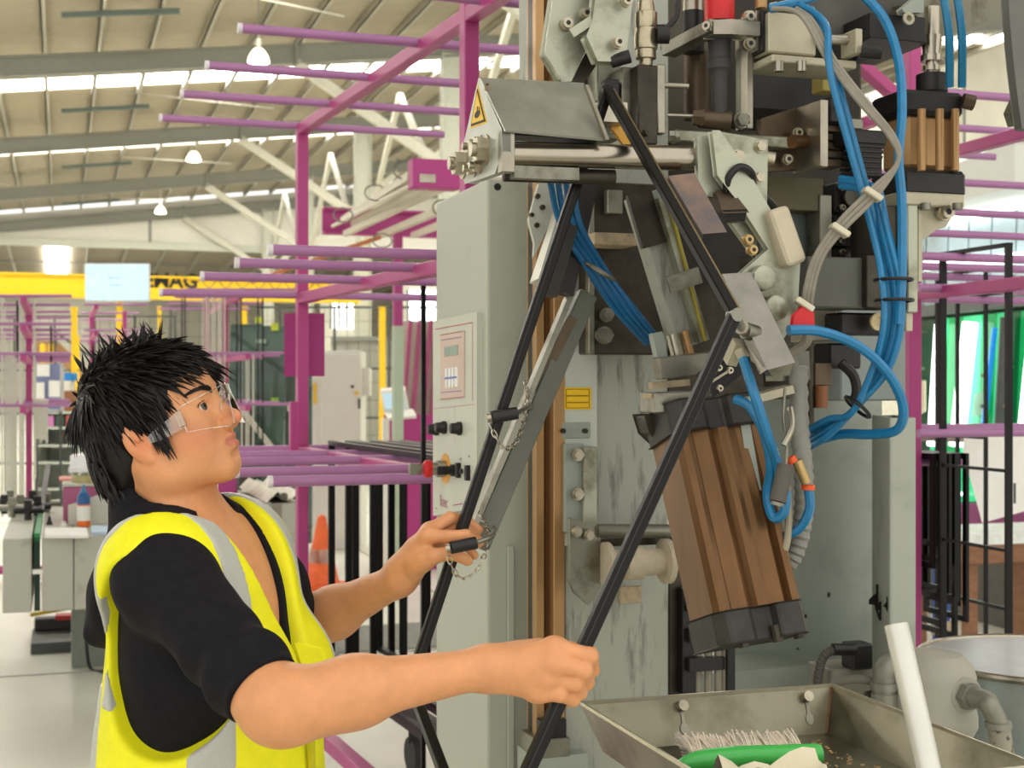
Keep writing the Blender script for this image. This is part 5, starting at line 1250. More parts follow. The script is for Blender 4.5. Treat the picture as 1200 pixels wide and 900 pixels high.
# --- hanging black frames, planes along the beam, hooked over the low tubes
hf_m = pm('black_spacer_hung', '#11100f', rough=.35, var=.3, scale=30, spec=.3)
def hang_frame(top0, d, L, Hh, w=.014, lab='', grp='black frames hung on the front rack', mat=None, name='hanging_spacer', t=.012):
    o = thing(name, V((top0.x, top0.y, top0.z-Hh)), lab, 'frame', grp)
    a, b = V(top0), V(top0)+d*L; s_ = V((-d.y, d.x, 0))
    for (p, q) in ((a, b), (a-UP*Hh, b-UP*Hh)): MB().bar(p, q, t, w).build('frame_bar', mat or hf_m, o)
    for p in (a, b): MB().bar(p+UP*w*.5, p-UP*(Hh+w*.5), t, w, d).build('frame_bar', mat or hf_m, o)
    return o
zt_ = 1.272+.012+.014+.008
hr2 = random.Random(3)
for i, (s0, off, L, Hh) in enumerate(((.05, .10, 1.22, .80), (.05, .165, 1.20, .86), (.06, .19, 1.22, .92), (.10, .245, 1.2, .98), (.10, .27, 1.1, .78), (.12, .31, 1.28, .95), (.18, .335, 1.10, 1.0), (.10, .365, 1.3, .84), (.2, .41, 1.2, .96), (.15, .44, 1.25, 1.0), (.24, .475, 1.05, .9), (.2, .50, 1.28, .72))):
    p = F0+fd*s0+tub*off+UP*zt_
    hang_frame(p, fd, L, Hh, t=.023, w=.018, lab='slim black spacer frame hung edge-on over the low tubes of the front rack' if i not in (6, 11) else ('longest black frame hung on the low tubes of the front rack' if i == 6 else 'shortest black frame hung on the low tubes, next to the control cabinet'))
# tall single black bar standing by the cabinet edge
t_ = thing('upright_spacer_bar', P(496, 540, 4.1)-UP*P(496, 540, 4.1).z, 'tall thin black bar standing upright beside the control cabinet', 'bar')
MB().bar(V((P(496, 540, 4.1).x, 4.1, 0)), P(496, 335, 4.1), .013, .013, D2).build('bar_shaft', hf_m, t_); MB().cyl(V((P(496, 540, 4.1).x, 4.1, 0)), V((P(496, 540, 4.1).x, 4.1, .02)), .02, n=10).build('bar_foot', castor_m, t_); MB().bar(P(497, 338, 4.1), P(497, 365, 4.1), .008, .008, D2).build('bar_tip', gsteel, t_)

# --- right rack
G0 = V((P(1069, 450, 4.6).x, 4.6, 0))
RK2 = thing('spacer_rack', G0, 'magenta rack carrying tall black frames beside the machine cable duct', 'rack')
MB().bar(G0+UP*.1, G0+UP*2.68, .046, .046, D2).build('rack_post', pink, RK2, bevel=.003)
nd = -D2
for z, ss in ((2.46, (.0, .5, 1.0, 1.5)), (1.93, (0, .32, .7)), (1.83, (.02, .5)), (1.36, (.02, .5))):
    if z in (1.83, 2.46): MB().bar(G0+UP*z+D2*1.2, G0+UP*z-D2*(.9 if z == 1.83 else .02), .04, .04).build('rack_beam', pink, RK2, bevel=.003)
    for s_ in ss: tube_arm(RK2, G0+D2*s_+UP*(z+.01)-D2*.2, C2, .1, .95, capL=False)
MB().bar(G0+UP*2.45, G0+UP*2.62-C2*.45-D2*.2, .04, .04).build('rack_beam', pink, RK2, bevel=.003); MB().bar(P(1120, 178, 4.7), P(1215, 152, 4.25), .04, .04).build('rack_beam', pink, RK2, bevel=.003)
for z in (2.16, 2.08, 2.27): tube_arm(RK2, G0+D2*.3+UP*z, C2, .0, 1.0, capL=False)
MB().bar(G0+UP*.2-C2*.25, G0+UP*.2+C2*.9, .05, .05).build('base_beam', pink, RK2); MB().bar(G0+UP*.2-D2*.8, G0+UP*.2+D2*.9, .05, .05).build('base_beam', pink, RK2)
for c_ in (G0-C2*.2, G0+C2*.85, G0-D2*.75, G0+D2*.85):
    cs = MB(); cs.cyl(c_+V((0, 0, .07))-fc*.018, c_+V((0, 0, .07))+fc*.018, .07, n=20); cs.obox(c_+V((-.02, -.02, .12)), (.04, 0, 0), (0, .04, 0), (0, 0, .08)); cs.build('castor', castor_m, RK2)
# tall frames on the upper tubes of the right rack; one short stack hung lower
vG = G0.dot(D2)
def Yv(px, v): return v/((px-600)/FPX*D2.x+D2.y)                     # depth of a column on a cross plane
def tall_on(px, v0, v1, ztube, py1, lab, t=.012, rails=()):           # crosses the tube it hangs on; far upright at column px
    Y = Yv(px, v1); u_ = P(px, 450, Y).dot(C2); zt_ = ztube+.014+.0055; zb = P(px, py1, Y).z
    o = hang_frame(H(u_, v0, zt_), D2, v1-v0, zt_-zb, w=.012, t=t, lab=lab, grp='black frames hung on the right rack')
    for z in rails: MB().bar(H(u_, v0, z), H(u_, v1, z), .010, .010).build('glazing_bar', hf_m, o)
tall_on(1105, 3.515, 3.845, 1.94, 768, 'tall black frame with two cross rails hung on the right rack', .022, (P(1105, 545, 4.52).z, P(1105, 632, 4.52).z))
tall_on(1122, vG+.15, vG+.45, 1.84, 700, 'narrower black frame hung one tube behind the tall frame')
tall_on(1098, vG+.35, vG+.65, 1.94, 745, 'black frame with paired cross rails hung furthest back on the right rack', .012, (P(1098, 505, 5.39).z, P(1098, 510, 5.39).z))
zq = P(1100, 536, 4.5).z
for i, (L, yb) in enumerate(((.20, 665), (.17, 640), (.21, 702), (.19, 735), (.22, 695), (.18, 662), (.21, 749), (.20, 706), (.17, 712), (.22, 730))):
    p = G0+C2*(.036+.0136*i)-D2*(L*.5-.036)+UP*zq; hang_frame(p, D2, L, zq-P(1100, yb, 4.5).z, w=.02, lab='small black frame in the tight bundle on the right rack', grp='small black frames on the right rack')
MB().cyl(G0+D2*.030+UP*(zq-.0235), G0+D2*.030+UP*(zq-.0235)+C2*.22, .014, n=12).build('rack_tube', pinkt, RK2)

# ================================================================== THINGS ON AND AROUND THE MACHINE
bt_z = bt[0].z+.003
gb = pm('green_brush_handle', '#4cc258', rough=.35, var=.06, coat=.3)
B0 = PF(815, 889, bt_z+.026); B1 = PF(962, 884, bt_z+.026)
BRU = thing('hand_brush', V((B0.x, B0.y, bt_z)), 'green hand brush with pale bristles lying in the steel tray', 'brush')
q0 = B0-(B1-B0).normalized()*.025
MB().tube(catmull([q0-UP*.012, B0-UP*.005, B0.lerp(B1, .3), B0.lerp(B1, .7), B1], 6), .018, 12, taper=lambda q: .55+.45*min(1, q*3) if q < .97 else .85).build('brush_handle', gb, BRU)
brm = pm('pale_bristle', '#efe4d4', rough=.7, var=.1); bp_ = MB(); rb_ = random.Random(5); dd = (B1-B0).normalized(); sd_ = V((-dd.y, dd.x, 0))
for i in range(620):
    q = B0.lerp(B1, rb_.uniform(-.02, .88))+sd_*rb_.uniform(.004, .016)+UP*rb_.uniform(-.004, .010); e = q+sd_*rb_.uniform(.035, .05)+UP*rb_.uniform(-.004, .022)+dd*rb_.uniform(-.02, .004)
    bp_.tube([q, q.lerp(e, .5)+UP*.002, e], .0016, 3)
bo = bp_.build('bristles', brm, BRU); bo['kind'] = 'stuff'
pap = pm('cream_paper', '#efe6c8', rough=.8, var=.05)
PP = PF(880, 897, bt_z+.050); pts = []
m = MB(); pr = random.Random(9); nx, ny = 9, 7; vs = []; fs = []
for i in range(nx):
    for j in range(ny):
        u_, v_ = i/(nx-1), j/(ny-1); vs.append(PP+dd*(-.06+.16*u_)+sd_*(-.10+.10*v_)+UP*(.022*math.sin(u_*5+v_*3)+.010*math.cos(9*v_-4*u_)-.006*(u_-.5)**2+(.018 if (i, j) == (3, 6) else 0)))
n_ = nx*ny; vs += [p-UP*.0007 for p in vs]
for i in range(nx-1):
    for j in range(ny-1): A = i*ny+j; fs += [(A, A+ny, A+ny+1, A+1), (n_+A, n_+A+1, n_+A+ny+1, n_+A+ny)]
m.add(vs, fs, True); m.build('crumpled_paper', pap, label='crumpled cream paper lying on the green brush in the tray', cat='paper')
ds = MB(); dr = random.Random(4); cz = (bt[0]+bt[1]+bt[2]+bt[3])/4
for i in range(160):
    p = cz+C2*dr.uniform(-.05, .17)+D2*dr.uniform(-.12, .20)+UP*.004; s_ = dr.uniform(.001, .0035)
    ds.prism([p+V((math.cos(a)*s_, math.sin(a)*s_, 0)) for a in (0, 1.6, 3.1, 4.6)], UP*.002)
d_ = ds.build('desiccant_crumbs', pm('sawdust', '#c9a873', rough=.9, var=.2), label='sandy crumbs scattered on the tray floor', cat='debris', kind='stuff')
# aluminium tube leaning on the tray edge
e0, e1 = P(1050, 732, 1.9605), V((.640, 1.50, 0)); dirt = (e0-e1).normalized()
q1_ = P(1088, 900, 1.898); dirt = (e0-q1_).normalized(); e1 = e0-dirt*(e0.z/dirt.z)
AT = thing('aluminium_tube', e1, 'bright aluminium tube leaning in front of the tray', 'tube')
MB().cyl(e1, e0, .0172, n=20).build('tube_shaft', pm('matt_aluminium', '#d9d8d0', rough=.35, metal=.35, var=.05), AT); MB().cyl(e0-dirt*.001, e0+dirt*.001, .012, n=16).build('tube_mouth', gsteel, AT)

# vacuum pump unit behind the tray
px0 = P(1090, 800, 2.84); PUO = V((px0.x, px0.y, 0))
PU = thing('vacuum_pump', PUO, 'grey pump with pipe elbows and yellow bowl standing behind the tray', 'pump')
pu_m = pm('warm_grey_casting', '#a9a697', rough=.5, var=.08, scale=8); pipe_m = pm('galvanised_pipe', '#8e8c80', rough=.45, metal=.4, var=.15, scale=20)
A = P(1090, 848, 2.82)
MB().lathe(V((A.x, A.y, A.z)), UP, [(-.02, .085), (0, .095), (.02, .095), (.04, .09), (.10, .092), (.125, .085), (.145, .065), (.15, 0)], 28).build('pump_head', pu_m, PU)
MB().lathe(V((A.x, A.y, A.z-.02)), -UP, [(0, .078), (.10, .076), (.13, .06), (.14, 0)], 24).build('yellow_bowl', pm('amber_bowl', '#d9b24a', rough=.3), PU)
MB().obox(V((A.x-.09, A.y-.09, 0)), (.18, 0, 0), (0, .18, 0), (0, 0, A.z-.15)).build('pump_stand', mgrey, PU, bevel=.004)
nb = P(1133, 815, 2.74); MB().hexn(nb, V((.35, -.93, 0)), .028, .018).build('hex_union', pipe_m, PU); MB().cyl(nb+V((-.02, .06, 0)), nb, .036, n=20).build('port_boss', pu_m, PU)
MB().tube(catmull([nb, nb+V((.022, -.045, 0)), P(1160, 828, 2.68), P(1168, 845, 2.68), P(1170, 862, 2.68)], 6), .020, 14).build('pipe_elbow', pipe_m, PU); MB().cyl(P(1170, 846, 2.68), P(1170, 853, 2.68), .026, n=16).build('pipe_collar', pipe_m, PU)
MB().cyl(P(1170, 850, 2.68), P(1180, 920, 2.68), .022, n=16).build('drain_pipe', pm('rust_spotted_pipe', '#9a9584', rough=.6, var=.3, scale=40, col2='#4a4338', thr=(.38, .46)), PU)
MB().tube(catmull([P(1036, 822, 2.79), P(1036, 800, 2.79), P(1038, 785, 2.79), P(1050, 776, 2.80), P(1066, 776, 2.81)], 6), .024, 14).build('pipe_elbow', pipe_m, PU); MB().cyl(P(1036, 808, 2.79), P(1036, 799, 2.79), .028, n=16).build('pipe_collar', pipe_m, PU); MB().cyl(P(1036, 812, 2.79), P(1036, 845, 2.79), .026, n=16).build('pipe_leg', pipe_m, PU)
for x in (1094, 1109): MB().tube(catmull([P(x, 834, 2.885), P(x-2, 842, 2.88), P(x+2, 860, 2.885)], 4), .0022, 6).build('bowl_clip', chrome, PU)
SBX = MB().hb(P(975, 785, 2.92), .10, .06, .10).build('solenoid_base', pm('grey_base', '#8d897c', rough=.5, var=.15), PU, bevel=.003)
MB().hb(P(1000, 756, 2.91), .05, .055, .05).build('solenoid_connector', black_p, PU, bevel=.004); MB().cyl(P(976, 761, 2.91), P(1002, 761, 2.92), .013, n=14).build('cable_gland', black_p, PU)
pts = catmull([P(978, 761, 2.91), P(966, 768, 2.91), P(960, 785, 2.91), P(957, 810, 2.91)], 14); n_ = len(pts); MB().tube(pts, .010, 10, taper=lambda q: 1+.1*math.sin(q*(n_-1)*math.pi/1.3)).build('ribbed_cable', pm('dark_conduit', '#4e4b45', rough=.5), PU)
MB().tube(catmull([P(975, 800, 2.84), P(1000, 796, 2.82), (P(1020, 798, 2.81)), P(1034, 806, 2.80)], 6), .009, 10).build('rubber_hose', pm('grey_rubber_hose', '#6f6a60', rough=.6), PU)
MB().cyl(P(1020, 830, 2.82), P(1034, 826, 2.82), .035, n=18).build('motor_end', copper_d, PU)

# steel drum
dc = P(1222, 800, 3.3); DRO = V((dc.x, dc.y, 0)); zt2 = P(1200, 772, 3.3).z
DR = thing('steel_drum', DRO, 'open topped galvanised drum with rolled rim beside the pump', 'drum')
dm = pm('galvanised_drum', '#9fa8a6', rough=.35, metal=.5, var=.12, scale=6)
MB().lathe(DRO, UP, [(0, .27), (.01, .285), (.28, .285), (.29, .295), (.30, .285), (.55, .285), (.56, .295), (.57, .285), (zt2-.02, .285), (zt2, .285)], 40).build('drum_shell', dm, DR)
MB().lathe(DRO+UP*(zt2-.012), UP, [(.0, .0), (.0, .27), (.014, .278)], 40).build('drum_lid', pm('drum_lid', '#c5c6c6', rough=.3, metal=.5, var=.1), DR)
MB().tube([DRO+V((math.cos(a)*.286, math.sin(a)*.286, zt2)) for a in [i*2*math.pi/40 for i in range(40)]], .009, 8, closed=True).build('drum_rim', chrome, DR)
# ================================================================== BACKGROUND OF THE HALL
MB().obox(H(21, -2, 0), C2*.2, D2*78, UP*9.5).build('wall_right', wall_m, kind='structure', label='pale side wall far behind the green lit glass station', cat='wall')
yel = pm('safety_yellow', '#f0c21a', rough=.45, var=.04); white_m = pm('matt_white', '#e8e6dd', rough=.5, var=.03); dk = pm('dark_line_steel', '#4c4f4b', rough=.5)
def base_of(p): return V((p.x, p.y, 0))
# crane
vC = 35.6; uA = -16.0; z1 = HV(0, 320, vC).z; z0 = HV(0, 346, vC).z
CR = thing('crane_bridge', H(uA, vC, z0), 'long yellow overhead crane beam with black lettering', 'crane')
uB = 7.5
MB().obox(H(uA, vC, z0), C2*(uB-uA), D2*.35, UP*(z1-z0)).build('bridge_beam', yel, CR, bevel=.02)
MB().obox(H(uA, vC-.06, z0-.02), C2*(uB-uA), D2*.47, UP*.05).build('beam_flange', yel, CR); MB().obox(H(uA, vC-.06, z1-.03), C2*(uB-uA), D2*.47, UP*.05).build('beam_flange', yel, CR)
pm_ = HV(191, 329.5, vC); text_mesh('crane_lettering', 'DEMAG', pm('crane_black', '#17150f', rough=.5), .50, H(pm_.dot(C2), vC-.012, pm_.z), C2, UP, CR, bold=.016, ext=.004)
m = MB()
for i in range(9):
    u = HV(215, 0, vC).dot(C2)+i*.42; m.tube(catmull([H(u, vC-.1, z1-.02), H(u+.21, vC-.1, z1-.25), H(u+.42, vC-.1, z1-.02)], 5), .012, 5)
m.build('festoon_cable', dk, CR)
# monitor on a yellow post
MY = 18.0; mp = P(137, 331, MY); MN = thing('status_monitor', V((mp.x, mp.y+.12, 0)), 'large pale blue status monitor on a yellow post', 'monitor')
MB().bar(V((mp.x, mp.y+.12, 0)), V((mp.x, mp.y+.12, P(137, 340, MY).z)), .08, .08, D2).build('monitor_post', yel, MN); MB().cbox(V((mp.x, mp.y+.12, .02)), (.4, 0, 0), (0, .4, 0), (0, 0, .04)).build('post_base', yel, MN)
MB().cbox(mp+V((0, .03, 0)), (.85, 0, 0), (0, .06, 0), (0, 0, .50)).build('monitor_case', pm('monitor_case', '#cfd6d8', rough=.4), MN, bevel=.01)
scr = MB().cbox(mp+V((0, -.003, 0)), (.82, 0, 0), (0, .004, 0), (0, 0, .465)).build('screen', pm('screen_blue', '#bcdcee', rough=.3, emit='#b5d9ee', es=.2), MN)
for dz in (.06, -.03): MB().cbox(mp+V((-.02, -.0065, dz)), (.18, 0, 0), (0, .002, 0), (0, 0, .012)).build('screen_text_line', pm('screen_grey', '#9db6c6', rough=.4), scr)
# yellow bollard posts
for (x, y0, Y, w_, lab) in ((87, 362, 21, .09, 'yellow fence post beside the blue notice board'), (448, 362, 18, .075, 'yellow fence post before the corrugated partition'), (286, 361, 19, .075, 'yellow fence post behind the dark glass stock'), (92, 395, 25, .05, 'thin yellow post just behind the thick fence post'), (187, 361, 24, .06, 'yellow fence post with flat top behind the tube racks')):
    p = base_of(P(x, 450, Y)); t = thing('fence_post', p, lab, 'post', 'yellow fence posts'); zt_ = P(x, y0, Y).z
    MB().bar(p, p+UP*zt_, w_, w_, D2).build('post_tube', yel, t); MB().cbox(p+UP*.01, V((.18, 0, 0)), V((0, .18, 0)), V((0, 0, .02))).build('post_foot', yel, t); MB().cbox(p+UP*(zt_+.01), V((w_*1.15, 0, 0)), V((0, w_*1.15, 0)), V((0, 0, .03))).build('post_cap', yel, t)
for (x0, x1, Y, lab) in ((-30, 205, 22, 'dark wire mesh fence running behind the left racks'), (200, 520, 19.4, 'dark wire mesh fence running before the corrugated partition')):
    a, b = base_of(P(x0, 450, Y)), base_of(P(x1, 450, Y)); t = thing('mesh_fence', a, lab, 'fence'); n_ = 6
    for z in (.25, 1.05, 1.75, 2.62): MB().bar(a+UP*z, b+UP*z, .02, .03).build('fence_rail', dk, t)
    for i in range(n_): q = a.lerp(b, i/(n_-1)); MB().bar(q, q+UP*2.64, .035, .035, D2).build('fence_upright', dk, t)
    m = MB(); k_ = int((b-a).length/.16)
    for i in range(k_): q = a.lerp(b, (i+.5)/k_); m.bar(q+UP*.2, q+UP*2.62, .006, .006, D2)
    for z in (.5, .8, 1.3, 1.55, 2.0, 2.2, 2.42): m.bar(a+UP*z, b+UP*z, .006, .006)
    m.build('wire_mesh', pm('wire_grey', '#73756f', rough=.5), t)['kind'] = 'stuff'
# generic small tube rack in the distance
def far_rack(lab, Y, px_posts, y_tiers, x0, x1, ntube=4, depth=.5, tilt=0):
    b = base_of(P(px_posts[0], 450, Y)); t = thing('spacer_rack', b, lab, 'rack')
    zt_ = max(P(0, y, Y).z for y in y_tiers)
    for x in px_posts: p = base_of(P(x, 450, Y)); MB().bar(p+UP*.02, p+UP*(zt_+.05), .045, .045, D2).build('rack_post', pink, t)
    A = base_of(P(px_posts[0], 450, Y))
    for y in y_tiers:
        z = P(0, y, Y).z; MB().bar(A+UP*z-D2*depth*.7, A+UP*z+D2*depth*.7, .04, .04).build('rack_beam', pink, t)
        for k in range(ntube):
            o = D2*depth*(k/(ntube-1)-.5)*1.3; q0, q1 = P(x0, y, Y)+o, P(x1, y, Y)+o; q0.z = q1.z = z+.03
            MB().cyl(q0, q1, .011, n=8).build('rack_tube', pinkt, t)
    MB().bar(A+UP*.1-D2*.5, A+UP*.1+D2*.5, .06, .06).build('base_beam', pink, t); q = base_of(P(x1, 450, Y)); MB().bar(base_of(P(x0, 450, Y))+UP*.1, q+UP*.1, .06, .06).build('base_beam', pink, t)
    MB().bar(A+UP*.9-D2*.0, A+UP*.15-D2*.55, .04, .04).build('rack_strut', pink, t)
    return t
far_rack('magenta tube rack at the hall side hung with pale frames', 10.5, (34,), (366, 394, 424, 476), -10, 82, 4, 2.4)
far_rack('magenta tube rack beneath the blue status monitor', 15.0, (108, 146), (370, 397), 96, 162, 3, 2.6)
far_rack('magenta tube rack with pale hooks before the dark glass stock', 12.0, (264, 243), (356, 422, 475), 200, 318, 4, 2.2)
pale_f = pm('pale_spacer', '#cfcfbf', rough=.4, metal=.3, var=.08); 
def hang_on(rk, k, px, tier, ybot, L, lab, w=.016, mat=None, grp='pale frames on the far racks'):   # over tube k of a tier
    Yr, depth, n = rk; s_ = depth*1.3*(k/(n-1)-.5); Ym = Yr+D2.y*s_; z = P(0, tier, Yr).z+.03+.011+w/2-.001; mid = P(px, 450, Ym); mid.z = z
    return hang_frame(mid-D2*(L/2), D2, L, z-P(px, ybot, Ym).z, w=w, lab=lab, grp=grp, mat=mat)
RA, RB_, RC = (10.5, 2.4, 4), (15.0, 2.6, 3), (12.0, 2.2, 4)
for (x, y1, w_) in ((4, 600, .03), (24.3, 598, .025), (26.6, 590, .014), (40.8, 560, .014)): hang_on(RA, 1, x, 366, y1, .5, 'long pale grey frame hung on the magenta rack at the hall side', w_, pale_f)
for i in range(5): hang_on(RA, 1, 8+i*2.5, 424, 565+hr2.uniform(0, 30), .4, 'pale grey frame in the hanging bundle on the low tier of the side rack', .016, pale_f)
for i in range(6): hang_on(RA, 1, 43.6+i*2.3, 476, 512+hr2.uniform(0, 6), .3, 'short buff frame in the hanging row below the notice board', .016, pale_f)
for (x, y1) in ((240, 440), (247, 440), (254, 458), (261, 500)): hang_on(RC, 1, x, 356, y1, .3, 'white hooked frame hung on the rack before the dark glass stock', .016, pale_f)
for (x, y1) in ((286, 528), (294, 528)): hang_on(RC, 1, x, 422, y1, .3, 'white narrow frame hung on the end of the rack beside the glass stock', .014, pale_f)
for (rk, k, x, tier, y1) in ((RA, 1, 20.8, 366, 412), (RA, 1, 60, 394, 424), (RB_, 1, 116, 397, 440), (RC, 1, 215, 356, 420), (RC, 1, 305, 356, 530), (RC, 1, 280, 356, 480)):
    hang_on(rk, k, x, tier, y1, .3, 'thin black frame hung among the distant racks', .012, None, 'thin black frames on the far racks')
# notice board
nY = 14.0; NBD = thing('notice_board', base_of(P(58, 450, nY)), 'blue grey notice board with pinned white papers', 'notice board')
q = P(42, 426, nY); wN = 31/FPX*nY; hN = 57/FPX*nY
MB().obox(q-UP*hN, V((wN, 0, 0)), V((0, .04, 0)), UP*hN).build('board_panel', pm('board_blue', '#8089ad', rough=.8, var=.05), NBD)
MB().obox(P(71, 426, nY)-UP*hN+V((0, -.02, 0)), V((.02, 0, 0)), V((0, .06, 0)), UP*hN).build('board_edge', pm('board_edge', '#b8b8b8', rough=.4), NBD); MB().obox(P(42, 482, nY)+V((0, -.02, 0)), V((wN, 0, 0)), V((0, .06, 0)), UP*.02).build('board_edge', pm('board_edge', '#b8b8b8'), NBD)
for (x0, y0, x1, y1) in ((43, 427, 58, 441), (57, 446, 71, 465), (39, 448, 52, 468)):
    a = P(x0, y0, nY-.02); MB().obox(a-UP*((y1-y0)/FPX*nY), V(((x1-x0)/FPX*nY, 0, 0)), V((0, .004, 0)), UP*((y1-y0)/FPX*nY)).build('pinned_paper', pm('paper_white', '#f0efe9', rough=.8, var=.03), NBD)
for x in (43, 71): MB().bar(base_of(P(x, 450, nY)), P(x, 480, nY), .03, .03, D2).build('board_leg', dk, NBD)
# far shelving with boxes
sY = 16.6; SH = thing('storage_shelf', base_of(P(80, 450, sY)), 'grey storage shelf unit below the notice board', 'shelf'); shm = pm('shelf_grey', '#b5bbae', rough=.6, var=.08)
x0, x1 = P(40, 0, sY).x, P(135, 0, sY).x
for y in (485, 503, 524, 544, 575): MB().obox(V((x0, sY, P(0, y, sY).z)), V((x1-x0, 0, 0)), V((0, .5, 0)), UP*.03).build('shelf_board', shm, SH)
MB().obox(V((x0, sY+.5, 0)), V((x1-x0, 0, 0)), V((0, .03, 0)), UP*P(0, 485, sY).z).build('shelf_back', pm('shelf_back', '#b0b6a8', rough=.7), SH)
for x in (40, 92, 134): MB().obox(V((P(x, 0, sY).x, sY, 0)), V((.03, 0, 0)), V((0, .5, 0)), UP*P(0, 485, sY).z).build('shelf_side', shm, SH)
def fbx(name, x0, y0, x1, y1, Y, dep, col, lab, cat, bev=.004, par=None, grp=None, rough=.6):
    a = P(x0, y0, Y); m = MB().obox(a-UP*((y1-y0)/FPX*Y), V(((x1-x0)/FPX*Y, 0, 0)), V((0, dep, 0)), UP*((y1-y0)/FPX*Y))
    return m.build(name, pm('m_'+name+col, col, rough=rough, var=.06), par, bevel=bev, label=lab, cat=cat, group=grp)
fbx('ring_binder', 53, 487, 63, 500.1, sY+.02, .3, '#c07bab', 'pink file box on the grey storage shelf', 'file box'); fbx('ring_binder', 65, 487, 75, 500.1, sY+.02, .3, '#3d5546', 'dark green file box on the grey storage shelf', 'file box'); fbx('ring_binder', 77, 486.6, 87, 500.1, sY+.02, .3, '#a3504a', 'brick red file box on the grey storage shelf', 'file box')
fbx('blue_carton', 75, 436.9, 85, 446, sY+.1, .2, '#1f7fc4', 'small blue carton behind the notice board', 'carton'); fbx('carton', 75, 445.95, 82, 458, sY+.1, .2, '#d8d3c6', 'small white carton beneath the blue carton', 'carton'); fbx('carton', 75, 457.95, 85, 481.95, sY+.1, .2, '#8a5a3a', 'brown carton on the grey storage shelf', 'carton')
t = thing('glue_bottle', P(74, 520.7, sY+.1), 'tiny dark bottle on the middle board of the grey shelf', 'bottle'); q = P(74, 520.7, sY+.1)
MB().lathe(q, UP, [(0, .03), (.06, .03), (.075, .012), (.10, .012), (.10, 0)], 10).build('bottle_body', dk, t); MB().cyl(q+UP*.1, q+UP*.115, .014, n=8).build('bottle_cap', red_m, t)
WT_ = thing('packing_table', base_of(P(105, 450, 11.5)), 'low table with white sheets behind the pink box', 'table')
a = P(80, 548, 11.5); MB().obox(a, V((.5, 0, 0)), V((0, .6, 0)), -UP*.04).build('table_top', pm('table_white', '#dfe3e2', rough=.4), WT_)
for dx in (.02, .45):
    for dy in (.03, .53): MB().bar(V((a.x+dx, a.y+dy, 0)), V((a.x+dx, a.y+dy, a.z-.03)), .03, .03, D2).build('table_leg', shm, WT_)
fbx('paper_stack', 82, 533, 122, 547.5, 11.6, .4, '#eef0f2', 'stack of white sheets on the low packing table', 'paper')
for (x, y0, lab) in ((50, 406, 'short orange bollard left of its twin by the stair'), (60, 406, 'short orange bollard right beside the stair foot')):
    p = base_of(P(x, 450, 27)); t = thing('bollard', p, 'short orange bollard by the distant stair', 'bollard', 'orange bollards by the stair'); zt_ = P(x, y0, 27).z; MB().cyl(p, p+UP*zt_, .06, n=10).build('bollard_tube', yel, t); MB().sphere(p+UP*zt_, .06, 10).build('bollard_cap', yel, t)
ST = thing('stair', base_of(P(75, 450, 29)), 'brown stringer stair with grey handrail behind the fence', 'stair')
MB().bar(P(64, 408, 29), P(100, 442, 29), .06, .3).build('stair_stringer', pm('stair_brown', '#a07850', rough=.7), ST); MB().bar(P(66, 390, 29), P(110, 420, 29), .04, .05).build('handrail', dk, ST); MB().bar(P(45, 408, 29), P(64, 408, 29), .5, .3).build('stair_landing', pm('stair_brown', '#a07850'), ST)
for x in (66, 88, 106): MB().bar(base_of(P(x, 450, 29)), P(x, 391+(x-66)*.68, 29), .04, .04, D2).build('stair_post', dk, ST)
# dark glass stock
gY = 13.4; gpm = pm('dark_green_glass', '#3f5a4c', rough=.08, var=.25, scale=1.2, spec=.7, stretch=(.4, 1, 2.5)); GS = thing('glass_stock', base_of(P(310, 450, gY)), 'stock of dark green glass sheets standing on a rack', 'glass')
for i, (x0, y0, x1, c_) in enumerate(((262, 378, 300, 0), (300, 380, 330, .03), (330, 384, 352, .05), (352, 392, 368, .08))):
    a = P(x0, y0, gY+c_); MB().obox(V((a.x, a.y, .12)), V(((x1-x0-.6)/FPX*gY, 0, 0)), V((0, .02, 0)), V((0, .35, a.z-.12))).build('glass_sheet', gpm, GS)
for (x, y, w_, h_, col) in ((304, 375, 10, 7, '#c9d84a'), (322, 383, 9, 9, '#c9d84a'), (322, 470, 9, 8, '#8fbf3f'), (341, 478, 9, 8, '#cfd2c4'), (306, 400, 12, 5, '#9fb3a4')):
    zq_ = P(x, y, gY).z; p = P(x, y, gY-.02+.35*(zq_-.12)/2.0); MB().cbox(p, (w_/FPX*gY, 0, 0), (0, .004, 0), (0, 0, h_/FPX*gY)).build('glass_sticker', pm('sticker'+col, col, rough=.6), GS)
MB().bar(P(276, 470, gY-.3), P(330, 540, gY-.3), .04, .05).build('rack_brace', pm('column_paint', '#c4c5b6'), GS); fbx('rack_base', 262, 545, 370, 556, gY-.2, .8, '#6d7268', None, None, 0, GS) if False else MB().obox(V((P(262, 0, gY).x, gY-.3, 0)), V((.9, 0, 0)), V((0, .9, 0)), UP*.12).build('rack_base', dk, GS)
a = P(281, 478, gY-.12); MB().obox(V((a.x, a.y, .12)), V((.12, 0, 0)), V((0, .08, 0)), UP*(a.z-.12)).build('dark_panel', pm('dark_panel', '#3c3a35', rough=.6), GS)
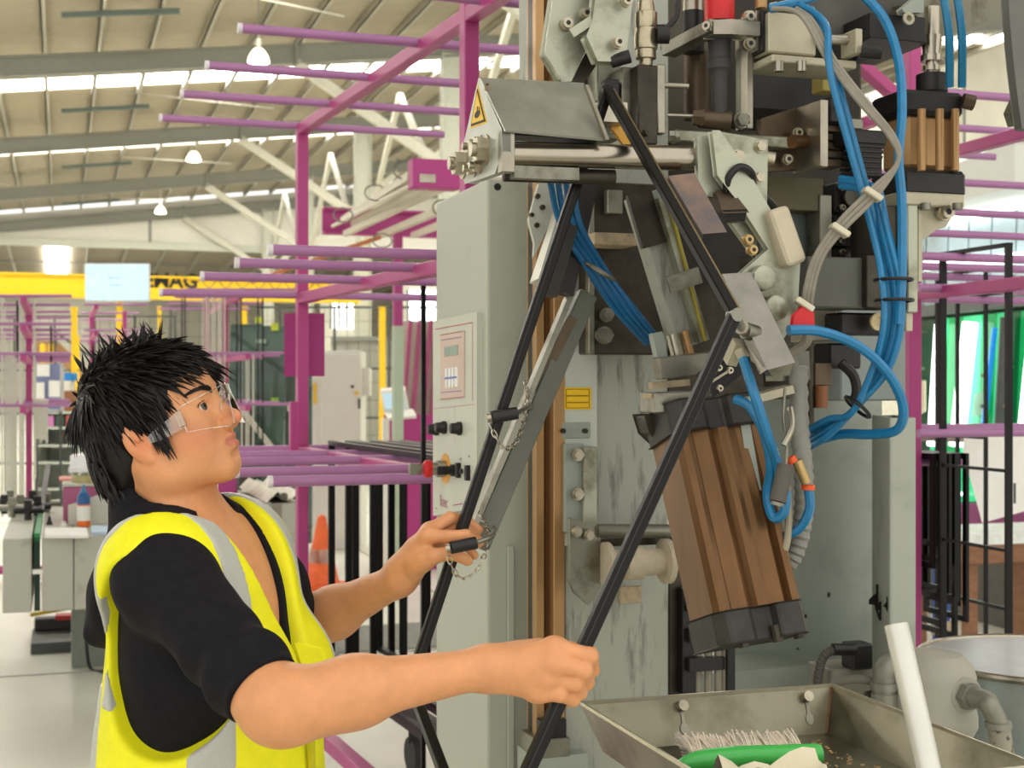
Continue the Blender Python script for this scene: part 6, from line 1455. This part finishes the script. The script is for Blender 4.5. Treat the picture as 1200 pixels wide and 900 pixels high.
# white cabinet, partition, conveyor stand
WCY = 12.6; WC = thing('electrical_cabinet', base_of(P(395, 450, WCY)), 'tall white electrical cabinet with yellow hazard sticker', 'cabinet')
a = P(366, 411, WCY); wW = 57/FPX*WCY; MB().obox(V((a.x, a.y, 0)), V((wW, 0, 0)), V((0, .45, 0)), UP*a.z).build('cabinet_body', pm('cabinet_white', '#dfe2d6', rough=.45, var=.02), WC, bevel=.006)
MB().obox(V((a.x+.08, a.y-.015, .1)), V((wW-.09, 0, 0)), V((0, .015, 0)), UP*(a.z-.13)).build('cabinet_door', pm('cabinet_white', '#dfe2d6'), WC, bevel=.004)
p = P(413, 453, WCY-.03); MB().cyl(p+V((0, .02, 0)), p, .014, n=12).build('door_lock', dk, WC); MB().cbox(P(421, 473, WCY-.025), (.02, 0, 0), (0, .03, 0), (0, 0, .09)).build('door_hinge', dk, WC)
q = P(418, 460, WCY-.017); MB().prism([q+V((-.025, 0, -.02)), q+V((.025, 0, -.02)), q+V((0, 0, .025))], V((0, -.003, 0))).build('hazard_sticker', yel, WC)
fbx('side_box', 423, 431, 433, 464, WCY+.1, .2, '#dcdccf', None, None, .004, WC)
MB().cbox(P(369, 461, WCY-.018), (.03, 0, 0), (0, .003, 0), (0, 0, .19)).build('yellow_label', yel, WC)
PT = thing('corrugated_partition', base_of(P(440, 450, 21)), 'grey corrugated sheet partition behind the white cabinet', 'partition'); cs = MB(); pa, pb2 = P(388, 397, 21), P(530, 397, 21); n_ = 60; vs = []; fs = []
for i in range(n_*2+1):
    x = pa.x+(pb2.x-pa.x)*i/(n_*2); y = 21+(.03 if i % 2 else 0)
    vs += [V((x, y, 0)), V((x, y, pa.z)), V((x, y+.03, pa.z)), V((x, y+.03, 0))]
for i in range(n_*2): A = 4*i; fs += [(A, A+4, A+5, A+1), (A+1, A+5, A+6, A+2), (A+2, A+6, A+7, A+3)]
cs.add(vs, fs); cs.build('corrugated_sheet', pm('corrugated_grey', '#cfcec2', rough=.5, metal=.2, var=.05), PT); MB().bar(V((pa.x, 21, pa.z)), V((pb2.x, 21, pb2.z)), .08, .06).build('partition_cap', steel_m, PT)
# bright windows high in the back wall of that bay
wn = pm('daylight_window', '#ffffff', emit='#f6fcff', es=3.0)
for k, (x0, y0, x1, y1, Y) in enumerate(((478, 340, 530, 392, 50), (388, 345, 416, 385, 50))):
    W_ = MB(); a = P(x0, y0, Y); W_.obox(a-UP*((y1-y0)/FPX*Y), V(((x1-x0)/FPX*Y, 0, 0)), V((0, .05, 0)), UP*((y1-y0)/FPX*Y)); w_o = W_.build('window_%d' % (k+1), wn, kind='structure', label='bright daylight window in the far bay', cat='window')
    for f in (0, .33, .66, 1): MB().bar(a+V(((x1-x0)/FPX*Y*f, -.02, 0)), a+V(((x1-x0)/FPX*Y*f, -.02, -(y1-y0)/FPX*Y)), .1, .06, D2).build('window_bar', steel_m, w_o)
    MB().obox(V((a.x-.4, Y+.06, 0)), V(((x1-x0)/FPX*Y+.8, 0, 0)), V((0, .1, 0)), UP*(a.z+.3)).build('window_wall', wall_m, w_o)
OC = thing('overhead_conveyor', base_of(P(466, 450, 10.5)), 'magenta overhead conveyor with cream pipes on a pale green post', 'conveyor')
b = base_of(P(466, 450, 10.5)); MB().bar(b, P(466, 382, 10.5), .075, .075, D2).build('stand_post', pm('post_green', '#b3bfa8', rough=.5, var=.05), OC, bevel=.004); MB().bar(P(466, 382, 10.5), P(466, 262, 10.5), .066, .066, D2).build('stand_head', pm('magenta_board', '#a83a7c'), OC)
mg = pm('magenta_carriage', '#b23c82', rough=.45, var=.04)
n0 = P(484, 185, 7.4); MB().obox(n0-UP*(34/FPX*7.4), C2*.27, D2*.12, UP*(34/FPX*7.4)).build('carriage_box', mg, OC, bevel=.004)
q = P(502, 209, 7.42)-D2*.01; MB().cbox(HV(501, 209, n0.dot(D2)-.004), C2*.09, D2*.006, UP*.045).build('name_plate', alu, OC)
f0 = P(378, 244, 11.0); MB().obox(f0-UP*.21, C2*1.05, D2*.03, UP*.21).build('far_channel', mg, OC); MB().obox(f0-UP*.21, C2*1.05, -D2*.08, UP*.02).build('channel_lip', mg, OC); MB().obox(f0-UP*.02, C2*1.05, -D2*.08, UP*.02).build('channel_lip', mg, OC)
crm = pm('cream_pipe', '#d6cfbb', rough=.4, var=.05)
for (x0, y0, Y0, x1, y1, Y1, r_, sq) in ((390, 265, 10.9, 486, 215, 7.5, .016, 0), (402, 258, 10.9, 482, 206, 7.5, .03, 1), (414, 262, 10.9, 497, 219, 7.5, .028, 1), (405, 274, 10.7, 525, 216, 7.5, .028, 1), (445, 276, 10.7, 550, 232, 7.6, .03, 1), (484, 276, 10.7, 560, 246, 7.7, .028, 1)):
    m = MB(); m.cyl(P(x0, y0, Y0), P(x1, y1, Y1), r_, n=10) if not sq else m.bar(P(x0, y0, Y0), P(x1, y1, Y1), r_*1.5, r_*1.5); m.build('conveyor_pipe', crm, OC)
for (x, y, Y) in ((402, 252, 9.5), (440, 226, 8.6), (475, 200, 7.7), (520, 244, 8.2), (448, 282, 9.6)):
    p = P(x, y, Y); MB().tube([p+C2*(math.cos(a)*.07)+UP*(math.sin(a)*.05) for a in [i*math.pi/6 for i in range(12)]], .006, 5, closed=True).build('wire_loop', pipe_m, OC)
MB().bar(P(295, 330, 9.5), P(445, 278, 10.4), .03, .03).build('orange_pipe', pm('orange_pipe', '#c97f55', rough=.5), OC)
OCB = thing('leaning_pegboard', base_of(P(492, 450, 11.4)), 'leaning pegboard with magenta ribs above a magenta base', 'board')
pgm = pm('pegboard', '#c9bcae', rough=.7, var=.06); a = P(470, 376, 11.9); bq = P(522, 376, 11.9); MB().prism([P(466, 508, 11.4), P(522, 508, 11.4), bq, a], V((0, .03, 0))).build('peg_panel', pgm, OCB)
for (x0, x1) in ((481, 471), (492, 482), (505, 494), (513, 505)): MB().bar(P(x0, 376, 11.86), P(x1, 508, 11.36), .032, .03, D2).build('rib', pm('rib_rose', '#b0567f', rough=.5), OCB)
a = P(450, 486, 11.3); MB().obox(V((a.x, a.y, 0)), V((.52, 0, 0)), V((0, .4, 0)), UP*a.z).build('board_base', mg, OCB)
CT = thing('control_terminal', base_of(P(462, 450, 10.9)), 'white operator terminal with tilted screen by the green post', 'terminal')
b = base_of(P(452, 450, 10.9)); MB().bar(b, V((b.x, b.y, P(0, 490, 10.9).z)), .05, .05, D2).build('terminal_leg', white_m, CT); MB().prism([P(446, 458, 10.9), P(474, 458, 10.9), P(478, 483, 10.75), P(450, 483, 10.75)], V((0, .05, .03))).build('terminal_case', white_m, CT, bevel=.004); MB().prism([P(449, 461, 10.87), P(471, 461, 10.87), P(474, 479, 10.74), P(452, 479, 10.74)], V((0, -.004, 0))).build('terminal_screen', pm('screen_blue', '#cfe9f7'), CT); MB().prism([P(450, 484, 10.8), P(484, 482, 10.8), P(488, 490, 10.6), P(455, 493, 10.6)], UP*.02).build('keyboard_shelf', white_m, CT)
# traffic cone behind the frames
cp = base_of(P(377, 450, 10.2)); TC = thing('traffic_cone', cp, 'orange traffic cone behind the hanging black frames', 'cone'); org = pm('cone_orange', '#ef6a34', rough=.5)
MB().cbox(cp+UP*.02, V((.32, 0, 0)), V((0, .32, 0)), UP*.04).build('cone_base', org, TC, bevel=.006); MB().lathe(cp+UP*.04, UP, [(0, .13), (.5, .03), (.52, .0)], 18).build('cone_body', org, TC); MB().lathe(cp+UP*.2, UP, [(0, .098), (.1, .078)], 18).build('cone_band', white_m, TC)
# ------------------------------------------------------------------ left bench machine
bg_m = pm('worn_bench_enamel', '#b2b2a4', rough=.5, var=.1, scale=5, col2='#8b8677', thr=(.25, .42)); zB = P(4, 632, 6.3).z; hB = zB-P(4, 719, 6.3).z
BO = base_of(P(70, 450, 7.0)); BN = thing('roller_bench', BO, 'worn grey bench machine with green belt between its two boxes', 'bench machine')
a = P(3, 632, 6.3); MB().hb(a, width_to(a, 37), hB, 1.7).build('bench_box', bg_m, BN, bevel=.004)
a2 = P(49, 632, 6.3+.06); a2 = HV(49, 632, a.dot(D2)); a2.z = zB; MB().hb(a2, width_to(a2, 86), hB, 1.7).build('bench_box', bg_m, BN, bevel=.004); a3 = HV(87, 632, a.dot(D2)); a3.z = zB; MB().hb(a3, width_to(a3, 150), hB, 1.7).build('bench_box', bg_m, BN, bevel=.004)
gr_ = pm('green_belt', '#2f8a52', rough=.5, var=.1); a4 = HV(40, 632, a.dot(D2)+.03); a4.z = zB; MB().hb(a4+UP*.02, width_to(a4, 47), .04, 1.7).build('belt', gr_, BN); MB().hb(a4, width_to(a4, 47), hB, .02).build('belt', pm('belt_dark', '#17392a', rough=.5), BN)
MB().hb(HV(38, 668, a.dot(D2)-.0), .045, .02, .03).build('belt_bracket', white_m, BN)
lg = HV(84, 715, a.dot(D2)+1.0); lg.z = zB-hB+.02; MB().hb(lg, .42, lg.z, .5).build('bench_leg', pm('leg_dark_grey', '#80867c', rough=.6, var=.08), BN); 
b0 = base_of(PF(36, 767)); MB().hb(V((b0.x, b0.y, .06)), .85, .06, .5).build('base_plate', dk, BN)
dkf = pm('clamp_black', '#2b2a28', rough=.4, metal=.3, var=.3)
cb = random.Random(21)
for (x, y) in ((5, 590), (14, 594), (24, 590), (33, 597), (44, 592), (55, 588), (12, 584), (38, 584)):
    p = PF(x, y+12, zB); p.z = zB; m = MB(); m.cyl(p, p+UP*.07, .02, n=8); m.cyl(p+UP*.05-C2*.07, p+UP*.05+C2*.07, .018, n=8); m.cbox(p+UP*.085, C2*.04, D2*.05, UP*.04); m.build('belt_clamp', dkf if cb.random() < .6 else gsteel, BN)
MB().bar(PF(48, 606, zB)+UP*.03, PF(56, 590, zB)+UP*.22, .03, .02).build('clamp_lever', dkf, BN)
# things on the bench
pk = PF(74, 614, zB); pk.z = zB; PKB = thing('tool_box', pk, 'dusty pink metal box standing on the grey bench', 'box'); hk = .19; MB().obox(pk, C2*.30, D2*.5, UP*hk).build('box_body', pm('dusty_pink', '#a75a7c', rough=.55, var=.1, scale=8), PKB, bevel=.006); MB().obox(pk+UP*hk-C2*.005-D2*.005, C2*.31, D2*.51, UP*.012).build('box_lid', pm('grey_lid', '#b9b4a6', rough=.6), PKB)
rg = pk+C2*.12+D2*.15+UP*(hk+.012); m = MB(); m.lathe(rg, UP, [(0, .075), (0, .068), (.034, .068), (.034, .078), (.03, .078), (0, .078)], 28); m.build('tape_roll', pm('brass_ring', '#a39a6a', rough=.4, metal=.3), label='flat brassy ring lying on the pink box', cat='ring')
MB().obox(pk+D2*.26+UP*(hk+.0125)-C2*.02, C2*.27, D2*.22, UP*.012).build('folder', pm('salmon_folder', '#e39a92', rough=.7, var=.04), label='salmon pink folder lying on the pink box', cat='folder', bevel=.002)
bo_ = PF(98, 617, zB); bo_.z = zB; BT = thing('glue_bottle', bo_, 'orange labelled bottle with blue top on the grey bench', 'bottle')
MB().lathe(bo_, UP, [(0, .028), (.004, .032), (.13, .032), (.15, .03), (.165, .014)], 20).build('bottle_body', pm('bottle_orange', '#e8702c', rough=.35, var=.05), BT); MB().lathe(bo_+UP*.03, UP, [(0, .0325), (.075, .0325)], 20).build('bottle_label', white_m, BT); MB().lathe(bo_+UP*.112, UP, [(0, .0327), (.04, .0325), (.045, .028), (.06, .018)], 20).build('blue_shoulder', pm('bottle_blue', '#2f5f93', rough=.35), BT); MB().lathe(bo_+UP*.165, UP, [(0, .016), (.02, .015), (.03, .008), (.045, .006), (.045, 0)], 16).build('bottle_spout', pm('spout_blue', '#35769c', rough=.4), BT)
sl0 = PF(80, 618, zB)+D2*.10; m = MB(); m.prism([V((sl0.x, sl0.y, zB)), V((sl0.x, sl0.y, zB))+C2*.20, V((sl0.x, sl0.y, zB))+C2*.20+UP*.165, V((sl0.x, sl0.y, zB))+UP*.10], D2*.04); m.build('angle_block', pm('pale_block', '#c7c6ba', rough=.6, var=.06), label='pale wedge shaped block standing behind the orange bottle', cat='block')
for (x0, y0, x1, y1, col, lab) in ((52, 631, 104, 622, '#eceae6', 'white paper pad lying at the bench edge'), (107, 627, 130, 619.5, '#bcd0e4', 'pale blue folded cloth beside the orange bottle')):
    p = PF(x0, y0, zB); q = PF(x1, y0, zB); d_ = PF(x0, y1, zB)-p; m = MB(); m.obox(V((p.x, p.y, zB)), q-p, d_, UP*.016); m.build('paper_pad' if 'paper' in lab else 'folded_cloth', pm('pad'+col, col, rough=.8, var=.05), label=lab, cat='paper' if 'paper' in lab else 'cloth', bevel=.003)
p = PF(75, 618, zB); MB().lathe(V((p.x, p.y, zB)), UP, [(0, .016), (.015, .016), (.02, .01), (.03, .01), (.03, 0)], 12).build('white_cap', white_m, label='small white cap beside the paper pad on the bench', cat='cap')
p = PF(58, 615, zB); MB().lathe(V((p.x, p.y, zB)), UP, [(0, .018), (.01, .014), (.04, .006), (.05, 0)], 8).build('cone_nozzle', dkf, label='small black cone shaped nozzle on the bench', cat='nozzle')
# tools by the bench foot
f = PF(40, 752); f.z = .061; TL = thing('strapping_tool', f, 'black and yellow strapping tool on the bench base plate', 'tool'); MB().obox(f, C2*.28, D2*.12, UP*.07).build('tool_body', pm('tool_black', '#2a2826', rough=.5), TL, bevel=.008); MB().obox(f+C2*.12+UP*.06-D2*.004, C2*.1, D2*.1, UP*.025).build('tool_red', pm('tool_red', '#b5372f', rough=.5), TL)
MB().bar(f+UP*.10-C2*.02, f+UP*.14+C2*.26, .05, .02).build('tool_handle', pm('tool_yellow', '#bfa53a', rough=.4), TL)
m = MB(); vq = a.dot(D2)+.88; q0_ = HV(112, 690, vq); q0_.z = zB-hB+.002; m.tube(catmull([q0_, HV(102, 722, vq), HV(101, 752, vq), PF(106, 783, .009), PF(122, 787, .009)], 8), .009, 8); m.build('power_cable', castor_m, label='black power cable hanging from the grey bench to the floor', cat='cable')
# ------------------------------------------------------------------ second grey unit behind the shoulder
UY = 6.2; a = P(320, 590, UY); UO = base_of(a); UN = thing('punch_unit', UO, 'worn grey sheet metal unit with bright folded guides behind the vest', 'machine'); hu = a.z-P(320, 692, UY).z
MB().hb(a, width_to(a, 353), hu, .8).build('unit_body', bg_m, UN, bevel=.004); aa = a-C2*.20; MB().hb(aa+D2*.5-UP*.02, .22, hu*.9, .6).build('unit_side', bg_m, UN, bevel=.004); MB().hb(a-D2*.006-C2*.005, width_to(a, 331), hu, .006).build('brown_panel', pm('brownish_plate', '#8c8377', rough=.5, var=.1), UN)
for (dx, s_) in ((.0, 1), (.05, -1), (.10, 1)): MB().obox(a+C2*(dx-.03)+UP*(.0 if s_ > 0 else .05), D2*1.0, C2*.05+UP*(.05*s_), UP*.003).build('folded_guide', alu, UN)
MB().cyl(a+C2*.05+UP*.03, a+C2*.05+UP*.03+D2*.9, .018, n=12).build('guide_rod', gsteel, UN); MB().hb(a+C2*.02+D2*.3-UP*(hu-.01), .1, a.z-hu+.01, .3).build('unit_leg', dk, UN)
fbx('pink_panel', 255, 545, 276, 600, 6.9, .05, '#a83a7c', None, None, 0, UN)
# floor grating behind the frames
gx0 = PF(372, 768); gx0.z = .003; FG = thing('floor_mat', gx0, 'grey ribbed floor mat under the front rack', 'mat'); MB().obox(gx0, C2*1.1, D2*.8, UP*.008).build('mat_base', pm('mat_grey', '#8f8f86', rough=.8), FG)
for i in range(14): MB().obox(gx0+D2*(.03+i*.055)+UP*.008, C2*1.1, D2*.02, UP*.006).build('mat_rib', pm('mat_rib', '#a3a299', rough=.8), FG)
# ------------------------------------------------------------------ right: green lit glass station
uG = 5.75; GST = thing('glass_inspection_station', base_of(HU(1140, 450, uG)), 'long glass inspection station with white hood and green lit panels', 'machine')
def gp(name, pts, e, th, mat, bev=0): return MB().prism([HU(x, y, uG)+C2*e for x, y in pts], C2*th).build(name, mat, GST, bevel=bev)
pw = pm('pale_blue_panel', '#a9bcc0', rough=.25, var=.06, spec=.6); 
xs = [1070, 1086, 1112, 1136, 1163, 1192, 1225, 1262]
for i in range(len(xs)-1):
    x0, x1 = xs[i]+1.0, xs[i+1]-1.0; ty = lambda x: 262-(x-1105)*.22
    gp('upper_panel', [(x0, ty(x0)), (x1, ty(x1)), (x1-4, 362-(x1-1078)*.10), (x0-4, 362-(x0-1078)*.10)], .0, .02, pw)
gp('panel_backing', [(1060, 240), (1280, 200), (1280, 640), (1060, 640)], .08, .02, pm('station_dark', '#3b4a44', rough=.6))
gp('hood', [(1078, 268), (1098, 236), (1270, 172), (1270, 222), (1100, 262)], -.5, .5, pm('hood_white', '#e4e6df', rough=.5, var=.02), .01)
gp('mid_beam', [(1060, 362), (1270, 338), (1270, 352), (1060, 374)], -.06, .08, pm('beam_grey', '#6b716d', rough=.5))
tl = pm('fluorescent_tube', '#ffffff', emit='#ffffff', es=2.6)
for (x0, y0, x1, y1, e) in ((1104, 264, 1262, 226, -.10), (1096, 312, 1262, 298, -.08)): MB().cyl(HU(x0, y0, uG)+C2*e, HU(x1, y1, uG)+C2*e, .035, n=10).build('fluorescent_tube', tl, GST)
gcol = [pm('green_glass_%d' % i, c_, rough=.12, var=.12, scale=3, emit=e_, es=s_) for i, (c_, e_, s_) in enumerate((('#146038', '#0d8f45', .10), ('#1c8a50', '#10b35c', .28), ('#3fb87c', '#2fce86', .40), ('#174a32', '#0d5c38', .04)))]
seg = [(1070, 1096, 3), (1096, 1112, 2), (1112, 1128, 1), (1128, 1152, 2), (1152, 1168, 1), (1168, 1182, 2), (1182, 1196, 0), (1196, 1212, 1), (1212, 1240, 0), (1240, 1265, 1)]
for x0, x1, k in seg: gp('green_panel', [(x0+.6, 376-(x0-1078)*.1), (x1-.6, 376-(x1-1078)*.1), (x1-9, 588), (x0-9, 588)], .0, .02, gcol[k])
for (x0, y0, x1, y1, r_, mt) in ((1110, 380, 1101, 522, .035, tl), (1146, 378, 1130, 522, .050, tl), (1175, 384, 1161, 508, .018, pm('blue_bar', '#1f7fd0', rough=.3, emit='#1f8fe0', es=.5)), (1188, 372, 1176, 588, .035, dk), (1223, 376, 1208, 520, .04, tl)):
    MB().cyl(HU(x0, y0, uG)-C2*.06, HU(x1, y1, uG)-C2*.06, r_, n=10).build('light_tube' if mt is tl else 'station_bar', mt, GST)
for (x, y) in ((1093, 388), (1090, 432), (1166, 440), (1194, 430), (1192, 476), (1165, 476), (1086, 455)): p = HU(x, y, uG)-C2*.05; MB().cyl(p, p-C2*.05, .012, n=8).build('roller_stud', gsteel, GST)
gp('label_sheet', [(1076, 446), (1096, 446), (1096, 482), (1076, 494)], -.08, .004, pm('cream_sheet', '#e6dfc4', rough=.8)); gp('green_notice', [(1146, 462), (1160, 458), (1158, 486), (1144, 488)], -.03, .004, pm('pale_green_notice', '#9fd6b4', rough=.6))
for y in (502, 512): MB().bar(HU(1060, y, uG)-C2*.25, HU(1270, y+6, uG)-C2*.25, .03, .03).build('conveyor_rail', gsteel, GST)
gp('lower_skirt', [(1060, 590), (1270, 588), (1270, 618), (1060, 622)], -.3, .28, pm('plum_skirt', '#8a3f72', rough=.5, var=.05)); a = HU(1060, 622, uG)-C2*.3
MB().obox(V((a.x, a.y, 0))-D2*1.6+C2*.15, D2*2.2, C2*.5, UP*(a.z-.02)).build('station_plinth', pm('plinth_dark', '#5c5a52', rough=.7), GST)
gp('glow_strip', [(1100, 578), (1145, 576), (1145, 580), (1100, 582)], -.10, .02, tl)
# bench with wood top and sheets in front of the station
tY = 7.2; z_t = P(1150, 640, tY).z; TBN = thing('wooden_trestle', base_of(P(1190, 450, tY)), 'low brown wooden trestle with white sheets on castors', 'trestle'); wd_m = pm('brown_timber', '#8a6247', rough=.7, var=.2, scale=6, stretch=(1, 6, 6)); a = P(1132, 640, tY)
MB().hb(V((a.x, a.y, z_t)), .80, .10, .6).build('timber_top', wd_m, TBN, bevel=.004)
for dx in (.06, .72):
    for dy in (.05, .5): q = V((a.x, a.y, 0))+C2*dx+D2*dy; MB().bar(q+UP*.08, q+UP*(z_t-.09), .06, .06, D2).build('trestle_leg', wd_m, TBN); MB().cyl(q+UP*.045-C2*.02, q+UP*.045+C2*.02, .045, n=14).build('castor', castor_m, TBN)
MB().hb(V((a.x, a.y, z_t+.055))+C2*.02, .75, .054, .5).build('sheet_stack', pm('sheet_white', '#e9ece6', rough=.6), label='stack of white sheets lying on the brown trestle', cat='sheets')
HSB = thing('hanging_sheet', P(1165, 560, 5.4), 'white paper sheet hanging from the right rack tubes', 'sheet'); m = MB(); m.prism([P(1128, 528, 5.3), P(1240, 520, 5.7), P(1240, 588, 5.7), P(1151, 613, 5.35)], V((.002, .004, 0))); m.build('paper_sheet', pm('paper_white', '#f0efe9'), HSB); MB().prism([P(1130, 510, 5.3), P(1180, 503, 5.5), P(1240, 505, 5.7), P(1240, 522, 5.7), P(1128, 529, 5.3)], V((.01, .03, 0))).build('sheet_fold', pm('paper_white', '#f0efe9'), HSB); MB().cbox(P(1189, 578, 5.40), (.008, 0, 0), (0, .006, 0), (0, 0, .08)).build('sheet_slot', dk, HSB)
bp = base_of(P(1103, 450, 5.6)); BPT = thing('blue_post', bp, 'blue steel post standing behind the bundled black frames', 'post'); bl_ = pm('post_blue', '#2b4d96', rough=.5, var=.08); MB().bar(bp, bp+UP*.78, .05, .05, D2).build('post_tube', bl_, BPT); MB().cbox(bp+UP*.01, V((.14, 0, 0)), V((0, .14, 0)), UP*.02).build('post_foot', bl_, BPT); MB().bar(bp+UP*.5, bp+UP*.56, .056, .056, D2).build('post_band', dusty, BPT)
# upper right: yellow beam, pale tubes and column
YB = thing('crane_rail', P(1160, 236, 14), 'yellow crane rail beam seen above the white station hood', 'beam'); MB().bar(P(1158, 221, 14), P(1320, 212, 15), .1, .28).build('rail_web', yel, YB); MB().bar(P(1158, 236, 14), P(1320, 229, 15), .2, .04).build('rail_flange', yel, YB); MB().bar(P(1176, 228, 13.6), P(1320, 222, 14.4), .12, .1).build('cable_tray', dk, YB); MB().bar(base_of(P(1240, 450, 14.4)), P(1240, 232, 14.4), .14, .14, D2).build('rail_column', yel, YB)
LFX = thing('hanging_light_rail', P(1120, 215, 9.0), 'rows of pale tube lights hanging above the station hood', 'light'); glt = pm('pale_tube_glow', '#d9efdf', emit='#dff5e6', es=.6)
for i, (x0, y0, x1, y1) in enumerate(((1120, 178, 1260, 184), (1120, 188, 1260, 196), (1120, 198, 1240, 204), (1120, 206, 1180, 210), (1120, 214, 1160, 217))): MB().cyl(P(x0, y0, 9+.1*i), P(x1, y1, 9.8+.1*i), .018, n=8).build('light_tube', glt, LFX)
for x in (1130, 1250): MB().cyl(P(x, 178, 9.2), P(x, 178, 9.2)+UP*(zr(8)-P(x, 178, 9.2).z), .01, n=6).build('hanger_rod', steel_m, LFX)
